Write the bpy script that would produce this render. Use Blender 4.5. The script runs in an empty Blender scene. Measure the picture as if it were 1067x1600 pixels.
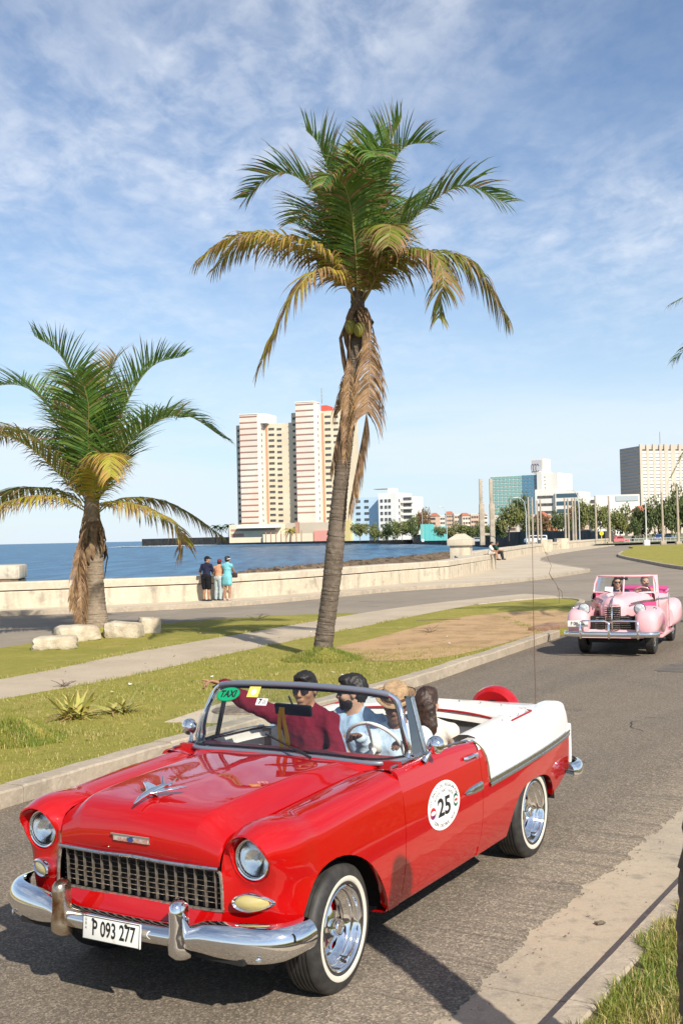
import bpy, bmesh, math, random
import numpy as np
from mathutils import Vector, Matrix, Euler
from mathutils.geometry import tessellate_polygon
scene = bpy.context.scene
COL = scene.collection
rad = math.radians
# ---------------------------------------------------------------- camera
F_PX, CAM_H, ROLL, PITCH = 1790.0, 2.466, rad(1.25), rad(1.245)
cam_d = bpy.data.cameras.new('camera')
cam_d.sensor_fit = 'VERTICAL'; cam_d.sensor_height = 24.0; cam_d.lens = F_PX * 24.0 / 1600.0
cam_d.clip_start = 0.05; cam_d.clip_end = 60000
cam = bpy.data.objects.new('camera', cam_d); COL.objects.link(cam)
cam.matrix_world = Matrix.Translation((0, 0, CAM_H)) @ Matrix.Rotation(rad(90) + PITCH, 4, 'X') @ Matrix.Rotation(-ROLL, 4, 'Z')
scene.camera = cam
# ---------------------------------------------------------------- sky, sun, exposure
SUN_AZ = Vector((0.44, -0.90, 0)).normalized()      # horizontal direction towards the sun
SUN_EL = rad(37)
world = bpy.data.worlds.new('World'); scene.world = world; world.use_nodes = True
wn, wl = world.node_tree.nodes, world.node_tree.links
wn.clear()
def wnode(t, **kw):
    n = wn.new(t)
    for k, v in kw.items(): setattr(n, k, v)
    return n
w_out = wnode('ShaderNodeOutputWorld'); w_bg = wnode('ShaderNodeBackground')
w_sky = wnode('ShaderNodeTexSky', sky_type='NISHITA', sun_disc=False, sun_elevation=SUN_EL,
              sun_rotation=math.atan2(SUN_AZ.x, SUN_AZ.y), altitude=0, air_density=1.0, dust_density=0.25, ozone_density=4.5)
w_bg.inputs['Strength'].default_value = 0.100
wl.new(w_bg.outputs[0], w_out.inputs[0])
# thin altocumulus layer: direction projected on a flat cloud deck
w_tc = wnode('ShaderNodeTexCoord'); w_sep = wnode('ShaderNodeSeparateXYZ')
wl.new(w_tc.outputs['Generated'], w_sep.inputs[0])
w_z = wnode('ShaderNodeMath', operation='MAXIMUM'); wl.new(w_sep.outputs['Z'], w_z.inputs[0]); w_z.inputs[1].default_value = 0.0
w_za = wnode('ShaderNodeMath', operation='ADD'); wl.new(w_z.outputs[0], w_za.inputs[0]); w_za.inputs[1].default_value = 0.10
w_dx = wnode('ShaderNodeMath', operation='DIVIDE'); wl.new(w_sep.outputs['X'], w_dx.inputs[0]); wl.new(w_za.outputs[0], w_dx.inputs[1])
w_dy = wnode('ShaderNodeMath', operation='DIVIDE'); wl.new(w_sep.outputs['Y'], w_dy.inputs[0]); wl.new(w_za.outputs[0], w_dy.inputs[1])
w_cm = wnode('ShaderNodeCombineXYZ'); wl.new(w_dx.outputs[0], w_cm.inputs[0]); wl.new(w_dy.outputs[0], w_cm.inputs[1])
def wnoise(scale, detail, rough, dist=0.0, off=(0, 0, 0), sc=(1, 1, 1)):
    m = wnode('ShaderNodeMapping'); m.inputs['Location'].default_value = off; m.inputs['Scale'].default_value = sc
    m.inputs['Rotation'].default_value = (0, 0, rad(24))
    wl.new(w_cm.outputs[0], m.inputs[0])
    n = wnode('ShaderNodeTexNoise'); n.inputs['Scale'].default_value = scale; n.inputs['Detail'].default_value = detail
    n.inputs['Roughness'].default_value = rough; n.inputs['Distortion'].default_value = dist
    wl.new(m.outputs[0], n.inputs['Vector']); return n
def wramp(src, a, b, va=0.0, vb=1.0):
    r = wnode('ShaderNodeMapRange', interpolation_type='SMOOTHSTEP')
    wl.new(src, r.inputs[0]); r.inputs[1].default_value = a; r.inputs[2].default_value = b
    r.inputs[3].default_value = va; r.inputs[4].default_value = vb; return r.outputs[0]
def wmath(op, a, b):
    m = wnode('ShaderNodeMath', operation=op, use_clamp=False)
    for i, s in enumerate((a, b)):
        if isinstance(s, (int, float)): m.inputs[i].default_value = s
        else: wl.new(s, m.inputs[i])
    return m.outputs[0]
big = wramp(wnoise(0.95, 4, 0.55, 0.5, (3.1, 0.4, 0), (1.0, 0.7, 1)).outputs[0], 0.36, 0.66)
fine = wramp(wnoise(15.0, 5, 0.58, 0.3, (0.3, 2.0, 0), (1.0, 0.62, 1)).outputs[0], 0.34, 0.70)
mid = wramp(wnoise(4.2, 5, 0.6, 0.7, (5.3, 1.1, 0), (1.0, 0.60, 1)).outputs[0], 0.34, 0.70)
tex = wmath('ADD', wmath('ADD', wmath('MULTIPLY', fine, 0.26), wmath('MULTIPLY', mid, 0.36)), 0.12)
high = wramp(w_sep.outputs['Z'], 0.10, 0.30, 0.40, 1.0)       # the broken sheet is high up; clearer air below it
cl = wmath('MULTIPLY', wmath('MULTIPLY', tex, wmath('ADD', wmath('MULTIPLY', big, 0.85), 0.25)), high)
bank_t = wnoise(1.3, 5, 0.55, 0.5, (2.0, 9.0, 0), (0.55, 0.35, 1)).outputs[0]
bank_z = wmath('MULTIPLY', wramp(w_sep.outputs['Z'], 0.155, 0.075), wramp(bank_t, 0.36, 0.60))
haze_z = wramp(w_sep.outputs['Z'], 0.40, 0.0, 0.02, 0.10)
cl = wmath('ADD', wmath('ADD', cl, wmath('MULTIPLY', bank_z, 0.75)), haze_z)
cl = wmath('MINIMUM', wmath('MULTIPLY', cl, 0.82), 0.80)
w_mix = wnode('ShaderNodeMixRGB'); wl.new(cl, w_mix.inputs[0]); wl.new(w_sky.outputs[0], w_mix.inputs[1])
w_mix.inputs[2].default_value = (7.7, 7.95, 8.3, 1)
w_mix2 = wnode('ShaderNodeMixRGB'); wl.new(wramp(w_sep.outputs['Z'], 0.30, 0.0, 0.0, 0.62), w_mix2.inputs[0]); wl.new(w_mix.outputs[0], w_mix2.inputs[1])
w_mix2.inputs[2].default_value = (5.0, 6.2, 7.4, 1)      # bluish sea haze low down
wl.new(w_mix2.outputs[0], w_bg.inputs[0])

sun_d = bpy.data.lights.new('sun', 'SUN'); sun_d.energy = 4.9; sun_d.angle = rad(0.6); sun_d.color = (1.0, 0.93, 0.82)
sun = bpy.data.objects.new('sun', sun_d); COL.objects.link(sun)
sdir = Vector((SUN_AZ.x * math.cos(SUN_EL), SUN_AZ.y * math.cos(SUN_EL), math.sin(SUN_EL)))
sun.rotation_euler = sdir.to_track_quat('Z', 'Y').to_euler()
sun.location = (20, -10, 30)
vs = scene.view_settings
vs.view_transform = 'Standard'; vs.look = 'None'; vs.gamma = 1.0; vs.exposure = 0.42; vs.use_curve_mapping = False

# ---------------------------------------------------------------- helpers
rng = random.Random(7)
def tag(o, label=None, cat=None, group=None, kind=None):
    if label: o['label'] = label
    if cat: o['category'] = cat
    if group: o['group'] = group
    if kind: o['kind'] = kind
    return o
def link(o, parent=None):
    COL.objects.link(o)
    if parent is not None: o.parent = parent
    return o
def empty(name, loc=(0, 0, 0), rotz=0.0, parent=None):
    o = bpy.data.objects.new(name, None); o.empty_display_size = 0.2
    o.location = loc; o.rotation_euler = (0, 0, rotz)
    return link(o, parent)
def make_mesh(name, V, Fc, mats, mi=None, smooth=None):
    me = bpy.data.meshes.new(name)
    me.from_pydata([tuple(map(float, v)) for v in V], [], [tuple(int(i) for i in f) for f in Fc])
    if not isinstance(mats, (list, tuple)): mats = [mats]
    for m in mats: me.materials.append(m)
    if mi is not None: me.polygons.foreach_set('material_index', np.asarray(mi, dtype=np.int32))
    if smooth is not None:
        me.polygons.foreach_set('use_smooth', np.ones(len(me.polygons), dtype=bool))
        if smooth < 179: me.set_sharp_from_angle(angle=rad(smooth))
    me.update(); return me
def mobj(name, me, parent=None, loc=None, rot=None):
    o = bpy.data.objects.new(name, me)
    if loc is not None: o.location = loc
    if rot is not None: o.rotation_euler = rot
    return link(o, parent)
def np_mesh(name, V, quads, mats, smooth=None, mi=None):
    """fast path: V (n,3) array, quads (m,k) int array"""
    V = np.asarray(V, dtype=np.float32); Q = np.asarray(quads, dtype=np.int32)
    me = bpy.data.meshes.new(name); n, k = Q.shape
    me.vertices.add(len(V)); me.vertices.foreach_set('co', V.ravel())
    me.loops.add(n * k); me.loops.foreach_set('vertex_index', Q.ravel())
    me.polygons.add(n); me.polygons.foreach_set('loop_start', np.arange(0, n * k, k, dtype=np.int32))
    if not isinstance(mats, (list, tuple)): mats = [mats]
    for m in mats: me.materials.append(m)
    if mi is not None: me.polygons.foreach_set('material_index', np.asarray(mi, dtype=np.int32))
    me.update(calc_edges=True); me.validate()
    if smooth is not None:
        me.polygons.foreach_set('use_smooth', np.ones(n, dtype=bool))
        if smooth < 179: me.set_sharp_from_angle(angle=rad(smooth))
    return me
class MB:
    def __init__(s): s.v = []; s.f = []; s.m = []
    def add(s, V, Fc, mi=0, M=None):
        b = len(s.v)
        for p in V:
            p = Vector(p)
            s.v.append(M @ p if M is not None else p)
        for f in Fc: s.f.append([i + b for i in f]); s.m.append(mi)
        return s
    def box(s, c, d, mi=0, M=None, bev=0.0):
        x, y, z = c; a, b, h = d[0] / 2, d[1] / 2, d[2] / 2
        if bev <= 0:
            V = [(x + i * a, y + j * b, z + k * h) for k in (-1, 1) for j in (-1, 1) for i in (-1, 1)]
            Fc = [(0, 2, 3, 1), (4, 5, 7, 6), (0, 1, 5, 4), (2, 6, 7, 3), (0, 4, 6, 2), (1, 3, 7, 5)]
            return s.add(V, Fc, mi, M)
        bm = bmesh.new(); bmesh.ops.create_cube(bm, size=1.0)
        for v in bm.verts: v.co = Vector((x + v.co.x * d[0], y + v.co.y * d[1], z + v.co.z * d[2]))
        bmesh.ops.bevel(bm, geom=bm.edges[:], offset=bev, segments=2, affect='EDGES', profile=0.6)
        bm.verts.index_update()
        s.add([v.co.copy() for v in bm.verts], [[v.index for v in f.verts] for f in bm.faces], mi, M); bm.free(); return s
    def tube(s, path, r, n=8, mi=0, caps=True, M=None, flat=1.0):
        P = [Vector(p) for p in path]; m = len(P)
        R = r if isinstance(r, (list, tuple)) else [r] * m
        V = []; T0 = (P[1] - P[0]).normalized()
        up = Vector((0, 0, 1)) if abs(T0.z) < 0.9 else Vector((1, 0, 0))
        N = (up - T0 * up.dot(T0)).normalized()
        for i in range(m):
            T = (P[min(i + 1, m - 1)] - P[max(i - 1, 0)]).normalized()
            N = (N - T * N.dot(T)).normalized(); B = T.cross(N)
            for k in range(n):
                a = 2 * math.pi * k / n
                V.append(P[i] + (N * math.cos(a) * flat + B * math.sin(a)) * R[i])
        Fc = [[i * n + k, i * n + (k + 1) % n, (i + 1) * n + (k + 1) % n, (i + 1) * n + k] for i in range(m - 1) for k in range(n)]
        if caps: Fc += [list(range(n))[::-1], [(m - 1) * n + k for k in range(n)]]
        return s.add(V, Fc, mi, M)
    def cyl(s, a, b, r, n=12, mi=0, M=None, r2=None):
        return s.tube([a, b], [r, r if r2 is None else r2], n, mi, True, M)
    def lathe(s, prof, n=32, mi=0, M=None, closed=False):
        """prof (r, h) about local Z"""
        m = len(prof); V = []
        for r, h in prof:
            for k in range(n):
                a = 2 * math.pi * k / n; V.append((r * math.cos(a), r * math.sin(a), h))
        Fc = []
        for i in range(m if closed else m - 1):
            j = (i + 1) % m
            for k in range(n): Fc.append([i * n + k, i * n + (k + 1) % n, j * n + (k + 1) % n, j * n + k])
        return s.add(V, Fc, mi, M)
    def grid(s, rows, mi=0, M=None, flip=False, closed=False):
        n = len(rows[0]); V = [p for r in rows for p in r]; Fc = []
        for i in range(len(rows) - 1):
            for j in range(n if closed else n - 1):
                q = [i * n + j, i * n + (j + 1) % n, (i + 1) * n + (j + 1) % n, (i + 1) * n + j]
                Fc.append(q[::-1] if flip else q)
        return s.add(V, Fc, mi, M)
    def prism(s, poly, z0, z1, mi=0, M=None):
        n = len(poly); V = [(x, y, z0) for x, y in poly] + [(x, y, z1) for x, y in poly]
        Fc = [list(range(n))[::-1], list(range(n, 2 * n))] + [[i, (i + 1) % n, n + (i + 1) % n, n + i] for i in range(n)]
        return s.add(V, Fc, mi, M)
    def sphere(s, c, r, nu=12, nv=8, mi=0, M=None):
        rx, ry, rz = (r, r, r) if isinstance(r, (int, float)) else r
        rows = []
        for i in range(nv + 1):
            t = math.pi * i / nv
            rows.append([(c[0] + rx * math.sin(t) * math.cos(2 * math.pi * k / nu), c[1] + ry * math.sin(t) * math.sin(2 * math.pi * k / nu), c[2] + rz * math.cos(t)) for k in range(nu)])
        return s.grid(rows, mi, M, flip=True, closed=True)
    def mirror_y(s):
        n = len(s.v); base = [Vector((p.x, -p.y, p.z)) for p in s.v]
        fs = [[i + n for i in f[::-1]] for f in s.f]; s.v += base; s.m += list(s.m); s.f += fs; return s
    def mesh(s, name, mats, smooth=30, merge=0.0):
        me = make_mesh(name, s.v, s.f, mats, s.m, None)
        bm = bmesh.new(); bm.from_mesh(me)
        if merge > 0: bmesh.ops.remove_doubles(bm, verts=bm.verts[:], dist=merge)
        bmesh.ops.recalc_face_normals(bm, faces=bm.faces[:])
        bm.to_mesh(me); bm.free()
        if smooth is not None:
            me.polygons.foreach_set('use_smooth', np.ones(len(me.polygons), dtype=bool))
            if smooth < 179: me.set_sharp_from_angle(angle=rad(smooth))
        me.update(); return me
    def obj(s, name, mats, parent=None, smooth=30, loc=None, rot=None, merge=0.0):
        return mobj(name, s.mesh(name, mats, smooth, merge), parent, loc, rot)
def crom(P, n, closed=False):
    """Catmull-Rom through the points, n samples per span"""
    P = [Vector(p) for p in P]; m = len(P); out = []
    spans = m if closed else m - 1
    for i in range(spans):
        p1, p2 = P[i], P[(i + 1) % m]
        p0 = P[(i - 1) % m] if (closed or i > 0) else p1 * 2 - p2
        p3 = P[(i + 2) % m] if (closed or i < m - 2) else p2 * 2 - p1
        for k in range(n):
            t = k / n
            out.append(0.5 * ((2 * p1) + (p2 - p0) * t + (2 * p0 - 5 * p1 + 4 * p2 - p3) * t * t + (3 * p1 - p0 - 3 * p2 + p3) * t ** 3))
    if not closed: out.append(P[-1])
    return out
def surf(ctrl, nu, nv):
    """bicubic surface through a grid of control points: ctrl[row][col]"""
    rows = [crom(r, nv) for r in ctrl]
    cols = [crom([rows[i][j] for i in range(len(rows))], nu) for j in range(len(rows[0]))]
    return [[cols[j][i] for j in range(len(cols))] for i in range(len(cols[0]))]
def interp(xs, ys, x): return float(np.interp(x, xs, ys))
def pchip(xs, ys):
    xs = np.array(xs, float); ys = np.array(ys, float); h = np.diff(xs); d = np.diff(ys) / h; m = np.zeros(len(xs))
    for i in range(1, len(xs) - 1):
        if d[i - 1] * d[i] > 0:
            w1 = 2 * h[i] + h[i - 1]; w2 = h[i] + 2 * h[i - 1]; m[i] = (w1 + w2) / (w1 / d[i - 1] + w2 / d[i])
    m[0] = d[0]; m[-1] = d[-1]
    def f(x):
        x = min(max(x, xs[0]), xs[-1]); i = min(int(np.searchsorted(xs, x, 'right')) - 1, len(xs) - 2); i = max(i, 0)
        t = (x - xs[i]) / h[i]
        return (2 * t ** 3 - 3 * t * t + 1) * ys[i] + (t ** 3 - 2 * t * t + t) * h[i] * m[i] + (-2 * t ** 3 + 3 * t * t) * ys[i + 1] + (t ** 3 - t * t) * h[i] * m[i + 1]
    return f
def text_mesh(body, size=1.0, extrude=0.0, align='CENTER', bold=0.0, sx=1.0):
    cu = bpy.data.curves.new('txt', 'FONT'); cu.body = body; cu.size = size; cu.align_x = align; cu.align_y = 'CENTER'
    cu.extrude = extrude; cu.offset = bold; cu.resolution_u = 4
    o = bpy.data.objects.new('txt', cu); COL.objects.link(o)
    bpy.context.view_layer.update()
    me = bpy.data.meshes.new_from_object(o.evaluated_get(bpy.context.evaluated_depsgraph_get()))
    V = [Vector((v.co.x * sx, v.co.y, v.co.z)) for v in me.vertices]; Fc = [list(p.vertices) for p in me.polygons]
    bpy.data.objects.remove(o); bpy.data.curves.remove(cu); bpy.data.meshes.remove(me)
    return V, Fc
def copy_thing(root, parent=None):
    c = root.copy(); COL.objects.link(c); c.parent = parent
    for ch in list(root.children):
        copy_thing(ch, c)
    return c
# ---------------------------------------------------------------- materials
MATS = {}
def mat(name, color=(0.5, 0.5, 0.5), rough=0.6,  metal=0.0, spec=0.5, coat=0.0, coat_rough=0.03, var=None, bump=None, col2=None, emis=None, trans=0.0, layers=None, coords='Object', sss=0.0):
    """var=(scale, detail, lo, hi) mixes color -> col2 by noise; bump=(scale, strength, distance);
    layers = list of (kind, scale, lo, hi, colour, amount)"""
    if name in MATS: return MATS[name]
    m = bpy.data.materials.new(name); m.use_nodes = True; N, L = m.node_tree.nodes, m.node_tree.links
    b = N['Principled BSDF']
    b.inputs['Base Color'].default_value = (*color, 1); b.inputs['Roughness'].default_value = rough
    b.inputs['Metallic'].default_value = metal; b.inputs['Specular IOR Level'].default_value = spec
    b.inputs['Coat Weight'].default_value = coat; b.inputs['Coat Roughness'].default_value = coat_rough
    if sss: b.inputs['Subsurface Weight'].default_value = sss; b.inputs['Subsurface Radius'].default_value = (0.02, 0.008, 0.004)
    tc = N.new('ShaderNodeTexCoord')
    cur = None
    def tex(kind, scale, detail=5.0):
        if kind == 'voronoi':
            t = N.new('ShaderNodeTexVoronoi'); t.inputs['Scale'].default_value = scale; out = t.outputs['Color']
            bw = N.new('ShaderNodeRGBToBW'); L.new(out, bw.inputs[0]); out = bw.outputs[0]
        elif kind == 'cells':
            t = N.new('ShaderNodeTexVoronoi'); t.inputs['Scale'].default_value = scale; out = t.outputs['Distance']
        elif kind == 'lane':
            t = N.new('ShaderNodeTexNoise'); t.inputs['Scale'].default_value = scale; t.inputs['Detail'].default_value = 4; out = t.outputs[0]
            mp = N.new('ShaderNodeMapping'); mp.inputs['Rotation'].default_value = (0, 0, rad(-59.5)); mp2 = N.new('ShaderNodeMapping'); mp2.inputs['Scale'].default_value = (0.03, 1, 1)
            L.new(tc.outputs[coords], mp.inputs[0]); L.new(mp.outputs[0], mp2.inputs[0]); L.new(mp2.outputs[0], t.inputs['Vector']); return out
        elif kind.startswith('stretch'):
            t = N.new('ShaderNodeTexNoise'); t.inputs['Scale'].default_value = scale; t.inputs['Detail'].default_value = detail; out = t.outputs[0]
            mp = N.new('ShaderNodeMapping'); ax = kind[7:]
            mp.inputs['Scale'].default_value = {'x': (0.06, 1, 1), 'y': (1, 0.06, 1), 'z': (1, 1, 0.1)}[ax]
            L.new(tc.outputs[coords], mp.inputs[0]); L.new(mp.outputs[0], t.inputs['Vector']); return out
        else:
            t = N.new('ShaderNodeTexNoise'); t.inputs['Scale'].default_value = scale; t.inputs['Detail'].default_value = detail
            t.inputs['Roughness'].default_value = 0.6; out = t.outputs[0]
        L.new(tc.outputs[coords], t.inputs['Vector']); return out
    ls = list(layers or [])
    if var: ls.insert(0, ('noise', var[0], var[2], var[3], col2 or tuple(c * 0.6 for c in color), 1.0))
    for kind, scale, lo, hi, c, amt in ls:
        r = N.new('ShaderNodeMapRange'); r.inputs[1].default_value = lo; r.inputs[2].default_value = hi; r.inputs[4].default_value = amt
        L.new(tex(kind, scale), r.inputs[0])
        mx = N.new('ShaderNodeMixRGB'); L.new(r.outputs[0], mx.inputs[0])
        if cur is None: mx.inputs[1].default_value = (*color, 1)
        else: L.new(cur, mx.inputs[1])
        mx.inputs[2].default_value = (*c, 1); cur = mx.outputs[0]
    if cur is not None: L.new(cur, b.inputs['Base Color'])
    if bump:
        bs = bump if isinstance(bump, list) else [bump]; prev = None
        for sc, st, dist in bs:
            bp = N.new('ShaderNodeBump'); bp.inputs['Strength'].default_value = st; bp.inputs['Distance'].default_value = dist
            L.new(tex('noise', sc), bp.inputs['Height'])
            if prev is not None: L.new(prev, bp.inputs['Normal'])
            prev = bp.outputs[0]
        L.new(prev, b.inputs['Normal'])
    if emis: b.inputs['Emission Color'].default_value = (*emis[0], 1); b.inputs['Emission Strength'].default_value = emis[1]
    MATS[name] = m; return m
def glass_mat(name, tint=(0.92, 0.96, 0.95), refl=1.0, rough=0.0):
    if name in MATS: return MATS[name]
    m = bpy.data.materials.new(name); m.use_nodes = True; N, L = m.node_tree.nodes, m.node_tree.links
    N.clear(); out = N.new('ShaderNodeOutputMaterial')
    tr = N.new('ShaderNodeBsdfTransparent'); tr.inputs[0].default_value = (*tint, 1)
    gl = N.new('ShaderNodeBsdfGlossy'); gl.inputs['Roughness'].default_value = rough; gl.inputs['Color'].default_value = (refl, refl, refl, 1)
    fr = N.new('ShaderNodeFresnel'); fr.inputs[0].default_value = 1.5
    mx = N.new('ShaderNodeMixShader'); L.new(fr.outputs[0], mx.inputs[0]); L.new(tr.outputs[0], mx.inputs[1]); L.new(gl.outputs[0], mx.inputs[2])
    L.new(mx.outputs[0], out.inputs[0]); MATS[name] = m; return m
# ================================================================ SETTING
M_asphalt = mat('asphalt', (0.190, 0.153, 0.112), 0.85, spec=0.15,
    layers=[('noise', 0.22, 0.40, 0.66, (0.150, 0.125, 0.099), 0.8), ('noise', 1.7, 0.48, 0.70, (0.235, 0.193, 0.148), 0.5), ('noise', 0.7, 0.60, 0.72, (0.085, 0.072, 0.06), 0.55), ('lane', 0.9, 0.48, 0.66, (0.100, 0.084, 0.068), 0.6), ('lane', 2.6, 0.60, 0.72, (0.20, 0.165, 0.127), 0.45), ('noise', 0.35, 0.64, 0.67, (0.075, 0.064, 0.054), 0.55),
            ('voronoi', 80.0, 0.45, 0.95, (0.40, 0.33, 0.25), 0.85), ('voronoi', 150.0, 0.52, 0.10, (0.050, 0.043, 0.037), 0.75), ('noise', 38.0, 0.50, 0.72, (0.065, 0.056, 0.048), 0.5)],
    bump=[(110.0, 0.55, 0.006), (18.0, 0.35, 0.008)])
M_asphalt2 = mat('asphalt_worn', (0.29, 0.245, 0.19), 0.9, spec=0.1,
    layers=[('noise', 0.15, 0.38, 0.64, (0.23, 0.195, 0.153), 0.9), ('noise', 0.9, 0.5, 0.72, (0.34, 0.29, 0.225), 0.6), ('noise', 0.5, 0.60, 0.70, (0.14, 0.12, 0.10), 0.6), ('noise', 40.0, 0.45, 0.75, (0.13, 0.112, 0.092), 0.4)],
    bump=(60.0, 0.4, 0.006))
M_conc = mat('concrete_gutter', (0.41, 0.335, 0.235), 0.85, spec=0.3,
    layers=[('noise', 0.9, 0.42, 0.66, (0.30, 0.255, 0.195), 0.8), ('noise', 9.0, 0.52, 0.74, (0.22, 0.185, 0.14), 0.6), ('noise', 60.0, 0.46, 0.72, (0.47, 0.42, 0.33), 0.6), ('voronoi', 130.0, 0.7, 1.0, (0.55, 0.50, 0.42), 0.4), ('noise', 3.2, 0.60, 0.68, (0.17, 0.15, 0.12), 0.5)],
    bump=[(70.0, 0.4, 0.005), (6.0, 0.3, 0.01)])
M_kerb = mat('concrete_kerb', (0.40, 0.33, 0.245), 0.88, spec=0.3,
    layers=[('noise', 1.2, 0.42, 0.64, (0.30, 0.25, 0.19), 0.85), ('noise', 7.0, 0.50, 0.70, (0.50, 0.43, 0.33), 0.7), ('noise', 26.0, 0.55, 0.75, (0.20, 0.165, 0.12), 0.6)],
    bump=[(30.0, 0.5, 0.012), (5.0, 0.5, 0.03)])
M_pave = mat('pavement_concrete', (0.52, 0.435, 0.32), 0.9, spec=0.25,
    layers=[('noise', 0.35, 0.42, 0.62, (0.43, 0.355, 0.26), 0.8), ('noise', 2.5, 0.5, 0.72, (0.53, 0.475, 0.385), 0.7), ('noise', 14.0, 0.56, 0.76, (0.30, 0.25, 0.19), 0.5)], bump=(20.0, 0.3, 0.01))
M_path = mat('path_concrete', (0.46, 0.375, 0.27), 0.9, spec=0.25,
    layers=[('noise', 0.5, 0.42, 0.62, (0.38, 0.305, 0.22), 0.8), ('noise', 4.0, 0.5, 0.72, (0.52, 0.43, 0.32), 0.6), ('noise', 24.0, 0.56, 0.76, (0.21, 0.175, 0.13), 0.5)], bump=(25.0, 0.3, 0.008))
M_wall = mat('seawall_render', (0.55, 0.475, 0.36), 0.9, spec=0.2,
    layers=[('noise', 0.5, 0.45, 0.66, (0.45, 0.375, 0.275), 0.7), ('stretchz', 2.6, 0.50, 0.70, (0.27, 0.235, 0.185), 0.75), ('noise', 5.0, 0.5, 0.7, (0.64, 0.57, 0.45), 0.6), ('noise', 1.3, 0.58, 0.68, (0.24, 0.215, 0.18), 0.65), ('noise', 11.0, 0.60, 0.72, (0.30, 0.25, 0.18), 0.5)], bump=[(12.0, 0.5, 0.02), (3.0, .4, .05)])
M_cope = mat('seawall_coping', (0.52, 0.45, 0.345), 0.9, spec=0.2,
    layers=[('noise', 0.8, 0.45, 0.64, (0.40, 0.34, 0.26), 0.7), ('noise', 5.0, 0.5, 0.7, (0.62, 0.55, 0.44), 0.6), ('noise', 2.1, 0.58, 0.70, (0.27, 0.24, 0.20), 0.6)], bump=(14.0, 0.5, 0.02))
M_turf = mat('turf', (0.315, 0.275, 0.060), 0.95, spec=0.1,
    layers=[('noise', 0.45, 0.40, 0.60, (0.235, 0.235, 0.042), 0.9), ('noise', 1.6, 0.50, 0.70, (0.40, 0.31, 0.10), 0.75), ('noise', 7.0, 0.45, 0.72, (0.18, 0.18, 0.035), 0.6), ('noise', 45.0, 0.45, 0.7, (0.40, 0.34, 0.10), 0.55), ('noise', 3.3, 0.64, 0.72, (0.45, 0.32, 0.17), 0.7)],
    bump=[(60.0, 0.8, 0.03), (9.0, 0.5, 0.05)])
M_soil = mat('bare_soil', (0.47, 0.305, 0.165), 0.95, spec=0.1,
    layers=[('noise', 1.1, 0.45, 0.62, (0.28, 0.19, 0.09), 0.7), ('noise', 6.0, 0.5, 0.7, (0.47, 0.33, 0.19), 0.7), ('noise', 2.0, 0.60, 0.68, (0.16, 0.135, 0.04), 0.7), ('noise', 30.0, 0.55, 0.75, (0.22, 0.15, 0.08), 0.5)], bump=[(25.0, 0.6, 0.03), (4.0, 0.5, 0.06)])
M_rock = mat('shore_rock', (0.20, 0.135, 0.075), 0.95, var=(1.2, 5, 0.4, 0.66), col2=(0.09, 0.065, 0.04), bump=(3.0, 0.8, 0.2))
M_land = mat('far_land', (0.22, 0.20, 0.13), 0.95, var=(0.05, 4, 0.4, 0.6), col2=(0.13, 0.14, 0.06))

def sheet(name, poly, z, m, kind='structure', depth=0.0, merge_label=None):
    """flat polygon, optional skirt going down by depth"""
    n = len(poly); V = [(x, y, z) for x, y in poly]
    T = tessellate_polygon([[Vector((x, y, 0)) for x, y in poly]]); Fc = []
    for t in T:
        p, q, r = (V[i] for i in t)
        cr = (q[0] - p[0]) * (r[1] - p[1]) - (q[1] - p[1]) * (r[0] - p[0])
        if abs(cr) > 1e-9: Fc.append(tuple(t) if cr > 0 else tuple(t)[::-1])
    if depth:
        V += [(x, y, z - depth) for x, y in poly]; Fc += [(i, (i + 1) % n, n + (i + 1) % n, n + i) for i in range(n)]
    me = make_mesh(name, V, Fc, m)
    o = mobj(name, me); tag(o, kind=kind); return o
def smooth_line(P, n=6): return [(p.x, p.y) for p in crom([(x, y, 0) for x, y in P], n)]

# --- asphalt ground: everything the cars drive on, out to the far promenade
SEAWALL = [(-60, 22), (-40, 30.5), (-25, 36.2), (-12.25, 41.0), (-8.65, 42.3), (-4.8, 44.2), (-1.9, 47.6), (0.7, 52.1), (5.45, 60.2), (9.6, 74.4)]
WALL2 = [(8.9, 79.5), (11.2, 90.5), (19.5, 122), (29.5, 157)]
SHORE = [(29.5, 157), (40, 185), (47, 205), (52, 240), (51, 330), (47, 500), (36, 600), (-1, 800), (-105, 1000), (-192, 1100)]
sheet('asphalt_ground', [(-60, -30), (90, -30), (400, 200), (900, 700), (60, 700), (54, 240)] + [(47.5, 203), (29.8, 157)] + WALL2[::-1][1:] + SEAWALL[::-1], 0.0, M_asphalt)

sheet('far_road', [(-60, 2), (-16, 2), (-8, 16), (0, 33), (7.5, 39.5), (9, 41), (20, 44.5), (60, 58), (90, 170), (300, 400), (62, 400), (54.5, 240), (47.8, 203), (30, 157)] + [(x + .2, y) for x, y in WALL2[::-1][1:]] + [(x, y - .1) for x, y in SEAWALL[::-1]], .005, M_asphalt2)
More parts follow.
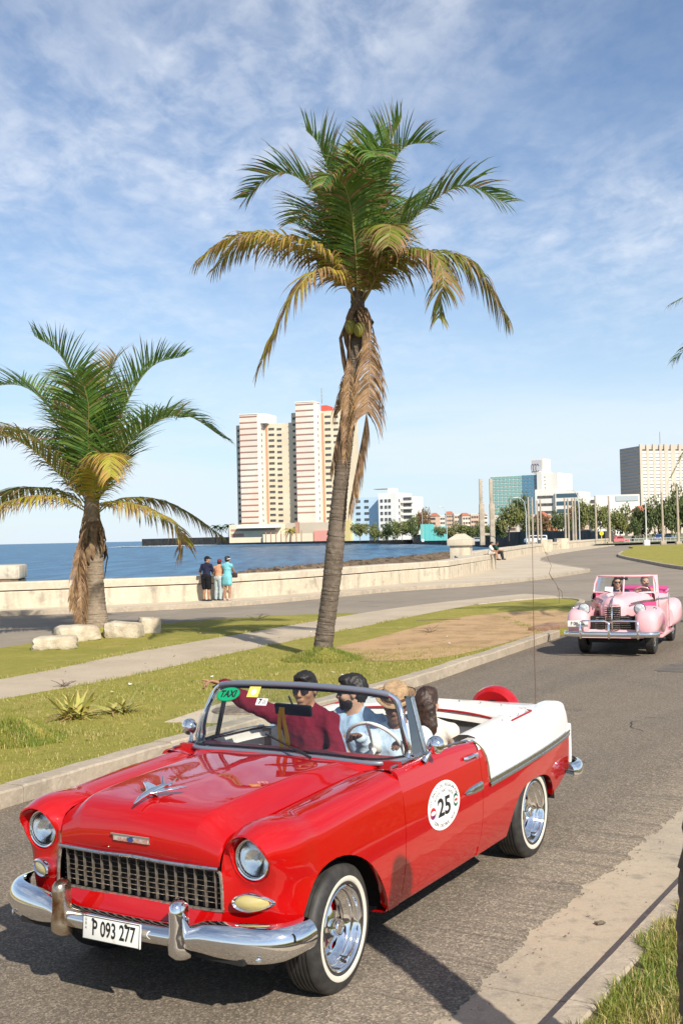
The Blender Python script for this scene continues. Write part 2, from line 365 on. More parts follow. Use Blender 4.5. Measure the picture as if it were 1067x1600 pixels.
# --- far promenade pavement along the sea wall
FARKERB = [(-60, 20.5), (-40, 29), (-25, 35), (-11.9, 39.3), (-8.6, 39.9), (-5.9, 41.1), (-2.8, 43.4), (1.8, 50.0), (5.2, 53.2), (7.6, 55.8), (10.6, 60.5), (13.1, 65.6), (14.9, 69.6), (15.4, 73), (15.6, 82), (17.2, 100), (22, 122), (33, 156), (52, 210)]
kerb_pts = smooth_line(FARKERB, 5)
pv = sheet('pavement', kerb_pts + [(47.3, 206)] + [(29.4, 156.8)] + WALL2[::-1][1:] + [(9.6, 74.4)] + SEAWALL[::-1][1:], 0.15, M_pave, depth=0.2)
def ribbon(name, pts, w0, w1, z0, z1, m, parent=None, seg=None, gap=0.012, wob=0.0, r_=None):
    """kerb: rectangular bar following pts; offset w0..w1 to the left of travel; cut in separate stones of length seg"""
    P = [Vector((x, y, 0)) for x, y in pts]
    L_ = [0.0]
    for i in range(1, len(P)): L_.append(L_[-1] + (P[i] - P[i - 1]).length)
    def pt(s):
        s = min(max(s, 0), L_[-1]); i = min(int(np.searchsorted(L_, s, 'right')) - 1, len(P) - 2)
        t = (s - L_[i]) / max(L_[i + 1] - L_[i], 1e-6); T = (P[i + 1] - P[i]).normalized()
        # smooth tangent
        if i > 0 and t < 0.5:
            T = (T * (0.5 + t) + (P[i] - P[i - 1]).normalized() * (0.5 - t)).normalized()
        elif i < len(P) - 2 and t >= 0.5:
            T = (T * (1.5 - t) + (P[i + 2] - P[i + 1]).normalized() * (t - 0.5)).normalized()
        return P[i].lerp(P[i + 1], t), Vector((-T.y, T.x, 0))
    s = 0.0; k = 0; objs = []
    seg = seg or L_[-1]
    rr = r_ or random.Random(3)
    while s < L_[-1] - 0.05:
        e = min(s + seg, L_[-1]); n = max(2, int((e - gap - s) / 0.35) + 1) if seg < 20 else max(2, int((e - s) / 1.0))
        rows = []
        hz = rr.uniform(-wob, wob)
        for i in range(n + 1):
            c, nn = pt(s + (e - gap - s) * i / n); dz = hz + rr.uniform(-wob, wob) * 0.5; b = 0.02; dw = rr.uniform(-wob, wob)
            rows.append([c + nn * w0 + Vector((0, 0, z0)), c + nn * (w0 + dw) + Vector((0, 0, z1 - b + dz)), c + nn * (w0 + b + dw) + Vector((0, 0, z1 + dz)),
                         c + nn * (w1 - b) + Vector((0, 0, z1 + dz)), c + nn * w1 + Vector((0, 0, z1 - b + dz)), c + nn * w1 + Vector((0, 0, z0))])
        mb = MB(); mb.grid(rows); nv = 6
        mb.f.append(list(range(6))[::-1]); mb.m.append(0); mb.f.append([n * 6 + j for j in range(6)]); mb.m.append(0)
        objs.append(mb.obj(name, m, parent, 40)); s = e; k += 1
    return objs
k_far = empty('kerb'); tag(k_far, kind='structure')
ribbon('kerb_stone', kerb_pts[12:75], -0.03, 0.20, 0.0, 0.168, M_kerb, k_far, seg=4.0, wob=0.008)

# --- sea wall (two lengths), square pier
def wall_strip(root, pts, th, z0, zj, z1, seg, names=('wall_panel', 'coping')):
    P = [Vector((x, y, 0)) for x, y in pts]
    for i in range(len(P) - 1):
        a, b = P[i], P[i + 1]; L_ = (b - a).length; n = max(1, round(L_ / seg)); T = (b - a).normalized(); nn = Vector((-T.y, T.x, 0))
        for k in range(n):
            p, q = a.lerp(b, k / n), a.lerp(b, (k + 1) / n)
            if k == n - 1 and i < len(P) - 2: q = q + T * th * 0.3
            for nm, zz0, zz1, ex, m in ((names[0], z0, zj - 0.03, 0.0, M_wall), (names[1], zj + 0.012, z1 + rng.uniform(-.012, .012), 0.035, M_cope)):
                mb = MB(); g = 0.012
                A, B = p + T * g, q - T * g
                poly = [A - nn * ex, B - nn * ex, B + nn * (th + ex), A + nn * (th + ex)]
                V = [(v.x, v.y, z) for z in (zz0, zz1 - 0.04) for v in poly]
                c = (A + B) / 2 + nn * th / 2
                top = [(v + (c - v).normalized() * 0.03) for v in poly]
                top = [Vector((v.x, v.y, 0)) for v in (A - nn * (ex - .03), B - nn * (ex - .03), B + nn * (th + ex - .03), A + nn * (th + ex - .03))]
                V += [(v.x, v.y, zz1) for v in top]
                Fc = [(0, 1, 2, 3)] + [(i0, (i0 + 1) % 4, 4 + (i0 + 1) % 4, 4 + i0) for i0 in range(4)] + [(4 + i0, 4 + (i0 + 1) % 4, 8 + (i0 + 1) % 4, 8 + i0) for i0 in range(4)] + [(8, 9, 10, 11)]
                mb.add(V, Fc); mb.obj(nm, m, root, 25)
            mb = MB(); A, B = p, q
            mb.add([(v.x, v.y, z) for z in (zj - .032, zj + .014) for v in (A + nn * .03, B + nn * .03, B + nn * (th - .03), A + nn * (th - .03))],
                   [(0, 1, 2, 3), (4, 5, 6, 7), (0, 1, 5, 4), (1, 2, 6, 5), (2, 3, 7, 6), (3, 0, 4, 7)]); mb.obj('joint', M_dark_joint, root, None)
M_dark_joint = mat('joint_dark', (0.12, 0.10, 0.08), 0.95)  # darker strip filling the gap between wall and coping
sw = empty('seawall', (0, 0, 0)); tag(sw, 'long low cream concrete sea wall with coping beyond the far road', 'wall')
wall_strip(sw, SEAWALL, 0.75, -2.2, 0.80, 1.10, 6.0)
sw2 = empty('seawall', (0, 0, 0)); tag(sw2, 'distant cream sea wall continuing behind the capped pier', 'wall')
wall_strip(sw2, WALL2 + [(40, 186), (48, 206)], 0.8, -2.2, 0.85, 1.15, 9.0)
mb = MB(); mb.box((24.6, 139.2, 0.85), (1.4, 2.4, 1.5), 0, None, .04); mb.obj('pilaster', M_wall, sw2)
mb = MB(); mb.box((30.2, 158.2, 0.85), (1.6, 2.2, 1.5), 0, None, .04); mb.obj('pilaster', M_wall, sw2)
# return of the wall towards the pier
mb = MB(); mb.prism([(9.55, 74.2), (10.1, 75.6), (8.9, 78.6), (7.5, 77.0), (7.0, 69.0), (6.6, 64.2)], -2.0, 1.06); mb.obj('wall_return', M_wall, sw)
pier = empty('wall_pier', (8.1, 78.3, 0.15), rad(-14)); tag(pier, 'square cream masonry pier with pyramidal cap at the sea wall', 'pier')
mb = MB(); mb.box((0, 0, 0.75), (1.35, 1.35, 1.6), 0, None, .03); mb.obj('shaft', M_wall, pier)
mb = MB(); mb.box((0, 0, 1.75), (1.68, 1.68, .40), 0, None, .04); mb.obj('cap_band', M_cope, pier)
mb = MB(); mb.add([(-.84, -.84, 1.95), (.84, -.84, 1.95), (.84, .84, 1.95), (-.84, .84, 1.95), (-.25, -.25, 2.36), (.25, -.25, 2.36), (.25, .25, 2.36), (-.25, .25, 2.36)], [(0, 1, 5, 4), (1, 2, 6, 5), (2, 3, 7, 6), (3, 0, 4, 7), (4, 5, 6, 7)]); mb.obj('pyramid_cap', M_cope, pier, 20)
# old pier stub left
stub = empty('masonry_stub', (-19.6, 58.5, -2), rad(8)); tag(stub, 'squat ruined stone pier in the water at the left edge', 'pier')
mb = MB(); mb.box((0, 0, 1.35), (6.4, 3.0, 2.7), 0, None, .15); mb.obj('lower_course', M_rock, stub)
mb = MB(); mb.box((0.1, 0, 3.05), (6.3, 2.9, .7), 0, None, .12); mb.obj('upper_course', M_wall, stub)

# --- sea
M_sea = bpy.data.materials.new('sea_water'); M_sea.use_nodes = True
N_, L_s = M_sea.node_tree.nodes, M_sea.node_tree.links; bs = N_['Principled BSDF']
bs.inputs['Roughness'].default_value = 0.3; bs.inputs['IOR'].default_value = 1.33; bs.inputs['Specular IOR Level'].default_value = 0.12
tc = N_.new('ShaderNodeTexCoord')
def sea_noise(scale, sc, det=4):
    mp = N_.new('ShaderNodeMapping'); mp.inputs['Scale'].default_value = sc; mp.inputs['Rotation'].default_value = (0, 0, rad(-12)); L_s.new(tc.outputs['Object'], mp.inputs[0])
    t = N_.new('ShaderNodeTexNoise'); t.inputs['Scale'].default_value = scale; t.inputs['Detail'].default_value = det; t.inputs['Roughness'].default_value = 0.6
    L_s.new(mp.outputs[0], t.inputs['Vector']); return t.outputs[0]
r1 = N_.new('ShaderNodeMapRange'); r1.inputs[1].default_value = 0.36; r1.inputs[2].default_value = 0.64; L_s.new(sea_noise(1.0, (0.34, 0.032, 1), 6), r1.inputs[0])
mx = N_.new('ShaderNodeMixRGB'); L_s.new(r1.outputs[0], mx.inputs[0]); mx.inputs[1].default_value = (0.006, 0.050, 0.125, 1); mx.inputs[2].default_value = (0.040, 0.165, 0.285, 1)  # light and dark of the ripples is put into the water colour
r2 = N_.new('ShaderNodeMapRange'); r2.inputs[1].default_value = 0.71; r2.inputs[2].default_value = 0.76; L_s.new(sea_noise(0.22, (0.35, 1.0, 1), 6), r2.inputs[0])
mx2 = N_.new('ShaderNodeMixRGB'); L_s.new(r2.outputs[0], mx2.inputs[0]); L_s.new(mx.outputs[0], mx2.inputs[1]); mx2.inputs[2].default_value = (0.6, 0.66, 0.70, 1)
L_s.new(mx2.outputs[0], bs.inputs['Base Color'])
bp = N_.new('ShaderNodeBump'); bp.inputs['Strength'].default_value = 1.0; bp.inputs['Distance'].default_value = 0.9; L_s.new(sea_noise(1.0, (0.30, 0.10, 1), 6), bp.inputs['Height']); L_s.new(bp.outputs[0], bs.inputs['Normal'])
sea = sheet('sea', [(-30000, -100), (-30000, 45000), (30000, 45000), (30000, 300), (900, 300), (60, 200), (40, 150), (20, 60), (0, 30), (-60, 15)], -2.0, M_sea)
# rocks along the water line, below the wall
rr = np.random.RandomState(4)
lc = crom([Vector((-12.5, 121, 0)), Vector((-7, 130, 0)), Vector((1, 142, 0)), Vector((9, 158, 0)), Vector((17, 180, 0))], 30)
rows = []
for i, c in enumerate(lc):
    f = i / (len(lc) - 1); w = 6 + 26 * min(1, f * 1.6); row = []
    for j in range(19):
        t = j / 18; p_ = c + Vector((-.30, .95, 0)) * (w * (t - .45)); e_ = math.sin(math.pi * t)
        hgt = -2.35 + (1.15 + .7 * f) * e_ ** .6 * min(1, f * 9 + .15) + rr.uniform(-.30, .36) * e_
        row.append((p_.x + rr.uniform(-.25, .25), p_.y + rr.uniform(-.35, .35), hgt))
    rows.append(row)
mb = MB(); mb.grid(rows); o = mb.obj('shore_rocks', M_rock, None, 20); tag(o, 'brown rocky shelf at the water behind the sea wall', 'rocks', kind='stuff')
# foam along rocks and far spit
M_foam = mat('foam', (0.72, 0.76, 0.78), 0.8, var=(0.6, 5, 0.42, 0.55), col2=(0.10, 0.22, 0.30))
# --- median: grass island, path, strip of grass
GK = [(-13, -8.2), (-8.0, 1.4), (-3.21, 10.75), (-1.95, 13.2), (1.03, 18.45), (2.72, 22.0), (4.85, 26.5)]     # kerb face on the road side
tip = [(5.4, 27.9), (6.3, 31.5), (7.3, 36.2), (8.0, 39.0), (7.95, 40.4), (7.3, 40.9)]
PATHN = [(-14.5, 0.8), (-9.6, 9.7), (-5.25, 17.45), (-3.79, 20.08), (-1.9, 24.74), (.37, 29.71), (3.8, 37.18), (5.6, 39.4), (7.3, 40.9)]
PATHF = [(-15.7, 2.6), (-10.6, 11.8), (-6.04, 20.11), (-4.57, 24.22), (-2.25, 29.39), (.45, 35.16), (2.19, 38.3), (4.2, 41.2), (7.0, 44.6)]
STRIPF = [(-17.5, 9), (-12.5, 17.5), (-7.83, 26.1), (-6.95, 29.3), (-5.3, 32.4), (-2.6, 34.8), (-.6, 35.4), (.45, 35.5)]
gk = smooth_line(GK, 4); pn = smooth_line(PATHN, 5); pf = smooth_line(PATHF, 5); sf = smooth_line(STRIPF, 4)
def insetx(P, d): return [(x - d * .88, y + d * .47) for x, y in P]
sheet('median_lawn', insetx(gk, .20) + tip + pn[::-1][1:], 0.115, M_turf, depth=.13)
sheet('path', pn + [(7.3, 40.9), (7.9, 42.6), (7.0, 44.6)] + pf[::-1], 0.105, M_path, depth=.12)
sheet('grass_strip', [p for p in pf if p[1] < 35.3] + sf[::-1], 0.11, M_turf, depth=.13)
sheet('bare_ground', smooth_line([(-.9, 23.2), (.6, 26.2), (2.2, 30.2), (4.1, 33.6), (6.4, 34.5), (6.2, 31.5), (5.0, 27.4), (3.6, 24.9), (2.2, 22.4), (1.2, 21.6), (.2, 21.9), (-.9, 23.2)], 3)[:-1], 0.1195, M_soil)
k_m = empty('kerb'); tag(k_m, kind='structure')
ribbon('kerb_stone', gk + [(5.05, 26.95)], -0.0, 0.26, 0.0, 0.165, M_kerb, k_m, seg=2.4, gap=.01, wob=.012)
k_t = empty('kerb'); tag(k_t, kind='structure')
ribbon('kerb_stone', smooth_line([(5.5, 28.6), (6.35, 31.5), (7.35, 36.2), (8.05, 38.8), (8.05, 40.2), (7.4, 40.9), (6.0, 40.0), (4.4, 38.2)], 4), -0.1, 0.10, 0.0, 0.15, M_kerb, k_t, seg=2.5, wob=.01)
# --- right traffic island far
isl = smooth_line([(31.3, 128.8), (26, 108), (22.6, 85), (20.8, 70), (21.5, 62), (26, 57), (60, 60), (85, 170), (48, 176), (38, 150), (31.3, 128.8)], 5)[:-1]
sheet('island_lawn', isl, 0.17, M_turf, depth=.2)
k_i = empty('kerb'); tag(k_i, kind='structure')
ribbon('kerb_stone', isl[:26], -.05, .22, 0, .21, M_kerb, k_i, seg=6, wob=.01)
# --- right gutter and kerb by the camera
e = Vector((.508, .861)); nR = Vector((.861, -.508))      # road axis, towards the right verge
O = Vector((0.90, 5.45))                                   # on the kerb's road-side top edge
def rp(s, w): p = O + e * s + nR * w; return (p.x, p.y)
g_root = empty('gutter'); tag(g_root, kind='structure')
s0 = -9.0
joints = [-9, -6.2, -3.3, 0.62, 3.6, 6.4, 9.4, 12.4, 15.4, 18.4, 22, 26, 30, 36, 44]
for a, b in zip(joints[:-1], joints[1:]):
    mb = MB(); zz = .012 + rng.uniform(-.002, .002)
    poly = [rp(a + .006, -.86), rp(b - .006, -.86), rp(b - .006, .02), rp(a + .006, .02)]
    mb.add([(x, y, zz) for x, y in poly] + [(x, y, -.1) for x, y in poly], [(0, 1, 2, 3), (0, 1, 5, 4), (1, 2, 6, 5), (2, 3, 7, 6), (3, 0, 4, 7)]); mb.obj('gutter_slab', M_conc, g_root, None)
k_r = empty('kerb'); tag(k_r, kind='structure')
ribbon('kerb_stone', [rp(s, 0) for s in np.arange(-9, 60, 1.0)], -.17, 0.0, -.02, .165, M_kerb, k_r, seg=3.1, wob=.006)
# torn asphalt edge overlapping the gutter
rr = np.random.RandomState(11); n = 2600; ss = np.linspace(-9, 40, n); edge = np.zeros(n)
for oc, am in ((3, .06), (11, .05), (40, .04), (130, .035), (500, .022)):
    edge += am * np.interp(ss, np.linspace(-9, 40, oc * 3), rr.uniform(-1, 1, oc * 3))
edge -= .60
V = [(*rp(s, -1.6), .019) for s in ss] + [(*rp(s, w), .019) for s, w in zip(ss, edge)] + [(*rp(s, w + .004), .0) for s, w in zip(ss, edge)]
Q = [(i, i + 1, n + i + 1, n + i) for i in range(n - 1)] + [(n + i, n + i + 1, 2 * n + i + 1, 2 * n + i) for i in range(n - 1)] 
V += [(*rp(s, -2.2), -.002) for s in ss]; Q += [(3 * n + i, 3 * n + i + 1, i + 1, i) for i in range(n - 1)]
me = np_mesh('asphalt_edge', V, Q, M_asphalt, None); o = mobj('asphalt_edge', me); tag(o, kind='structure')
bm = bmesh.new(); bm.from_mesh(me); bmesh.ops.recalc_face_normals(bm, faces=bm.faces[:]); bm.to_mesh(me); bm.free()
# crumbs of asphalt and pebbles on the gutter
mb = MB()
for i in range(420):
    s = rr.uniform(-3, 14); w = float(np.interp(s, ss, edge)) + abs(rr.normal(0, .12)) + .01; x, y = rp(s, w); r = rr.uniform(.004, .014)
    if w > -.06: continue
    mb.add([(x + r * rr.uniform(-1, 1) , y + r * rr.uniform(-1, 1), .012 + r * rr.uniform(0, 1)) for _ in range(3)] + [(x, y, .012 + r)], [(0, 1, 2), (0, 1, 3), (1, 2, 3), (2, 0, 3)])
o = mb.obj('asphalt_crumbs', M_asphalt, None, None); tag(o, 'loose asphalt crumbs scattered along the concrete gutter', 'crumbs', kind='stuff')
# cracks and old repairs in the carriageway
rr = np.random.RandomState(23); mb = MB()
for k in range(16):
    s, w = rr.uniform(-1, 26), rr.uniform(-5.5, -1.3); a = rr.choice([0, 1.4, 1.57, .2]) + rr.normal(0, .2); P_ = []
    for j in range(rr.randint(9, 26)): P_.append((s, w)); a += rr.normal(0, .35); s += .11 * math.cos(a); w += .11 * math.sin(a)
    if max(q_[1] for q_ in P_) > -1.0: continue
    wd = rr.uniform(.004, .009); rows = []
    for j, (s, w) in enumerate(P_):
        d = Vector((P_[min(j + 1, len(P_) - 1)][0] - P_[max(j - 1, 0)][0], P_[min(j + 1, len(P_) - 1)][1] - P_[max(j - 1, 0)][1])).normalized(); t_ = wd * rr.uniform(.4, 1.3); rows.append([(*rp(s - d.y * t_, w + d.x * t_), .0035), (*rp(s + d.y * t_, w - d.x * t_), .0035)])
    mb.grid(rows)
o = mb.obj('road_crack', mat('crack_dark', (.030, .026, .022), .95), None, None); tag(o, kind='structure')
M_patch = mat('asphalt_repair', (.085, .074, .062), .85, layers=[('noise', 3.0, .42, .62, (.13, .108, .084), .8), ('voronoi', 90.0, .5, .95, (.24, .20, .16), .6)], bump=(90, .5, .006))
for s, w, a_, b_ in ((15.5, -3.2, 1.3, .8), (21.0, -2.1, 2.4, .5), (8.2, -5.6, 1.1, .7)):
    pts = [rp(s + a_ * .5 * math.copysign(abs(math.cos(t)) ** .4, math.cos(t)) + rr.normal(0, .03), w + b_ * .5 * math.copysign(abs(math.sin(t)) ** .4, math.sin(t)) + rr.normal(0, .03)) for t in np.linspace(0, 6.283, 26)[:-1]]
    sheet('asphalt_patch', pts, .0045, M_patch)
# --- right verge ground (gently rising)
M_verge = mat('verge_soil', (0.15, 0.135, 0.045), 0.95, var=(6, 5, .4, .65), col2=(0.24, 0.185, 0.09), bump=(30, .6, .03))
def verge_z(s, w): return .15 + .05 * min(w, 1.2) + .035 * math.sin(s * 2.1 + 1) * math.sin(w * 2.6) * min(1, w * 3) + .05 * math.exp(-((s + .2) ** 2 + (w - .85) ** 2) / .18)
rows = [[(*rp(s, w), verge_z(s, w - .15)) for w in [.15, .2, .3, .4, .55, .7, .85, 1.0, 1.2, 1.5, 2, 3, 5, 9, 30]] for s in np.arange(-9, 60.1, .3)]
mb = MB(); mb.grid(rows); o = mb.obj('verge', M_verge, None, 179); tag(o, kind='structure')
# --- far land behind the bay
sheet('far_land', SHORE[1:] + [(-170, 3000), (3500, 3000), (900, 700), (400, 210), (60, 206)], .35, M_land)
# ================================================================ PALMS
M_frond_g = mat('frond_green', (0.090, 0.185, 0.034), 0.42, spec=0.5, var=(3.5, 4, .42, .66), col2=(0.170, 0.250, 0.040))
M_frond_y = mat('frond_yellow', (0.40, 0.37, 0.045), 0.55, spec=0.35, var=(3.0, 4, .42, .62), col2=(0.46, 0.29, 0.07))
M_frond_m = mat('frond_olive', (0.20, 0.235, 0.030), 0.5, spec=0.4, var=(3.0, 4, .42, .62), col2=(0.19, 0.16, 0.04))
M_frond_b = mat('frond_dead', (0.34, 0.22, 0.13), 0.7, spec=0.2, var=(4.0, 4, .42, .62), col2=(0.20, 0.12, 0.07))
M_tip = mat('frond_dry_tip', (0.38, 0.235, 0.11), 0.7, spec=0.2, var=(4.0, 4, .42, .62), col2=(0.19, 0.12, 0.055))
M_rachis = mat('frond_rachis', (0.23, 0.24, 0.08), 0.45, var=(3, 3, .4, .6), col2=(0.30, 0.22, 0.07))
M_trunk = mat('palm_trunk', (0.135, 0.105, 0.08), 0.9, spec=0.2, layers=[('noise', 3.0, .42, .62, (.10, .078, .058), .8), ('noise', 14.0, .5, .7, (.24, .19, .145), .7), ('noise', 60, .5, .72, (.07, .055, .04), .6), ('noise', 1.1, .5, .64, (.20, .16, .125), .6)], bump=[(30, .6, .02), (7, .5, .03)])
M_trunk2 = mat('palm_trunk_pale', (0.27, 0.21, 0.15), 0.9, spec=0.2, layers=[('noise', 3.0, .42, .62, (.18, .14, .10), .8), ('noise', 14.0, .5, .7, (.34, .28, .21), .7)], bump=[(30, .6, .02), (7, .5, .03)])
M_fibre = mat('palm_fibre', (0.20, 0.125, 0.065), 0.9, var=(9, 4, .4, .65), col2=(0.09, 0.06, 0.035), bump=(20, .6, .02))
M_nut = mat('coconut_husk', (0.26, 0.21, 0.035), 0.55, var=(6, 3, .4, .6), col2=(0.18, 0.18, 0.03))
def leaf_translucent(m, tr):
    N, L = m.node_tree.nodes, m.node_tree.links; b = N['Principled BSDF']; out = N['Material Output']
    t = N.new('ShaderNodeBsdfTranslucent'); mx = N.new('ShaderNodeMixShader'); mx.inputs[0].default_value = tr
    src = b.inputs['Base Color'].links[0].from_socket if b.inputs['Base Color'].links else None
    if src: L.new(src, t.inputs[0])
    L.new(b.outputs[0], mx.inputs[1]); L.new(t.outputs[0], mx.inputs[2]); L.new(mx.outputs[0], out.inputs[0])
for m_ in (M_frond_g, M_frond_y, M_frond_m, M_tip): leaf_translucent(m_, .35)
def frond_mesh(path, seed, mats, nl=70, ll=.80, droop=.55, dry=.25, vee=.35, rw=.020, start=.10, wid=.034, tipshape=1.0):
    """path: rachis control points (local). mats=[leaf, dry tip, rachis]. Leaflets leave both sides, droop by gravity."""
    r_ = np.random.RandomState(seed); P = crom(path, 10); n = len(P)
    L_ = [0]
    for i in range(1, n): L_.append(L_[-1] + (P[i] - P[i - 1]).length)
    tot = L_[-1]
    def at_(f):
        s = f * tot; i = min(int(np.searchsorted(L_, s, 'right')) - 1, n - 2); t = (s - L_[i]) / max(1e-6, L_[i + 1] - L_[i]); return P[i].lerp(P[i + 1], t), (P[i + 1] - P[i]).normalized()
    mb = MB(); mb.tube([P[i] for i in range(0, n, 2)] + [P[-1]], [max(.004, rw * (1 - .85 * (L_[i] / tot))) for i in range(0, n, 2)] + [.003], 5, 2)
    V, Fc, MI = [], [], []
    up = Vector((0, 0, 1))
    for side in (1, -1):
        for k in range(nl):
            f = start + (1 - start) * (k + r_.uniform(-.3, .3)) / nl; f = min(max(f, 0.02), .995)
            p, T = at_(f)
            B = T.cross(up)
            if B.length < .15: B = T.cross(Vector((0.3, 1, 0)))
            B.normalize(); U = B.cross(T).normalized()
            env = (min(1, (f - start + .06) / .22) ** .7) * (1 - .62 * max(0, (f - .55) / .45) ** 1.6) * tipshape
            l = ll * max(.15, env) * r_.uniform(.82, 1.12)
            if r_.uniform() < dry * .12: l *= r_.uniform(.3, .7)
            d0 = (B * side * math.cos(vee) + U * math.sin(vee) + T * (.45 + .35 * f) + Vector(r_.uniform(-.10, .10, 3))).normalized()
            g = droop * r_.uniform(.7, 1.3)
            w = wid * r_.uniform(.75, 1.15) * (.6 + .4 * env)
            pts = []; q = p.copy(); d = d0.copy(); m = 5
            for j in range(m + 1):
                pts.append(q.copy()); d = (d + Vector((0, 0, -g * (.20 + .20 * j)))).normalized(); q = q + d * (l / m)
            wv = T - d0 * T.dot(d0); wv = wv.normalized() if wv.length > .05 else U
            b0 = len(V); ws = (.55, 1.0, .95, .75, .45, .04)
            tw = r_.uniform(-.5, .5)
            wv = (wv * math.cos(tw) + d0.cross(wv) * math.sin(tw))
            for j in range(m + 1):
                V.append(pts[j] + wv * (w * .5 * ws[j])); V.append(pts[j] - wv * (w * .5 * ws[j]))
            isdry = r_.uniform() < dry * .45
            cut = 5 if r_.uniform() > dry * 2.2 else (3 if r_.uniform() < .5 else 4)
            for j in range(m):
                Fc.append([b0 + 2 * j, b0 + 2 * j + 1, b0 + 2 * j + 3, b0 + 2 * j + 2]); MI.append(1 if (isdry or j >= cut) else 0)
    b = len(mb.v); mb.v += V; mb.f += [[i + b for i in f] for f in Fc]; mb.m += MI
    return make_mesh('frond', mb.v, mb.f, mats, mb.m, 180)
def trunk_obj(parent, path, radii, m, seed=0, ring=.075, amp=.0065, nseg=18, name='trunk'):
    r_ = np.random.RandomState(seed); P = crom(path, 14); n = len(P); L_ = [0]
    for i in range(1, n): L_.append(L_[-1] + (P[i] - P[i - 1]).length)
    tot = L_[-1]; rows = []; s = 0; prev = None
    fr = [k / (len(radii) - 1) for k in range(len(radii))]
    ss = []; 
    while s < tot:
        rg = ring * r_.uniform(.45, 1.7); ss += [(s, 1.0), (s + rg * .55, .1), (s + rg * .9, -.4)]; s += rg
    tilt = r_.uniform(-1, 1, 200)
    for idx, (s, k) in enumerate(ss):
        s = min(s, tot); i = min(int(np.searchsorted(L_, s, 'right')) - 1, n - 2); t = (s - L_[i]) / max(1e-6, L_[i + 1] - L_[i]); c = P[i].lerp(P[i + 1], t); T = (P[i + 1] - P[i]).normalized()
        X = T.cross(Vector((0, 1, 0))).normalized() if abs(T.y) < .9 else Vector((1, 0, 0)); Y = X.cross(T)
        R = interp(fr, radii, s / tot) + amp * k * (.4 + 1.2 * ((idx // 3) * 7919 % 13) / 13) + .008 * math.sin(s * 2.3 + seed)
        rows.append([c + X * (math.cos(a) * R * (1 + r_.uniform(-.035, .035))) + Y * (math.sin(a) * R * (1 + r_.uniform(-.035, .035))) + T * (.012 * math.cos(a + tilt[idx // 3 % 200] * 6)) for a in np.linspace(0, 2 * math.pi, nseg, endpoint=False)])
    mb = MB(); mb.grid(rows, closed=True); mb.f.append([len(rows) * nseg - nseg + k for k in range(nseg)]); mb.m.append(0)
    return mb.obj(name, m, parent, 60)
def sheaths(parent, c, n, seed, r0=.16, l=.55, mats=M_fibre):
    r_ = np.random.RandomState(seed)
    for k in range(n):
        a = 2 * math.pi * k / n + r_.uniform(-.3, .3); o = Vector((math.cos(a), math.sin(a), 0)); t = Vector((-o.y, o.x, 0)); ll = l * r_.uniform(.6, 1.3); rows = []
        for j in range(7):
            f = j / 6; w = .10 * (1 - f) ** .6 + .015; p = c + o * (r0 + .16 * math.sin(f * 2.6) * r_.uniform(.7, 1.2)) + Vector((0, 0, .10 - ll * f))
            rows.append([p - t * w, p + o * .02, p + t * w])
        mb = MB(); mb.grid(rows); mb.obj('leaf_sheath', mats, parent, 60)
def palm(loc, name, label, trunk_pts, radii, tm, crown, fronds, scale, seed, group=None):
    """fronds: list of (image-plane style pts (dx,dz in m) with depth dy list, material key, kwargs)"""
    t = empty(name, loc); tag(t, label, 'palm tree')
    trunk_obj(t, trunk_pts, radii, tm, seed)
    for i, (pts, mk, kw) in enumerate(fronds):
        path = [Vector(crown) + Vector(p) for p in pts]
        mats = {'g': [M_frond_g, M_tip, M_rachis], 'y': [M_frond_y, M_tip, M_rachis], 'm': [M_frond_m, M_tip, M_rachis], 'b': [M_frond_b, M_tip, M_frond_b]}[mk]
        me = frond_mesh(path, seed * 100 + i, mats, **kw); mobj('dead_frond' if mk == 'b' else 'frond', me, t)
    return t
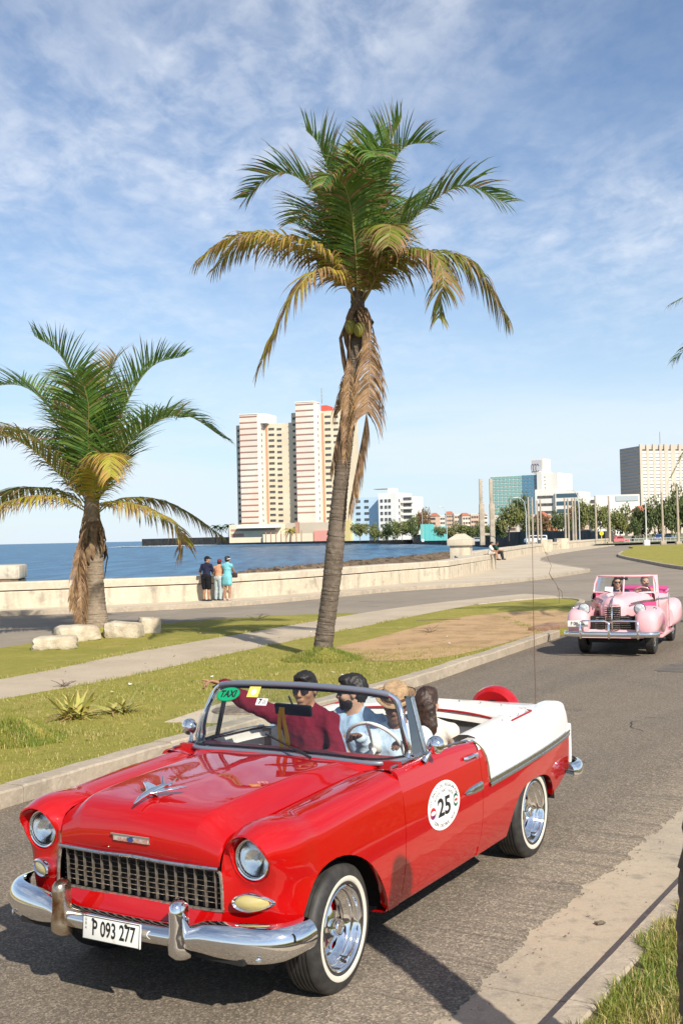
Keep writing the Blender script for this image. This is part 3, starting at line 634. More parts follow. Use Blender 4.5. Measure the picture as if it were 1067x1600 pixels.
# ---- big palm: base seen at (505,1025), crown at (573,462); 80.3 px per metre
S1 = 1 / 80.3
def px1(*pts): return [((x - 572) * S1, d, (468 - y) * S1) for x, y, d in pts]
K = dict(nl=96, ll=1.20, droop=.16, dry=.12, wid=.048)
Kd = dict(nl=96, ll=1.15, droop=.48, dry=.30, vee=.10, wid=.048)
big_fronds = [
 (px1((572, 468, 0), (545, 350, .2), (490, 268, .4), (440, 252, .5), (395, 288, .6)), 'g', dict(K, dry=.35)),
 (px1((570, 468, 0), (520, 395, .4), (440, 350, .9), (380, 352, 1.1), (336, 392, 1.2)), 'm', dict(Kd, ll=0.97)),
 (px1((570, 466, 0), (520, 400, -.3), (450, 376, -.6), (385, 380, -.8), (330, 416, -.9)), 'y', dict(Kd, ll=0.99)),
 (px1((570, 472, 0), (545, 438, -.5), (505, 438, -.9), (465, 490, -1.1), (418, 590, -1.1)), 'y', dict(Kd, ll=0.91, dry=.7)),
 (px1((570, 470, 0), (558, 372, .1), (535, 275, .2), (515, 215, .2), (495, 190, .2)), 'g', dict(K, vee=.5, ll=1.36)),
 (px1((574, 470, 0), (580, 360, .4), (590, 275, .6), (600, 215, .6), (604, 190, .5)), 'g', dict(K, vee=.5, ll=1.36)),
 (px1((574, 470, 0), (598, 360, .2), (622, 275, .3), (650, 220, .3), (694, 212, .3)), 'g', dict(K, vee=.45, ll=1.40)),
 (px1((578, 470, 0), (620, 390, .1), (680, 320, .2), (745, 285, .2), (812, 315, .2)), 'g', dict(K, ll=1.27, droop=.22)),
 (px1((578, 474, 0), (620, 418, -.2), (690, 402, -.4), (750, 425, -.5), (800, 512, -.5)), 'm', dict(Kd, ll=1.08, droop=.65)),
 (px1((578, 474, 0), (615, 420, -.5), (665, 408, -1.0), (695, 445, -1.3), (688, 520, -1.4)), 'm', dict(Kd, ll=0.86, dry=.7)),
 (px1((574, 470, 0), (590, 370, -.2), (606, 290, -.4), (630, 225, -.5), (645, 196, -.5)), 'g', dict(K, vee=.5, ll=1.3)),
 (px1((572, 470, 0), (568, 390, -.6), (558, 325, -1.1), (535, 305, -1.5), (520, 330, -1.8)), 'g', dict(K, ll=0.86, dry=.25, droop=.35)),
 (px1((572, 470, 0), (573, 385, -.4), (578, 310, -.8), (592, 270, -1.3), (600, 290, -1.8)), 'g', dict(K, ll=1.03, droop=.35)),
 (px1((573, 470, 0), (566, 365, .5), (556, 280, .8), (550, 220, 1.0), (546, 196, 1.1)), 'g', dict(K, vee=.5, ll=1.2)),
 (px1((572, 470, 0), (566, 370, .0), (562, 300, .0), (560, 245, .0), (556, 222, 0)), 'y', dict(K, vee=1.15, ll=0.62, droop=.1, dry=.5)),
 (px1((574, 470, 0), (605, 380, .8), (640, 300, 1.5), (670, 262, 2.0), (690, 270, 2.4)), 'g', dict(K)),
 (px1((570, 470, 0), (540, 370, .8), (520, 300, 1.5), (490, 275, 2.0), (470, 290, 2.4)), 'g', dict(K)),
 (px1((572, 470, 0), (575, 380, .9), (577, 330, 1.7), (575, 330, 2.4), (574, 360, 3.0)), 'g', dict(K)),
 (px1((576, 472, 0), (598, 420, -.6), (615, 385, -1.2), (618, 390, -1.8), (612, 430, -2.3)), 'm', dict(Kd, ll=0.83, dry=.6)),
 (px1((576, 478, 0), (587, 500, -.24), (588, 560, -.30), (582, 640, -.32), (566, 720, -.30), (550, 800, -.24)), 'b', dict(nl=150, ll=.70, droop=.85, dry=.5, vee=-.2, start=.16, wid=.036)),
 (px1((568, 478, 0), (556, 500, .10), (553, 560, .10), (545, 640, .05), (532, 690, 0), (522, 738, 0)), 'b', dict(nl=80, ll=.6, droop=1.2, dry=.5, vee=-.4, start=.40, wid=.030)),
 (px1((568, 478, 0), (558, 520, -.2), (556, 580, -.22), (552, 650, -.2), (546, 720, -.15)), 'b', dict(nl=70, ll=.45, droop=1.4, dry=.5, vee=-.4, start=.35, wid=.030)),
]
GB = (-0.42, 22.3, .10)
def tp1(x, y): return ((x - 505) * S1, 0, (1028 - y) * S1)
crown1 = tp1(572, 468)
pb = palm(GB, 'coconut_palm', 'tall leaning coconut palm with brown dead fronds hanging down its trunk', [tp1(503, 1034), tp1(507, 1000), tp1(522, 900), tp1(538, 760), tp1(556, 620), tp1(568, 520), tp1(572, 455)], [.195, .175, .165, .155, .14, .14, .13], M_trunk, crown1, big_fronds, S1, 3)
sheaths(pb, Vector(crown1) + Vector((0, 0, -.25)), 9, 5, .13, .8)
for dx, dy, dz in ((.0, -.26, -.62), (-.16, -.20, -.55)):
    mb = MB(); mb.sphere((0, 0, 0), (.11, .11, .145), 14, 10); mb.obj('coconut', M_nut, pb, 60, Vector(crown1) + Vector((dx, dy, dz)))
mb = MB(); mb.tube([Vector(crown1) + Vector(p) for p in ((-.2, -.1, -.35), (-.36, -.1, -.75), (-.30, -.05, -1.2), (-.22, 0, -1.7))], [.03, .035, .05, .03], 7); mb.obj('dry_stalk', M_fibre, pb, 60)
# ---- left palm: base (150,992), crown (148,775); 61 px per metre
S2 = 1 / 61.0
def px2(*pts): return [((x - 148) * S2, d, (790 - y) * S2) for x, y, d in pts]
K2 = dict(nl=104, ll=1.42, droop=.13, dry=.08, wid=.046)
K2d = dict(nl=96, ll=1.15, droop=.48, dry=.28, vee=.10, wid=.050)
left_fronds = [
 (px2((148, 790, 0), (145, 700, -.2), (140, 620, -.5), (115, 555, -.8), (78, 525, -1.0)), 'g', dict(K2, vee=.55)),
 (px2((150, 790, 0), (175, 700, 0), (205, 620, .1), (245, 565, .1), (296, 550, .1)), 'g', dict(K2, vee=.55, ll=1.43)),
 (px2((150, 790, 0), (185, 720, -.3), (240, 665, -.5), (300, 648, -.6), (360, 685, -.6)), 'g', dict(K2, ll=1.36, droop=.20)),
 (px2((146, 790, 0), (120, 700, .4), (75, 625, .8), (20, 582, 1.2), (-50, 580, 1.6)), 'g', dict(K2, vee=.5)),
 (px2((146, 790, 0), (110, 740, -.4), (60, 690, -.8), (0, 668, -1.2), (-60, 690, -1.5)), 'm', dict(K2, droop=.30, dry=.3)),
 (px2((146, 790, 0), (110, 735, .5), (60, 680, 1.0), (10, 655, 1.5), (-40, 665, 2.0)), 'm', dict(K2, droop=.30, dry=.3)),
 (px2((144, 795, 0), (105, 770, -.6), (60, 770, -1.1), (10, 795, -1.5), (-40, 850, -1.7)), 'y', dict(K2d, ll=0.84)),
 (px2((146, 795, 0), (105, 762, .2), (50, 750, .6), (0, 757, .9), (-60, 800, 1.2)), 'm', dict(K2d)),
 (px2((152, 798, 0), (180, 778, -.4), (230, 785, -.7), (280, 812, -.9), (298, 838, -1.0), (290, 868, -1.0)), 'y', dict(K2d, ll=0.95, dry=.75)),
 (px2((152, 798, 0), (190, 772, .2), (250, 775, .5), (300, 800, .6), (350, 838, .6)), 'm', dict(K2d, ll=0.84, dry=.6)),
 (px2((150, 790, 0), (165, 740, -.7), (185, 712, -1.3), (200, 712, -1.8), (205, 745, -2.2)), 'y', dict(K2d, ll=0.95)),
 (px2((148, 790, 0), (150, 690, .3), (160, 610, .6), (172, 560, .8), (180, 540, 1.0)), 'm', dict(K2, dry=.5, vee=.5)),
 (px2((148, 790, 0), (130, 690, .7), (110, 610, 1.4), (95, 570, 2.0), (85, 565, 2.5)), 'g', dict(K2)),
 (px2((150, 790, 0), (180, 710, .8), (215, 650, 1.6), (240, 625, 2.2), (265, 630, 2.8)), 'g', dict(K2)),
 (px2((148, 790, 0), (150, 690, -.5), (158, 630, -1.0), (150, 590, -1.5), (140, 590, -2.0)), 'g', dict(K2, droop=.25)),
 (px2((148, 795, 0), (138, 800, -.30), (134, 850, -.36), (134, 910, -.38), (135, 960, -.40), (138, 985, -.40)), 'b', dict(nl=120, ll=.62, droop=1.1, dry=.6, vee=-.3, start=.28, wid=.036)),
 (px2((148, 795, 0), (140, 810, -.30), (132, 860, -.34), (124, 900, -.36), (120, 940, -.36)), 'b', dict(nl=90, ll=.5, droop=1.2, dry=.6, vee=-.3, start=.30, wid=.036)),
]
GL = (-6.34, 29.33, .10)
def tp2(x, y): return ((x - 150) * S2, 0, (994 - y) * S2)
crown2 = tp2(148, 800)
plm = palm(GL, 'coconut_palm', 'short stout coconut palm beside the pale stone blocks at the left', [tp2(150, 1000), tp2(150, 975), tp2(149, 930), tp2(149, 880), tp2(147, 830), tp2(148, 775)], [.40, .30, .245, .23, .22, .19], M_trunk2, crown2, left_fronds, S2, 9)
sheaths(plm, Vector(crown2) + Vector((0, 0, -.75)), 12, 15, .20, .9); sheaths(plm, Vector(crown2) + Vector((0, 0, -.35)), 9, 16, .18, .8)
# ---- palm stem at the right edge, cut low without crown to limit its shadow (only its edge is in view)
GR = (1.600, 4.16, .16)
tr_pts = [(0, 0, -.1), (-.16, .10, .22), (-.235, .17, .52), (-.24, .19, .85), (-.20, .20, 1.20), (-.12, .2, 1.75), (-.10, .2, 2.35)]
pr_ = empty('palm_stem', GR); tag(pr_, 'dark crownless palm stem close by at the right edge of the verge', 'palm tree')
trunk_obj(pr_, tr_pts, [.20, .15, .135, .13, .13, .12, .12, .11], M_trunk, 21)
# ---- palm further along the verge on the right: frond tips reach into view
GF = (10.9, 27.0, .15); rf = []
for k in range(14):
    a = rad(180) + k * 2.399; el = rad(72 - 7.2 * k); o = Vector((math.cos(a), math.sin(a), 0)); L0 = 3.1
    rf.append(([(0, 0, 0)] + [tuple(o * (L0 * f * math.cos(el * (1 - f))) + Vector((0, 0, L0 * (f * math.sin(el) - f * f * .8)))) for f in (.3, .55, .8, 1.0)], 'g' if k < 8 else 'm', dict(nl=50, ll=.8, droop=.5)))
rf.append(([(0, 0, 0), (-.9, 0, .25), (-1.7, 0, .1), (-2.35, 0, -.5)], 'g', dict(nl=50, ll=.7, droop=.5)))
palm(GF, 'coconut_palm', 'coconut palm whose frond tips reach in at the right edge of the sky', [(0, 0, -.1), (.02, 0, 1.5), (.05, .1, 3.5), (.1, .1, 5.6), (.12, .1, 7.2)], [.26, .2, .18, .16, .15], M_trunk, (.12, .1, 7.2), rf, 1, 31)
# ================================================================ RED CONVERTIBLE
M_red = mat('car_red_paint', (0.42, 0.0010, 0.0013), 0.5, spec=0.08, coat=1.0, coat_rough=0.02, bump=(2.2, 0.06, 0.02))
M_red.node_tree.nodes['Principled BSDF'].inputs['Coat IOR'].default_value = 1.6
M_redin = mat('red_vinyl', (0.35, 0.01, 0.012), 0.5)
M_white = mat('car_white_paint', (0.80, 0.79, 0.76), 0.35, coat=0.8, coat_rough=0.04)
M_vinyl = mat('white_vinyl', (0.74, 0.71, 0.65), 0.55, bump=(9, 0.25, 0.02), var=(3, 4, .45, .7), col2=(0.64, 0.60, 0.53))
M_chrome = mat('chrome', (0.86, 0.86, 0.85), 0.055, metal=1.0, bump=(3.0, 0.06, 0.02))
M_chrome2 = mat('worn_chrome', (0.60, 0.59, 0.56), 0.20, metal=1.0, var=(30, 5, .5, .75), col2=(0.32, 0.29, 0.25))
M_rust = mat('rusty_chrome', (0.70, 0.62, 0.50), 0.22, metal=1.0, var=(6, 4, .42, .62), col2=(0.30, 0.15, 0.06))
M_grille = mat('grille_metal', (0.42, 0.37, 0.31), 0.42, metal=0.8, var=(40, 4, .45, .7), col2=(0.14, 0.10, 0.07))
M_black = mat('black_void', (0.012, 0.011, 0.010), 0.9)
M_rubber = mat('tyre_rubber', (0.022, 0.021, 0.020), 0.62, var=(14, 4, .4, .7), col2=(0.05, 0.046, 0.04), bump=(60, .15, .004))
M_wwall = mat('whitewall', (0.62, 0.58, 0.49), 0.6, var=(10, 4, .5, .75), col2=(0.60, 0.55, 0.45))
M_frame = mat('frame_grey_paint', (0.13, 0.15, 0.19), 0.3, coat=.5)
M_blk = mat('black_plastic', (0.015, 0.015, 0.016), 0.4)
M_glass = glass_mat('windshield_glass', (0.86, 0.90, 0.89), 1.0)
M_lens = glass_mat('headlamp_glass', (0.95, 0.97, 0.97))
M_amber = mat('old_lamp_lens', (0.44, 0.36, 0.14), 0.25, coat=.6, var=(12, 4, .45, .7), col2=(0.36, 0.33, 0.22))
M_plate = mat('plate_white', (0.78, 0.77, 0.70), 0.4, var=(14, 4, .55, .75), col2=(0.62, 0.58, 0.48))
M_ink = mat('black_ink', (0.015, 0.015, 0.015), 0.5)
M_stk = mat('sticker_white', (0.80, 0.80, 0.78), 0.4)
M_green = mat('sticker_green', (0.0, 0.36, 0.14), 0.4); M_dkgreen = mat('sticker_dark_green', (0.005, 0.12, 0.06), 0.4)
M_stred = mat('sticker_red', (0.55, 0.02, 0.03), 0.4); M_yel = mat('ribbon_yellow', (0.80, 0.42, 0.0), 0.7); M_styel = mat('sticker_yellow', (0.72, 0.62, 0.12), 0.5)

CARX, CARY, CARYAW = -0.798, 6.695, rad(239.94)
car = empty('red_convertible', (CARX, CARY, 0), CARYAW)
tag(car, 'red and white 1950s convertible taxi with chrome bumper and round number 25 sticker', 'car')
ymaxf = pchip([-4.1, -3.6, -3.0, -2.4, -1.2, -.3, .1, .3], [.80, .868, .908, .928, .935, .932, .925, .912])
proff = pchip([.24, .34, .46, .60, .72, .84, .93, 1.00, 1.07], [-.075, -.042, -.015, -.002, 0, -.006, -.016, -.036, -.075])
def Yside(X, z): return ymaxf(X) + proff(z)
zcf = pchip([-.75, -.4, 0, .3], [1.068, 1.053, 1.034, 1.016]); zgf = pchip([-.75, -.4, 0, .3], [1.052, 1.032, 1.004, .984])
ygf = pchip([-.75, -.4, 0, .3], [.652, .624, .607, .603])
archf = pchip([-.53, -.515, -.47, -.37, -.25, -.12, 0, .12, .22, .32, .40, .455, .475], [.285, .30, .37, .50, .625, .705, .748, .765, .755, .71, .635, .535, .465])
beltf = pchip([-3.88, -3.78, -3.6, -3.2, -2.6, -2.1, -1.85, -1.6, -1.2, -.66], [1.045, 1.062, 1.074, 1.082, 1.076, 1.058, 1.052, 1.066, 1.076, 1.072])
def fsec(X):
    yg, zg, zc, ym = ygf(X), zgf(X), zcf(X), ymaxf(X)
    yB, zA = ym - .17, zc - .15; yA = Yside(X, zA); P = []
    for k in range(6):
        t = k / 6; s = t * (2 - t); P.append(Vector((X, yg + (yB - yg) * t, zg + (zc - zg) * s)))
    for k in range(9):
        t = math.pi / 2 * k / 9; P.append(Vector((X, yB + (yA - yB) * math.sin(t) ** .82, zA + (zc - zA) * math.cos(t) ** .82)))
    zb = archf(X) if X > -.53 else .285
    for k in range(15):
        t = k / 14; z = zA + (zb - zA) * t; P.append(Vector((X, Yside(X, z), z)))
    return P
HC = Vector((.63, .717, .852))
def front_fender(side):
    S = fsec(.3); ns = len(S)
    B = [Vector(p) for p in [(.35, .915, .695), (.40, .913, .635), (.44, .908, .565), (.465, .90, .49), (.485, .89, .452), (.53, .855, .448), (.575, .80, .445), (.61, .72, .445), (.635, .63, .447), (.652, .556, .455),
         (.656, .550, .52), (.657, .548, .60), (.657, .548, .68), (.655, .549, .75), (.650, .552, .81), (.640, .556, .865), (.620, .560, .915), (.585, .568, .948), (.52, .582, .968), (.44, .592, .977), (.37, .598, .981)]]
    R3 = S + B; n = len(R3); rows = [[] for _ in range(12)]
    for p in R3:
        a = math.atan2(p.z - HC.z, p.y - HC.y); c, s_ = math.cos(a), math.sin(a)
        brow = .060 * max(0, s_) ** .8 + .020 * max(0, c) * max(0, s_ + .5) - .012 * max(0, -s_)
        def ringp(r, x): return Vector((x, HC.y + c * r, HC.z + s_ * r))
        hood_r = .118 + .012 * max(0, s_)
        lip = ringp(hood_r + .010, .632 + brow - .004)
        rows[0].append(ringp(.100, .585)); rows[1].append(ringp(.112, .600)); rows[2].append(ringp(hood_r, .632 + brow))
        d = (p - lip).length; rdir = Vector((0, c, s_))
        back = max(0.0, min(1.0, (lip.x - p.x) / .3))
        m1 = lip.lerp(p, .33) + rdir * (.07 * d * back) + Vector((.10 * d * back, 0, 0)) * max(0, -s_ + .35)
        m2 = lip.lerp(p, .67) + rdir * (.06 * d * back) + Vector((.09 * d * back, 0, 0)) * max(0, -s_ + .35)
        sp = crom([lip, m1, m2, p], 3)
        for k in range(9): rows[3 + k].append(sp[k])
    mb = MB(); mb.grid(rows + [R3], 0, None, closed=True)
    Xs = [.3, .26, .2, .13, .06, 0, -.06, -.12, -.18, -.24, -.29, -.335, -.37, -.40, -.43, -.455, -.475, -.495, -.508, -.52, -.53, -.58, -.62, -.652]
    mb.grid([fsec(x) for x in Xs])
    # arch lip and rear door-gap flange
    lipc = [R3[ns - 1 + k] for k in range(0, 5)][::-1] + [fsec(x)[-1] for x in Xs[1:]]
    mb.grid([lipc, [p + Vector((0, -.022, .004)) for p in lipc], [p + Vector((0, -.05, .03)) for p in lipc]])
    E_ = fsec(-.652); mb.grid([E_, [p + Vector((-.001, -.03 if p.z < 1 else 0, -.03 if p.z >= 1 else 0)) for p in E_]])
    gp = [fsec(x)[0] for x in Xs]; mb.grid([gp, [p + Vector((0, 0, -.05)) for p in gp]])
    if side < 0:
        for v in mb.v: v.y = -v.y
    return mb.obj('front_fender', M_red, car, 42, merge=.0006)
front_fender(1); front_fender(-1)
# ---- hood
HST = [(.668, .792, .652, .540, .792), (.692, .85, .652, .542, .85), (.692, .925, .634, .550, .905), (.668, 1.000, .592, .558, .944), (.605, 1.048, .52, .574, .966), (.46, 1.072, .42, .586, .979), (.12, 1.090, .12, .598, 1.000), (-.34, 1.099, -.34, .614, 1.031), (-.692, 1.092, -.645, .640, 1.050)]
ctrl = []
for xc, zc, xe, ye, ze in HST:
    row = []
    for f, s_ in ((-1, 1), (-.88, .66), (-.75, .17), (-.66, .075), (-.36, .03), (0, 0), (.36, .03), (.66, .075), (.75, .17), (.88, .66), (1, 1)):
        row.append((xc - (xc - xe) * abs(f) ** 2.2, ye * f, zc - (zc - ze) * s_ + .006 * math.exp(-(f / .05) ** 2)))
    ctrl.append(row)
hs = surf(ctrl, 6, 5)
mb = MB(); mb.grid(hs)
mb.grid([hs[-1], [p + Vector((0, 0, -.03)) for p in hs[-1]]]); 
for j in (0, -1): mb.grid([[r[j] for r in hs], [r[j] + Vector((0, 0, -.03)) for r in hs]])
hood = mb.obj('hood', M_red, car, 60, merge=.0004)
mb = MB(); mb.tube([(p.x + .012, p.y * 1.0, p.z + .002) for p in hs[0]], .012, 8); mb.obj('hood_lip_moulding', M_chrome2, hood)
# ---- grille
gr = empty('grille', parent=car)
mb = MB(); mb.box((.585, 0, .685), (.01, 1.16, .26)); mb.obj('grille_backing', M_black, gr)
outl = crom([(.655, -.53, .778), (.655, -.545, .765), (.658, -.555, .69), (.66, -.558, .605), (.66, -.54, .582), (.665, -.3, .578), (.668, 0, .577), (.665, .3, .578), (.66, .54, .582), (.66, .558, .605), (.658, .555, .69), (.655, .545, .765), (.655, .53, .778)], 3)
mb = MB(); mb.tube(outl, .009, 6); mb.obj('grille_frame', M_grille, gr)
vb = MB(); vb.box((0, 0, 0), (.015, .0065, .196)); vm = vb.mesh('vertical_bar', M_grille, None)
for k in range(17):
    y = -.505 + k * 1.01 / 16; mobj('vertical_bar', vm, gr, (.637 + .010 * (1 - (y / .55) ** 2), y, .681), (0, rad(3), 0))
for k in range(7):
    z = .603 + k * .0265; mb = MB(); mb.tube([(.616 + .010 * (1 - (y / .55) ** 2), y, z) for y in np.linspace(-.55, .55, 9)], .0024, 4); mb.obj('horizontal_bar', M_grille, gr, None)
# ---- apron under grille
mb = MB(); ap = []
for z, x, ye in ((.585, .655, .556), (.55, .672, .56), (.50, .695, .575), (.45, .708, .60), (.40, .70, .64), (.36, .66, .66)):
    ap.append([Vector((x + .018 * (1 - (y / ye) ** 2), y, z)) for y in np.linspace(-ye, ye, 15)])
mb.grid(ap); mb.obj('apron', M_red, car, 60)
mb = MB(); mb.box((.60, 0, .40), (.06, 1.62, .16)); mb.box((.55, 0, .385), (.42, 1.50, .03)); mb.box((.52, 0, .40), (.20, 1.74, .03)); mb.box((.40, 0, .62), (.02, 1.2, .6)); mb.obj('front_light_block', M_black, car)  # hidden black boxes, added to stop light leaking around the bumper
# ---- doors
M_gap = M_black
def side_panel(Xs, top, bot, nz=16): return [[Vector((X, Yside(X, z), z)) for z in np.linspace(top(X), bot(X), nz)] for X in Xs]
def roll(X, w=.10, inner=.04, zt=None):
    zt = zt or beltf(X); zA = zt - .055; yA = Yside(X, zA); P = []
    for k in range(7):
        t = math.pi / 2 * k / 6; P.append(Vector((X, yA - w * .5 * (1 - math.cos(t)), zA + (zt - zA) * math.sin(t))))
    P.append(Vector((X, yA - w, zt))); P.append(Vector((X, yA - w - .01, zt - .03))); return P
def door(side):
    Xs = list(np.linspace(-.658, -1.800, 30)); mb = MB()
    zA = lambda X: beltf(X) - .055
    rows = [[*roll(X)[::-1][2:], *side_panel([X], zA, lambda X: .352, 18)[0][1:]] for X in Xs]
    mb.grid(rows)
    loop = rows[0]; mb.grid([loop, [p + Vector((0, -.03, 0)) for p in loop]]); loop = rows[-1]; mb.grid([loop, [p + Vector((0, -.03, 0)) for p in loop]])
    lo = [r[-1] for r in rows]; mb.grid([lo, [p + Vector((0, -.03, 0)) for p in lo]])
    inn = [[Vector((X, Yside(X, .8) - .085, z)) for z in np.linspace(.35, beltf(X) - .02, 4)] for X in Xs]
    mb.grid(inn, 1)
    capr = [[p, p + Vector((0, 0, -.03)), Vector((p.x, p.y - .02, p.z - .035))] for p in [roll(X)[-1] for X in Xs]]; mb.grid(capr, 1)
    if side < 0:
        for v in mb.v: v.y = -v.y
    d = mb.obj('door', [M_red, M_vinyl], car, 42, merge=.0005)
    mb = MB(); mb.tube([(X, side * (roll(X)[6].y - .018), beltf(X) + .006) for X in np.linspace(-.70, -1.79, 12)], .009, 6); mb.obj('belt_moulding', M_chrome2, d)
    y0 = side * (Yside(-1.66, .985)); mb = MB()
    mb.tube([(-1.56, y0 + side * .004, .984), (-1.575, y0 + side * .022, .987), (-1.66, y0 + side * .030, .990), (-1.735, y0 + side * .026, .988), (-1.755, y0 + side * .012, .987)], [.010, .012, .011, .010, .006], 8); mb.sphere((-1.74, y0 + side * .018, .972), .014, 10, 6)
    mb.obj('handle', M_chrome, d)
    return d
door_l = door(1); door_r = door(-1)
# ---- sill
for side in (1, -1):
    Xs = np.linspace(-.50, -2.36, 24); rows = [[Vector((X, side * (Yside(X, .34) - .006), .350)), Vector((X, side * (Yside(X, .31) - .004), .31)), Vector((X, side * (Yside(X, .285) - .010), .283)), Vector((X, side * (Yside(X, .28) - .10), .275))] for X in Xs]
    mb = MB(); mb.grid(rows); mb.obj('sill', M_red, car, 50)
# ---- rear quarter
rarch = pchip([-3.36, -3.345, -3.30, -3.22, -3.1, -2.95, -2.78, -2.62, -2.50, -2.42, -2.37, -2.355], [.375, .42, .485, .545, .590, .612, .618, .600, .555, .48, .38, .285])
def qbot(X):
    if X > -2.355: return .285
    if X > -3.36: return rarch(X)
    return interp([-3.88, -3.7, -3.5, -3.36], [.50, .47, .41, .375], X)
ztrim = lambda X: interp([-3.9, -1.9], [.795, .758], X)
tcurve = pchip([-1.925, -1.924, -1.918, -1.905, -1.88, -1.845, -1.822], [.757, .80, .88, .945, .995, 1.030, 1.048])
def quarter(side):
    q = empty('rear_quarter', parent=car)
    Xa = [-1.806, -1.816, -1.822, -1.845, -1.88, -1.905, -1.918, -1.924, -1.926] + list(np.linspace(-1.96, -2.345, 9)) + [-2.355, -2.36, -2.37, -2.385, -2.40, -2.42, -2.45, -2.5, -2.56, -2.62, -2.7, -2.78, -2.87, -2.95, -3.03, -3.1, -3.17, -3.22, -3.27, -3.30, -3.325, -3.34, -3.35, -3.36, -3.4, -3.5, -3.6, -3.7, -3.78, -3.83, -3.86]
    def ztop(X):
        if X > -1.822: return beltf(X) - .055
        if X > -1.9255: return min(tcurve(X), beltf(X) - .055)
        return ztrim(X)
    rows = side_panel(Xa, ztop, qbot, 16); mb = MB(); mb.grid(rows)
    lo = [r[-1] for r in rows]; mb.grid([lo, [p + Vector((0, -.022, .004)) for p in lo], [p + Vector((0, -.05, .03)) for p in lo]])
    mb.grid([rows[0], [p + Vector((0, -.03, 0)) for p in rows[0]]])
    r0 = rows[-1]; mb.grid([r0, [p + Vector((-.012, -.02, 0)) for p in r0], [p + Vector((-.02, -.06, 0)) for p in r0]])
    if side < 0:
        for v in mb.v: v.y = -v.y
    mb.obj('lower_panel', M_red, q, 42, merge=.0005)
    Xw = Xa[2:] ; mb = MB(); rows = []
    for X in Xw:
        zA = beltf(X) - .055; zb = min(ztop(X), zA)
        rows.append(roll(X, w=.13)[::-1][1:] + [Vector((X, Yside(X, z), z)) for z in np.linspace(zA, zb, 12)[1:]])
    mb.grid(rows)
    # rounded fin end
    e0 = rows[-1]; e1 = [p + Vector((-.016, -.006, -.004 if p.z > 1 else 0)) for p in e0]; e2 = [p + Vector((-.028, -.022, -.016 if p.z > 1 else 0)) for p in e0]; e3 = [Vector((p.x - .034, p.y - .06, p.z - (.05 if p.z > 1 else 0))) for p in e0]
    mb.grid([e0, e1, e2, e3])
    if side < 0:
        for v in mb.v: v.y = -v.y
    mb.obj('upper_panel', M_white, q, 42, merge=.0005)
    # tail housing, below the trim at the very end
    mb = MB(); mb.box((-3.885, side * .80, .70), (.05, .085, .33), 0, None, .018); mb.obj('tail_housing', M_white, q)
    mb = MB(); mb.lathe([(0, .02), (.03, .016), (.045, 0), (.05, -.02)], 16, 0, Matrix.Translation((-3.915, side * .795, .76)) @ Matrix.Rotation(rad(-90), 4, 'Y')); mb.obj('tail_light', M_stred, q)
    # side trim
    mb = MB(); pth = [(X, side * (Yside(X, ztrim(X)) + .004), ztrim(X)) for X in np.linspace(-1.93, -3.87, 20)]
    rows = [[(p[0], p[1] - side * .006, p[2] + .027), (p[0], p[1] + side * .006, p[2] + .024), (p[0], p[1] + side * .009, p[2] + .006), (p[0], p[1] + side * .004, p[2] + .002), (p[0], p[1] + side * .004, p[2] - .006), (p[0], p[1] + side * .009, p[2] - .010), (p[0], p[1] + side * .005, p[2] - .028), (p[0], p[1] - side * .006, p[2] - .030)] for p in pth]
    mb.grid(rows); mb.obj('side_trim', M_chrome2, q, 60)
    mb = MB(); mb.tube([(X, side * (Yside(X, z) + .003), z) for X, z in ((-1.79, 1.062), (-1.812, 1.052), (-1.845, 1.028), (-1.88, .993), (-1.903, .945), (-1.916, .88), (-1.922, .80), (-1.926, .765))], .011, 6); mb.obj('sweep_trim', M_chrome, q)
    # spear on the door
    sp = MB(); rows = []
    for X, w in ((-1.505, .002), (-1.53, .014), (-1.58, .024), (-1.66, .030), (-1.78, .033), (-1.798, .033)):
        zc_ = .765; y = Yside(X, zc_); rows.append([Vector((X, side * (Yside(X, zc_ + w) - .001), zc_ + w)), Vector((X, side * (y + .010), zc_ + w * .55)), Vector((X, side * (y + .008), zc_ + w * .1)), Vector((X, side * (y + .013), zc_ - w * .3)), Vector((X, side * (y - .001), zc_ - w))])
    sp.grid(rows); sp.obj('spear_trim', M_chrome2, door_l if side > 0 else door_r, 60)
quarter(1); quarter(-1)
# ---- trunk deck, boot cover, rear panel
def deck_z(X, y):
    zc_ = interp([-4.06, -3.95, -3.8, -3.5, -3.2, -2.8, -2.5], [.90, .985, 1.025, 1.062, 1.080, 1.092, 1.085], X); zi = beltf(max(X, -3.86)) - .035
    f = min(1, abs(y) / (Yside(max(X, -3.86), 1.0) - .13)); return zc_ + (zi - zc_) * f ** 3
rows = []
for X in [-3.16, -3.3, -3.5, -3.65, -3.78, -3.88, -3.95, -4.01, -4.05]:
    w = Yside(max(X, -3.86), 1.0) - .135 - (.03 if X < -3.9 else 0); rows.append([Vector((X, y, deck_z(X, y))) for y in np.linspace(-w, w, 21)])
for X, z in ((-4.075, .84), (-4.085, .76), (-4.08, .66), (-4.05, .52), (-4.0, .44)):
    w = .775; rows.append([Vector((X + .10 * (abs(y) / w) ** 3, y, z)) for y in np.linspace(-w, w, 21)])
mb = MB(); mb.grid(rows); mb.obj('trunk_lid', M_white, car, 50)
bc = []
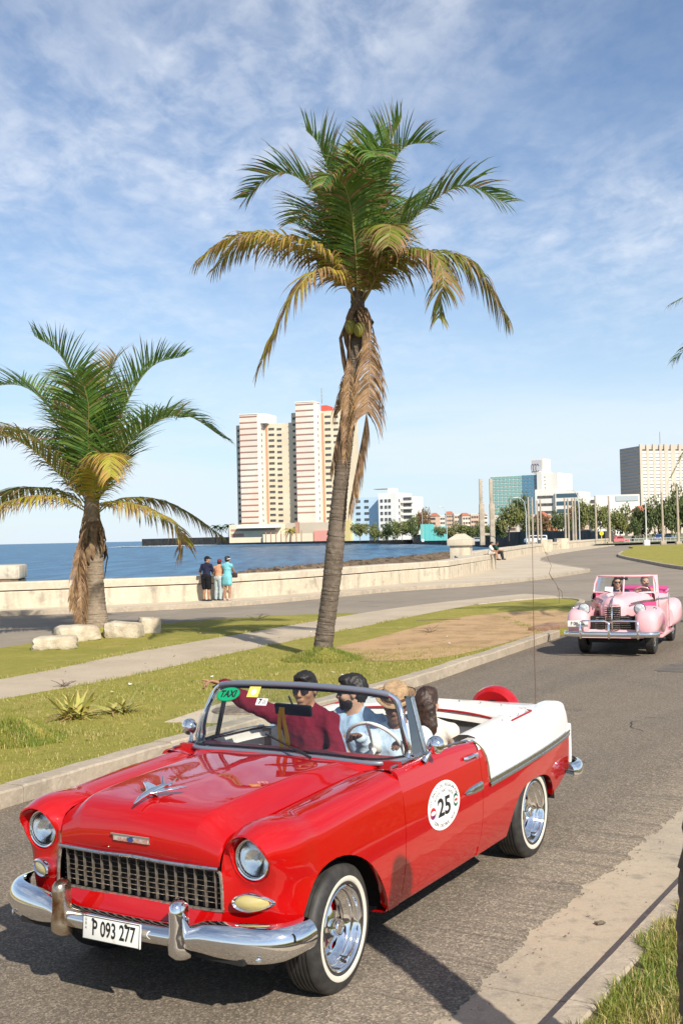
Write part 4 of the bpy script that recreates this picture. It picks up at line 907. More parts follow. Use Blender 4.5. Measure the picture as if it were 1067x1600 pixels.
for X in [-2.76, -2.79, -2.84, -2.90, -2.98, -3.06, -3.13, -3.19, -3.225, -3.245]:
    row = []
    for y in np.linspace(-1, 1, 33):
        w = Yside(X, 1.0) - .055; yy = y * w
        z = deck_z(X, yy) + .030 * (1 - max(0, (X + 2.86) / .10) ** 2 if X > -2.86 else 1) + .012 * math.sin(X * 40) * math.cos(yy * 9) - (.035 if X < -3.23 else 0) - (.05 if X > -2.77 else 0)
        if abs(y) > .93: z = beltf(X) + .006 - (.02 if abs(y) > .985 else 0)
        row.append(Vector((X + .16 * y * y if X > -3.0 else X, yy, z)))
    bc.append(row)
mb = MB(); mb.grid(bc)
for s_ in (1, -1):   # arms of the cover running forward beside the rear seat
    rows = []
    for X in np.linspace(-1.93, -2.72, 12):
        w = Yside(X, 1.0) - .05; rows.append([Vector((X, s_ * (w - d), beltf(X) + z)) for d, z in ((0, -.012), (.02, .010), (.07, .022), (.14, .018), (.19, -.01), (.20, -.10))])
    mb.grid(rows)
boot = mb.obj('boot_cover', M_vinyl, car, 60)
mb = MB(); mb.tube([(-2.775 + .16 * (y / .86) ** 2, y, deck_z(-2.78, y) + .006) for y in np.linspace(-.68, .68, 21)], .009, 6)
for s_ in (1, -1): mb.tube([(X, s_ * (Yside(X, 1.0) - .052), beltf(X) + .004) for X in np.linspace(-2.60, -3.05, 8)] + [(-3.19, s_ * .66, deck_z(-3.19, .66) + .02)], .007, 5)
mb.obj('piping', M_redin, boot)
mb = MB(); mb.sphere((0, 0, 0), (.010, .010, .006), 8, 5); sm = mb.mesh('snap', M_chrome2, 60)
for k in range(7): mobj('snap', sm, boot, (-3.10 + .02 * math.sin(k), -.55 + k * .183, deck_z(-3.1, -.55 + k * .183) + .038))
for k in range(4): mobj('snap', sm, boot, (-2.5 - k * .16, Yside(-2.6, 1.0) - .085, beltf(-2.6) + .016))
# ---- continental spare
mb = MB(); mb.lathe([(.17, -.08), (.30, -.10), (.345, -.07), (.355, 0), (.345, .07), (.30, .10), (.17, .08)], 40, 0, Matrix.Translation((-4.30, 0, .86)) @ Matrix.Scale(.66, 4) @ Matrix.Rotation(rad(-82), 4, 'Y'), closed=True)
mb.lathe([(0, .085), (.17, .085)], 40, 1, Matrix.Translation((-4.30, 0, .86)) @ Matrix.Scale(.66, 4) @ Matrix.Rotation(rad(-82), 4, 'Y')); mb.lathe([(.0, -.085), (.18, -.085)], 40, 1, Matrix.Translation((-4.30, 0, .86)) @ Matrix.Scale(.66, 4) @ Matrix.Rotation(rad(-82), 4, 'Y'))
mb.obj('spare_wheel_cover', [M_red, M_black], car, 40)
# ---- bumpers
def bumper(xs_path, zbf, ztf, depth, flip=1):
    rows = []
    P = crom([(x, y, 0) for x, y in xs_path], 6)
    for i, p in enumerate(P):
        T = (P[min(i + 1, len(P) - 1)] - P[max(i - 1, 0)]).normalized(); nn = Vector((T.y, -T.x, 0)) * flip
        zb, zt = zbf(abs(p.y)), ztf(abs(p.y)); row = []
        for t, d in ((0, -.5), (.015, .10), (.06, .40), (.15, .68), (.28, .88), (.42, .98), (.56, 1.0), (.70, .92), (.82, .76), (.92, .50), (.98, .18), (1, -.2)):
            row.append(Vector((p.x, p.y, 0)) + nn * (d * depth) + Vector((0, 0, zb + (zt - zb) * t)))
        rows.append(row)
    return rows
half = [(.47, .935), (.53, .932), (.59, .912), (.65, .855), (.695, .76), (.73, .62), (.752, .45), (.770, .22)]
pathf = [(x, y) for x, y in half] + [(.775, 0)] + [(x, -y) for x, y in half[::-1]]
zbf = pchip([0, .38, .46, .60, .76, .88, .95, .98], [.405, .400, .395, .375, .36, .37, .40, .43]); ztf = pchip([0, .36, .44, .52, .66, .80, .95, .98], [.515, .515, .530, .552, .556, .556, .556, .553])
rows = bumper(pathf, zbf, ztf, .070, -1); mb = MB(); mb.grid(rows)
mb.grid([rows[0], [p + Vector((-.01, -.03, 0)) for p in rows[0]]]); mb.grid([rows[-1], [p + Vector((-.01, .03, 0)) for p in rows[-1]]])
fb = mb.obj('front_bumper', M_chrome, car, 60)
mb = MB(); mb.sphere((0, 0, 0), (.006, .016, .016), 12, 6); bm_ = mb.mesh('bolt', M_chrome, 60)
for y, z, x in ((.83, .405, .742), (-.83, .405, .742), (.925, .455, .665), (-.925, .455, .665)): mobj('bolt', bm_, fb, (x, y, z), (0, 0, rad(40 if y > 0 else -40)))
def guard(y, m):
    rows = []
    for z, w, d in ((.362, .030, .02), (.372, .050, .06), (.40, .056, .088), (.44, .052, .092), (.49, .046, .085), (.55, .046, .082), (.60, .046, .085), (.635, .043, .080), (.652, .034, .062), (.660, .018, .03)):
        row = []
        for k in range(13):
            a = math.pi * k / 12; row.append(Vector((.792 + d * math.sin(a) ** .7 - .01, y + w * math.cos(a), z + .015 * (d - .08) * 0)))
        rows.append(row)
    mb = MB(); mb.grid(rows); mb.f.append([len(rows) * 13 - 13 + k for k in range(13)]); mb.m.append(0)
    mb.grid([[r[0], r[-1]] for r in rows]); return mb.obj('bumper_guard', m, fb, 50)
guard(.395, M_chrome); g2 = guard(-.395, M_rust); g2['label'] = 'rust stained front bumper guard'
rb_half = [(-3.66, .925), (-3.78, .925), (-3.90, .89), (-3.99, .80), (-4.08, .5)]
rows = bumper(rb_half + [(-4.12, 0)] + [(x, -y) for x, y in rb_half[::-1]], lambda y: .42, lambda y: .575, .05, 1); mb = MB(); mb.grid(rows); mb.grid([rows[0], [p + Vector((.01, -.03, 0)) for p in rows[0]]]); mb.obj('rear_bumper', M_chrome, car, 60)
# ---- licence plate
pl = MB(); pl.box((0, 0, 0), (.012, .385, .122), 0, None, .004); plate = pl.obj('licence_plate', M_plate, car, 30, (.868, .005, .462), (0, rad(-4), rad(0)))
def stick_text(body, size, M, m, parent, name='lettering', bold=0.0, sx=1.0, align='CENTER'):
    V, Fc = text_mesh(body, size, 0.0, align, bold, sx); mb = MB(); mb.add(V, Fc, 0, M); return mb.obj(name, m, parent, None)
MF = Matrix(((0, 0, 1, 0), (1, 0, 0, 0), (0, 1, 0, 0), (0, 0, 0, 1)))      # text plane XY -> car front: x->+Y, y->+Z, normal +X
stick_text('P 093 277', .108, Matrix.Translation((.0075, .018, 0)) @ MF, M_ink, plate, bold=.0022, sx=.66)
stick_text('C\nU\nB\nA', .021, Matrix.Translation((.0075, -.168, .030)) @ MF, M_ink, plate, sx=.9)
mb = MB()
for a, b in (((-.189, -.058), (.189, -.058)), ((.189, -.058), (.189, .058)), ((.189, .058), (-.189, .058)), ((-.189, .058), (-.189, -.058))): mb.tube([(.007, *a), (.007, *b)], .0022, 4)
mb.obj('border', M_ink, plate)
mb = MB(); 
for y in (-.12, .10): mb.sphere((.008, y, .045), (.004, .010, .008), 8, 5)
mb.obj('bolt', M_ink, plate)
# ---- headlights, parking lights
for s_ in (1, -1):
    hl = empty('headlight', (.598, s_ * .717, .852), parent=car)
    R = Matrix.Rotation(rad(90), 4, 'Y')
    mb = MB(); mb.lathe([(.0, -.03), (.035, -.025), (.07, -.008), (.094, .012)], 32, 0, R); mb.obj('reflector', mat('lamp_reflector', (.92, .92, .90), .13, metal=1.0, bump=(60, .25, .004)), hl, 60)
    mb = MB(); mb.lathe([(.092, .004), (.095, .020), (.102, .022), (.110, .012), (.115, -.004)], 36, 0, R); mb.obj('bezel', M_chrome, hl, 60)
    mb = MB(); mb.lathe([(.0, .036), (.03, .034), (.06, .027), (.082, .016), (.094, .008)], 32, 0, R); mb.obj('lens', M_lens, hl, 60)
    mb = MB(); mb.sphere((-.015, 0, 0), .014, 10, 6); mb.obj('bulb', M_stk, hl, 60)
    # parking light: half-teardrop
    pk = empty('parking_light', (.0, 0, 0), parent=car)
    def pkshape(k, off, grow):
        P = []
        for i in range(28):
            a = 2 * math.pi * i / 28; yy = .715 + (.075 + grow) * math.cos(a) * (1.0 if math.cos(a) < 0 else 1.25); zz = .640 + (.034 + grow) * math.sin(a) * (1 - .25 * max(0, math.cos(a)))
            base = interp([.55, .65, .72, .78, .83, .9], [.652, .632, .608, .580, .545, .47], yy)
            P.append(Vector((base + off, s_ * yy, zz)))
        return P
    mb = MB(); mb.grid([pkshape(0, -.01, .018), pkshape(0, .036, .016), pkshape(0, .043, .008), pkshape(0, .034, .0)], closed=True); mb.obj('bezel', M_chrome, pk, 50)
    mb = MB(); r0 = pkshape(0, .030, .002); c = sum(r0, Vector()) / len(r0) + Vector((.026, 0, 0)); mid = [p.lerp(c, .5) + Vector((.008, 0, 0)) for p in r0]
    mb.grid([r0, mid], closed=True); b0 = len(mb.v); mb.v.append(c); n0 = b0 - len(mid)
    for i in range(len(mid)): mb.f.append([n0 + i, n0 + (i + 1) % len(mid), b0]); mb.m.append(0)
    mb.obj('lens', M_amber, pk, 60)
# ---- hood ornament and badge
orn = empty('hood_ornament', (.50, 0, 1.082), parent=car)
mb = MB(); mb.tube([(.17, 0, -.008), (.12, 0, .010), (.04, 0, .028), (-.06, 0, .036), (-.15, 0, .038)], [.004, .013, .018, .015, .006], 10); mb.obj('fuselage', M_chrome, orn, 60)
for s_ in (1, -1):
    mb = MB(); mb.grid([[(.05, s_ * .012, .026), (-.06, s_ * .012, .030)], [(-.02, s_ * .07, .034), (-.085, s_ * .07, .036)], [(-.075, s_ * .135, .042), (-.105, s_ * .135, .044)]]); mb.grid([[(.05, s_ * .012, .018), (-.06, s_ * .012, .022)], [(-.02, s_ * .07, .029), (-.085, s_ * .07, .031)], [(-.075, s_ * .135, .040), (-.105, s_ * .135, .042)]]); 
    mb.tube([(.05, s_ * .012, .022), (-.02, s_ * .07, .031), (-.075, s_ * .135, .041), (-.105, s_ * .135, .043)], .005, 6); mb.obj('wing', M_chrome, orn, 60)
    mb = MB(); mb.tube([(-.10, s_ * .02, .037), (-.135, s_ * .05, .075)], [.012, .004], 6, flat=.5); mb.obj('tail_fin', M_chrome, orn, 60)
mb = MB(); mb.tube([(.0, 0, .0), (-.02, 0, .03)], [.02, .01], 8); mb.obj('foot', M_chrome, orn)
bd = empty('hood_badge', (.697, 0, .895), 0, car); bd.rotation_euler = (0, rad(4), 0)
mb = MB(); mb.box((-.004, 0, 0), (.016, .25, .040), 0, None, .006); mb.box((.006, 0, .019), (.014, .262, .010), 0, None, .003); mb.obj('badge_frame', M_chrome, bd)
mb = MB(); mb.box((.006, -.066, -.004), (.006, .104, .022), 0); mb.box((.006, .066, -.004), (.006, .104, .022), 0); mb.obj('badge_enamel', mat('badge_enamel', (.45, .16, .10), .3, coat=1, var=(40, 3, .4, .6), col2=(.5, .47, .42)), bd)
mb = MB(); mb.add([(.011, -.018, .008), (.011, .018, .008), (.011, .024, -.002), (.011, .013, -.014), (.011, -.013, -.014), (.011, -.024, -.002)], [(0, 1, 2, 3, 4, 5)]); mb.obj('badge_centre', mat('badge_blue', (.03, .06, .2), .3, coat=1), bd, None)
# ---- cowl, windshield
def ws_base(t): y = .80 * t; return Vector((-.735 - .27 * abs(t) ** 15, y, 1.092 - .014 * abs(t) ** 2))
def ws_top(t): y = .70 * t; return Vector((-.95 - .09 * abs(t) ** 5, y, 1.505 - .026 * abs(t) ** 2 - .03 * abs(t) ** 8))
rows = []
for t in np.linspace(-1, 1, 25):
    b = ws_base(t) + Vector((-.02, 0, .004)); hx = -.80 + .10 * abs(t) ** 2; yh = .64 * t
    h0 = Vector((-.695 + .046 * abs(t) ** 2.2, .641 * t, 1.088 - .042 * (abs(t) ** 3.2)))
    rows.append([h0 + Vector((-.004, 0, -.004)), h0.lerp(b, .5) + Vector((0, 0, .003)), b])
mb = MB(); mb.grid(rows)
for s_ in (1, -1):
    rws = []
    for X in np.linspace(-.655, -1.12, 8): 
        yo = roll(X)[5].y; yi = .648 + (.09 * min(1, (-.66 - X) / .3)); rws.append([Vector((X, s_ * (yi + (yo - yi) * k / 4), 1.052 + .02 * math.sin(math.pi * k / 4 * .5))) for k in range(5)])
    mb.grid(rws)
mb.obj('cowl', M_red, car, 60)
wsh = empty('windshield', parent=car)
ts = np.linspace(-1, 1, 41)
def ws_pt(t, v):
    b, tp = ws_base(t), ws_top(t); p = b.lerp(tp, v); p += Vector((.035 * math.sin(math.pi * v), .018 * t * math.sin(math.pi * v), 0)); return p
mb = MB(); mb.grid([[ws_pt(t, v) for t in ts * .985] for v in np.linspace(.02, .98, 9)]); mb.obj('glass', M_glass, wsh, 179)
mb = MB(); mb.tube([ws_pt(t, 0) for t in np.linspace(-1, 1, 33)], .016, 8); mb.tube([ws_pt(t, 0) + Vector((-.012, 0, .024)) for t in np.linspace(-.98, .98, 33)], .007, 5, 1); mb.obj('lower_frame', [M_frame, M_blk], wsh, 60)
crn = [ws_pt(t, 1) for t in np.linspace(-.93, .93, 31)]
mb = MB(); mb.tube(crn, .018, 8, flat=1.15); mb.tube([p + Vector((.004, 0, -.026)) for p in crn], .007, 5, 1); mb.obj('header', [M_frame, M_blk], wsh, 60)
for s_ in (1, -1):
    pl_ = [ws_pt(s_ * .93, 1), ws_pt(s_ * .975, .965), ws_pt(s_ * .997, .90), ws_pt(s_ * 1.0, .78), ws_pt(s_ * 1.0, .55), ws_pt(s_ * 1.0, .3), ws_pt(s_ * 1.0, .12), ws_pt(s_ * .99, .02)]
    mb = MB(); mb.tube(crom(pl_, 4), .018, 8); mb.tube([p + Vector((.016, -s_ * .016, 0)) for p in crom(pl_[1:], 4)], .007, 5, 1); mb.obj('pillar', [M_chrome, M_blk], wsh, 60)
# vent windows
for s_ in (1, -1):
    vw = empty('vent_window', parent=car)
    a, b = Vector((-1.17, s_ * .815, 1.085)), Vector((-1.175, s_ * .725, 1.435)); c, d = Vector((-1.03, s_ * .80, 1.085)), Vector((-1.11, s_ * .715, 1.44))
    mb = MB(); mb.tube([a, b], .010, 6); mb.tube([a + Vector((-.03, 0, 0)), b + Vector((-.03, 0, 0))], .007, 6); mb.tube([b + Vector((-.03, 0, 0)), b, d], .009, 6); mb.tube([a, c], .011, 6); mb.obj('vent_frame', M_chrome2 if s_ > 0 else M_blk, vw, 60)
    mb = MB(); mb.add([a, b, d, c], [(0, 1, 2, 3)]); mb.obj('vent_glass', glass_mat('vent_glass', (.9, .93, .93), .25), vw, None)
# side mirrors
for s_, X in ((1, -1.04), (-1, -1.0)):
    mr = empty('side_mirror', (X, s_ * .885, 1.075), parent=car)
    mb = MB(); mb.tube([(.03, 0, -.012), (-.005, s_ * .02, .03), (-.03, s_ * .045, .07)], [.022, .012, .010], 8); mb.obj('stalk', M_chrome, mr, 60)
    mb = MB(); mb.lathe([(0, .055), (.03, .050), (.05, .034), (.058, .012), (.058, 0), (.05, -.004), (0, -.004)], 24, 0, Matrix.Translation((-.035, s_ * .055, .085)) @ Matrix.Rotation(rad(80), 4, 'Y')); mb.obj('mirror_head', M_chrome, mr, 60)
# rear view mirror, ribbons, wipers, stickers on the glass
mb = MB(); mb.box((0, 0, 0), (.03, .30, .075), 0, None, .012); rvm = mb.obj('rear_view_mirror', M_blk, car, 40, (-.99, -.05, 1.335), (0, rad(8), rad(-6)))
mb = MB(); mb.tube([(0, 0, .03), (.03, 0, .10)], .008, 6); mb.obj('stem', M_chrome2, rvm)
for yy, x2, m in ((-.125, .0, M_yel), (-.075, .01, M_yel)):
    mb = MB(); rows = []
    for k in range(12):
        t = k / 11; z = .02 - .31 * t; y = yy * (.72 + .28 * t) + .012 * math.sin(t * 5 + yy * 30); w = .012 + .010 * t
        rows.append([Vector((.025, y - w, z)), Vector((.034, y, z)), Vector((.025, y + w, z))])
    mb.grid(rows); mb.obj('yellow_ribbon', m, rvm, 60)
mb = MB(); a, b = ws_pt(.34, .02) + Vector((.06, 0, .0)), ws_pt(-.10, .27) + Vector((.028, 0, 0)); mb.tube([a, a.lerp(b, .35) + Vector((.02, 0, .01)), b], [.010, .006, .004], 6); q = ws_pt(-.02, .22) + Vector((.022, 0, 0)); mb.tube([ws_pt(.26, .06) + Vector((.024, 0, 0)), ws_pt(.08, .15) + Vector((.024, 0, 0)), ws_pt(-.14, .29) + Vector((.024, 0, 0))], .006, 5); mb.obj('wiper', M_blk, car)
mb = MB(); mb.lathe([(0, .02), (.01, .018), (.014, 0)], 12, 0, Matrix.Translation((-.78, -.60, 1.085))); mb.obj('washer_nozzle', M_chrome, car)
def on_glass(t0, v0):
    p = ws_pt(t0, v0); du = (ws_pt(t0 + .02, v0) - ws_pt(t0 - .02, v0)).normalized(); dv = (ws_pt(t0, v0 + .02) - ws_pt(t0, v0 - .02)).normalized(); nn = du.cross(dv).normalized()
    if nn.x < 0: nn = -nn
    dv = nn.cross(du); M = Matrix((du, dv, nn)).transposed().to_4x4(); M.translation = p + nn * .006; return M
def oval(a, b, n=36): return [(a * math.cos(2 * math.pi * k / n), b * math.sin(2 * math.pi * k / n), 0) for k in range(n)]
def flat(poly, M, m, parent, name): mb = MB(); mb.add(poly, [list(range(len(poly)))], 0, M); return mb.obj(name, m, parent, None)
def lift(M, d): return M @ Matrix.Translation((0, 0, d))
Mg = on_glass(-.70, .83); st = flat(oval(.100, .052), Mg, M_green, wsh, 'taxi_sticker'); flat(oval(.105, .057), lift(Mg, -.001), M_dkgreen, st, 'rim'); stick_text('TAXI', .072, lift(Mg, .001), M_ink, st, bold=.003, sx=.9)
Mg = on_glass(-.965, .32); st = flat(oval(.062, .088), Mg, M_stk, wsh, 'number_sticker'); stick_text('25', .066, lift(Mg, .001), M_ink, st, bold=.003)
Mg = on_glass(-.955, .68); flat([(-.03, -.05, 0), (.035, -.05, 0), (.035, .05, 0), (-.03, .05, 0)], Mg, mat('sticker_grey', (.12, .14, .12), .5, var=(60, 3, .45, .55), col2=(.4, .4, .3)), wsh, 'permit_sticker')
Mg = on_glass(-.42, .87); st = flat([(-.045, -.04, 0), (.045, -.04, 0), (.045, .04, 0), (-.045, .04, 0)], Mg, M_styel, wsh, 'permit_sticker'); flat(oval(.022, .022), lift(Mg, .001), M_stk, st, 'disc')
Mg = on_glass(-.285, .73); st = flat([(-.043, -.025, 0), (.043, -.025, 0), (.043, .025, 0), (-.043, .025, 0)], Mg, M_stk, wsh, 'permit_sticker'); stick_text('7', .05, lift(Mg, .001) @ Matrix.Translation((-.015, 0, 0)), M_ink, st, bold=.002); stick_text('@', .032, lift(Mg, .001) @ Matrix.Translation((.02, 0, 0)), M_ink, st)
# ---- number roundel on the door
X0, Z0, RA, RB = -1.185, .765, .235, .150
def door_pt(u, v, off): X = X0 - u; z = Z0 + v; return Vector((X, Yside(X, z) + off, z))
def side_disc(u, v, a, b, off, m, parent, name, n=40, rings=4):
    mb = MB(); rows = [[door_pt(u + a * r / rings * math.cos(2 * math.pi * k / n), v + b * r / rings * math.sin(2 * math.pi * k / n), off) for k in range(n)] for r in range(1, rings + 1)]
    mb.grid(rows, 0, None, closed=True); c = len(mb.v); mb.v.append(door_pt(u, v, off))
    for k in range(n): mb.f.append([k, (k + 1) % n, c]); mb.m.append(0)
    return mb.obj(name, m, parent, 60)
stk = side_disc(0, 0, RA, RB, .0025, M_stk, door_l, 'round_sticker')
def side_text(body, size, u, v, ang, m, sx=1.0, bold=0.0):
    V, Fc = text_mesh(body, size, 0, 'CENTER', bold, sx); c, s_ = math.cos(ang), math.sin(ang); mb = MB()
    mb.add([door_pt(u + (p.x * c - p.y * s_), v + (p.x * s_ + p.y * c), .0042) for p in V], Fc); return mb.obj('lettering', m, stk, None)
side_text('25', .155, 0.0, -.012, 0, M_ink, 1.25, .004)
M_ink2 = mat('grey_ink', (.10, .10, .11), .5)
def arc_text(body, a, b, size, a0, a1, m, inward=False):
    n = len(body)
    for i, ch in enumerate(body):
        if ch == ' ': continue
        t = rad(a0 + (a1 - a0) * i / (n - 1)); u, v = a * math.cos(t), b * math.sin(t)
        tang = math.atan2(b * math.cos(t), -a * math.sin(t)); ang = tang + math.pi if not inward else tang
        side_text(ch, size, u, v, ang, m, 1.15)
arc_text('XIV RALLY DE REGULARIDAD', .200, .124, .030, 166, 14, M_ink2)
arc_text('AUTOS ANTIGUOS', .155, .090, .027, 148, 32, M_ink2)
arc_text('COPA CASTROL 2018', .195, .122, .030, 222, 318, M_ink2, True)
lg = side_disc(-.165, -.02, .042, .036, .0042, M_stred, stk, 'round_logo', 20, 2); side_disc(-.165, -.018, .034, .013, .0052, M_stk, lg, 'logo_band', 20, 2); side_disc(-.165, -.040, .020, .010, .0052, mat('logo_blue', (.03, .04, .2), .5), lg, 'logo_mark', 16, 2)
lg = side_disc(.170, .0, .036, .042, .0042, M_dkgreen, stk, 'round_logo', 20, 2); side_disc(.170, .0, .030, .024, .0052, M_stk, lg, 'logo_band', 20, 2); side_disc(.170, .0, .022, .009, .0062, M_stred, lg, 'logo_mark', 16, 2)
# ---- wheels
def wheel(x, y, side, steer=0.0, R=.345):
    w = empty('wheel', (x, y, R), parent=car); w.rotation_euler = (0, 0, steer)
    Mx = Matrix.Rotation(rad(-90) * side, 4, 'X')      # local Z -> +-Y (outwards)
    tw = .098
    prof = [(.205, .085), (.215, .094), (.228, .098)]
    mb = MB(); pr = [(.200, -.08), (.25, -.102), (.30, -.100), (.332, -.088), (.343, -.072)]
    for g in (-.05, -.025, 0, .025, .05): pr += [(R, g - .010), (R, g - .0015 - .0035), (R - .008, g - .003), (R - .008, g + .003), (R, g + .005), (R, g + .010)]
    pr += [(.343, .072), (.336, .086), (.318, .098), (.295, .105), (.275, .107)]
    mb.lathe(pr, 56, 0, Mx); mb.lathe([(.275, .107), (.270, .1085), (.256, .1085), (.248, .106), (.245, .102)], 56, 1, Mx); mb.lathe([(.245, .102), (.230, .097), (.214, .085)], 56, 0, Mx)
    mb.obj('tyre', [M_rubber, M_wwall], w, 45)
    mb = MB(); mb.lathe([(.226, .092), (.228, .099), (.222, .103), (.214, .098), (.209, .086), (.207, .060), (.198, .052), (.190, .050), (.186, .036), (.176, .030), (.170, .016), (.158, .010)], 48, 0, Mx)
    rim = mb.obj('rim', M_chrome, w, 50)
    # slotted centre
    mb = MB(); n = 60; rr_ = [.045, .062, .085, .118, .140, .160]; zz = [.044, .040, .034, .022, .014, .010]
    V = [Vector((r * math.cos(2 * math.pi * k / n), r * math.sin(2 * math.pi * k / n), z)) for r, z in zip(rr_, zz) for k in range(n)]
    Fc = []
    for i in range(len(rr_) - 1):
        for k in range(n):
            ph = (k % 12)
            if (i == 2 and 3 <= ph <= 8) or (i == 3 and 4 <= ph <= 7): continue
            Fc.append([i * n + k, i * n + (k + 1) % n, (i + 1) * n + (k + 1) % n, (i + 1) * n + k])
    mb.add(V, Fc, 0, Mx); mb.obj('wheel_centre', M_chrome, w, 40)
    mb = MB(); mb.lathe([(0, -.01), (.165, -.012)], 32, 0, Mx); mb.obj('brake_drum', M_red, w, None)
    mb = MB(); mb.lathe([(.047, .036), (.046, .075), (.040, .084), (.034, .085), (.030, .080), (0, .080)], 28, 0, Mx); mb.obj('hub_cap', M_chrome, w, 40)
    mb = MB(); mb.cyl((0, 0, .05), (0, 0, .105), .006, 8, 0, Mx @ Matrix.Rotation(rad(110), 4, 'Z') @ Matrix.Translation((.192, 0, -.02))); mb.obj('valve', M_blk, w)
    mb = MB(); mb.lathe([(.20, -.08), (0, -.075)], 24, 0, Mx); mb.obj('wheel_back', M_black, w, None)
    return w
wheel(0, .775, 1, rad(3)); wheel(0, -.775, -1, rad(3)); wheel(-2.90, .775, 1); wheel(-2.90, -.775, -1)
# ---- wheel wells, underbody
for x, rx, rz, s_ in ((-.03, .53, .44, 1), (-.03, .53, .44, -1), (-2.86, .53, .33, 1), (-2.86, .53, .33, -1)):
    mb = MB(); rows = [[Vector((x + rx * math.cos(a), s_ * y, .335 + rz * math.sin(a))) for a in np.linspace(.02, math.pi - .02, 24)] for y in (.865, .50)]
    mb.grid(rows); mb.f.append([24 + k for k in range(24)]); mb.m.append(0); mb.obj('wheel_well', M_black, car, None)
mb = MB(); mb.box((-1.70, 0, .30), (4.3, 1.10, .10)); mb.box((-1.45, 0, .31), (1.75, 1.70, .06)); mb.obj('underbody', M_black, car, None)
# ---- interior
mb = MB(); mb.box((-1.6, 0, .355), (2.0, 1.66, .03)); mb.box((-.80, 0, .72), (.04, 1.66, .75)); mb.obj('floor_pan', M_redin, car)
mb = MB(); rows = [[Vector((-.76 - .24 * (abs(y) / .8) ** 5, y, 1.08)), Vector((-1.04, y, 1.075)), Vector((-1.11, y, 1.055)), Vector((-1.13, y, 1.01)), Vector((-1.12, y, .85))] for y in np.linspace(-.80, .80, 13)]
mb.grid(rows); mb.obj('dashboard', M_redin, car, 50)
def seat(name, x, w, zt, m):
    s_ = empty(name, (x, 0, .37), parent=car)
    mb = MB(); mb.box((.16, 0, .15), (.52, w, .18), 0, None, .05); mb.obj('cushion', m, s_, 40)
    mb = MB(); mb.box((0, 0, 0), (.15, w, .56), 0, Matrix.Translation((-.13, 0, zt - .28)) @ Matrix.Rotation(rad(-12), 4, 'Y'), .05); mb.obj('backrest', m, s_, 40)
    return s_
seat('front_seat', -1.83, 1.42, .56, M_vinyl); seat('rear_seat', -2.70, 1.24, .60, M_vinyl)
for s_ in (1, -1):
    mb = MB(); rows = [[Vector((X, s_ * (Yside(X, .8) - .16), z)) for z in (.36, .7, beltf(X) - .01)] + [Vector((X, s_ * (Yside(X, .8) - .10), beltf(X) - .008))] for X in np.linspace(-1.80, -2.9, 8)]
    mb.grid(rows); mb.obj('interior_panel', M_vinyl, car, None)
sw_ = empty('steering_wheel', (-1.32, .38, 1.065), parent=car); sw_.rotation_euler = (0, rad(-58), 0)
mb = MB(); mb.tube([(.205 * math.cos(a), .205 * math.sin(a), 0) for a in np.linspace(0, 2 * math.pi, 41)], .013, 8, caps=False); mb.obj('rim', M_vinyl, sw_, 60)
mb = MB(); mb.tube([(-.2, 0, -.005), (0, 0, -.02), (.2, 0, -.005)], .010, 6); mb.sphere((0, 0, -.01), (.05, .05, .02), 12, 6); mb.tube([(0, 0, -.02), (0, 0, -.25)], .02, 8); mb.obj('spokes', M_vinyl, sw_, 60)
# ---- aerial
mb = MB(); mb.lathe([(0, .03), (.012, .025), (.02, 0)], 10, 0, Matrix.Translation((-3.46, .70, 1.055))); mb.tube([(-3.46, .70, 1.06), (-3.46, .70, 1.7), (-3.45, .71, 2.42)], [.0035, .003, .002], 5); mb.obj('aerial', mat('aerial_metal', (.16, .08, .06), .4, metal=.4), car)
# ================================================================ BACKGROUND ACROSS THE BAY
def place(u, v, D):
    """world point at depth D that the photograph shows at pixel (u, v)"""
    X, Y = u - 533.5, v - 800.0; cr, sr = math.cos(ROLL), math.sin(ROLL); x = X * cr - Y * sr; y = X * sr + Y * cr
    c, s = math.cos(PITCH), math.sin(PITCH); up = -y / F_PX; r = Vector((x / F_PX, c - up * s, s + up * c)); return Vector((0, 0, CAM_H)) + r * (D / r.y)
M_harb = mat('harbour_wall_dark', (0.050, 0.047, 0.043), 0.9, var=(.25, 5, .4, .66), col2=(0.10, 0.09, 0.075), layers=[('stretchz', .6, .5, .7, (.03, .028, .026), .7)])
M_harbtop = mat('harbour_wall_top', (0.36, 0.31, 0.24), .9, var=(.3, 4, .4, .6), col2=(.25, .21, .16))
hw = empty('harbour_wall', (0, 0, 0)); tag(hw, 'dark weathered sea wall running along the far shore of the bay', 'wall')
HP = SHORE[2:]
HT = [2.2, 2.7, 2.8, 2.7, 2.9, 3.4, 4.6, 4.6]
for i in range(len(HP) - 1):
    a, b = Vector((*HP[i], 0)), Vector((*HP[i + 1], 0)); n = max(1, int((b - a).length / 45)); T = (b - a).normalized(); nn = Vector((T.y, -T.x, 0))
    if nn.x < 0: nn = -nn
    for k in range(n):
        p, q = a.lerp(b, k / n), a.lerp(b, (k + 1) / n) - T * .25; z = HT[i] + (HT[i + 1] - HT[i]) * (k + .5) / n
        mb = MB(); V = [(p.x, p.y, -2.5), (q.x, q.y, -2.5), (q.x + nn.x * 1.5, q.y + nn.y * 1.5, -2.5), (p.x + nn.x * 1.5, p.y + nn.y * 1.5, -2.5)]
        zt = z + rng.uniform(-.12, .12); V += [(x, y, zt) for x, y, _ in V]
        mb.add(V, [(0, 1, 2, 3), (4, 5, 6, 7), (0, 1, 5, 4), (1, 2, 6, 5), (2, 3, 7, 6), (3, 0, 4, 7)]); mb.obj('wall_segment', M_harb, hw, None)
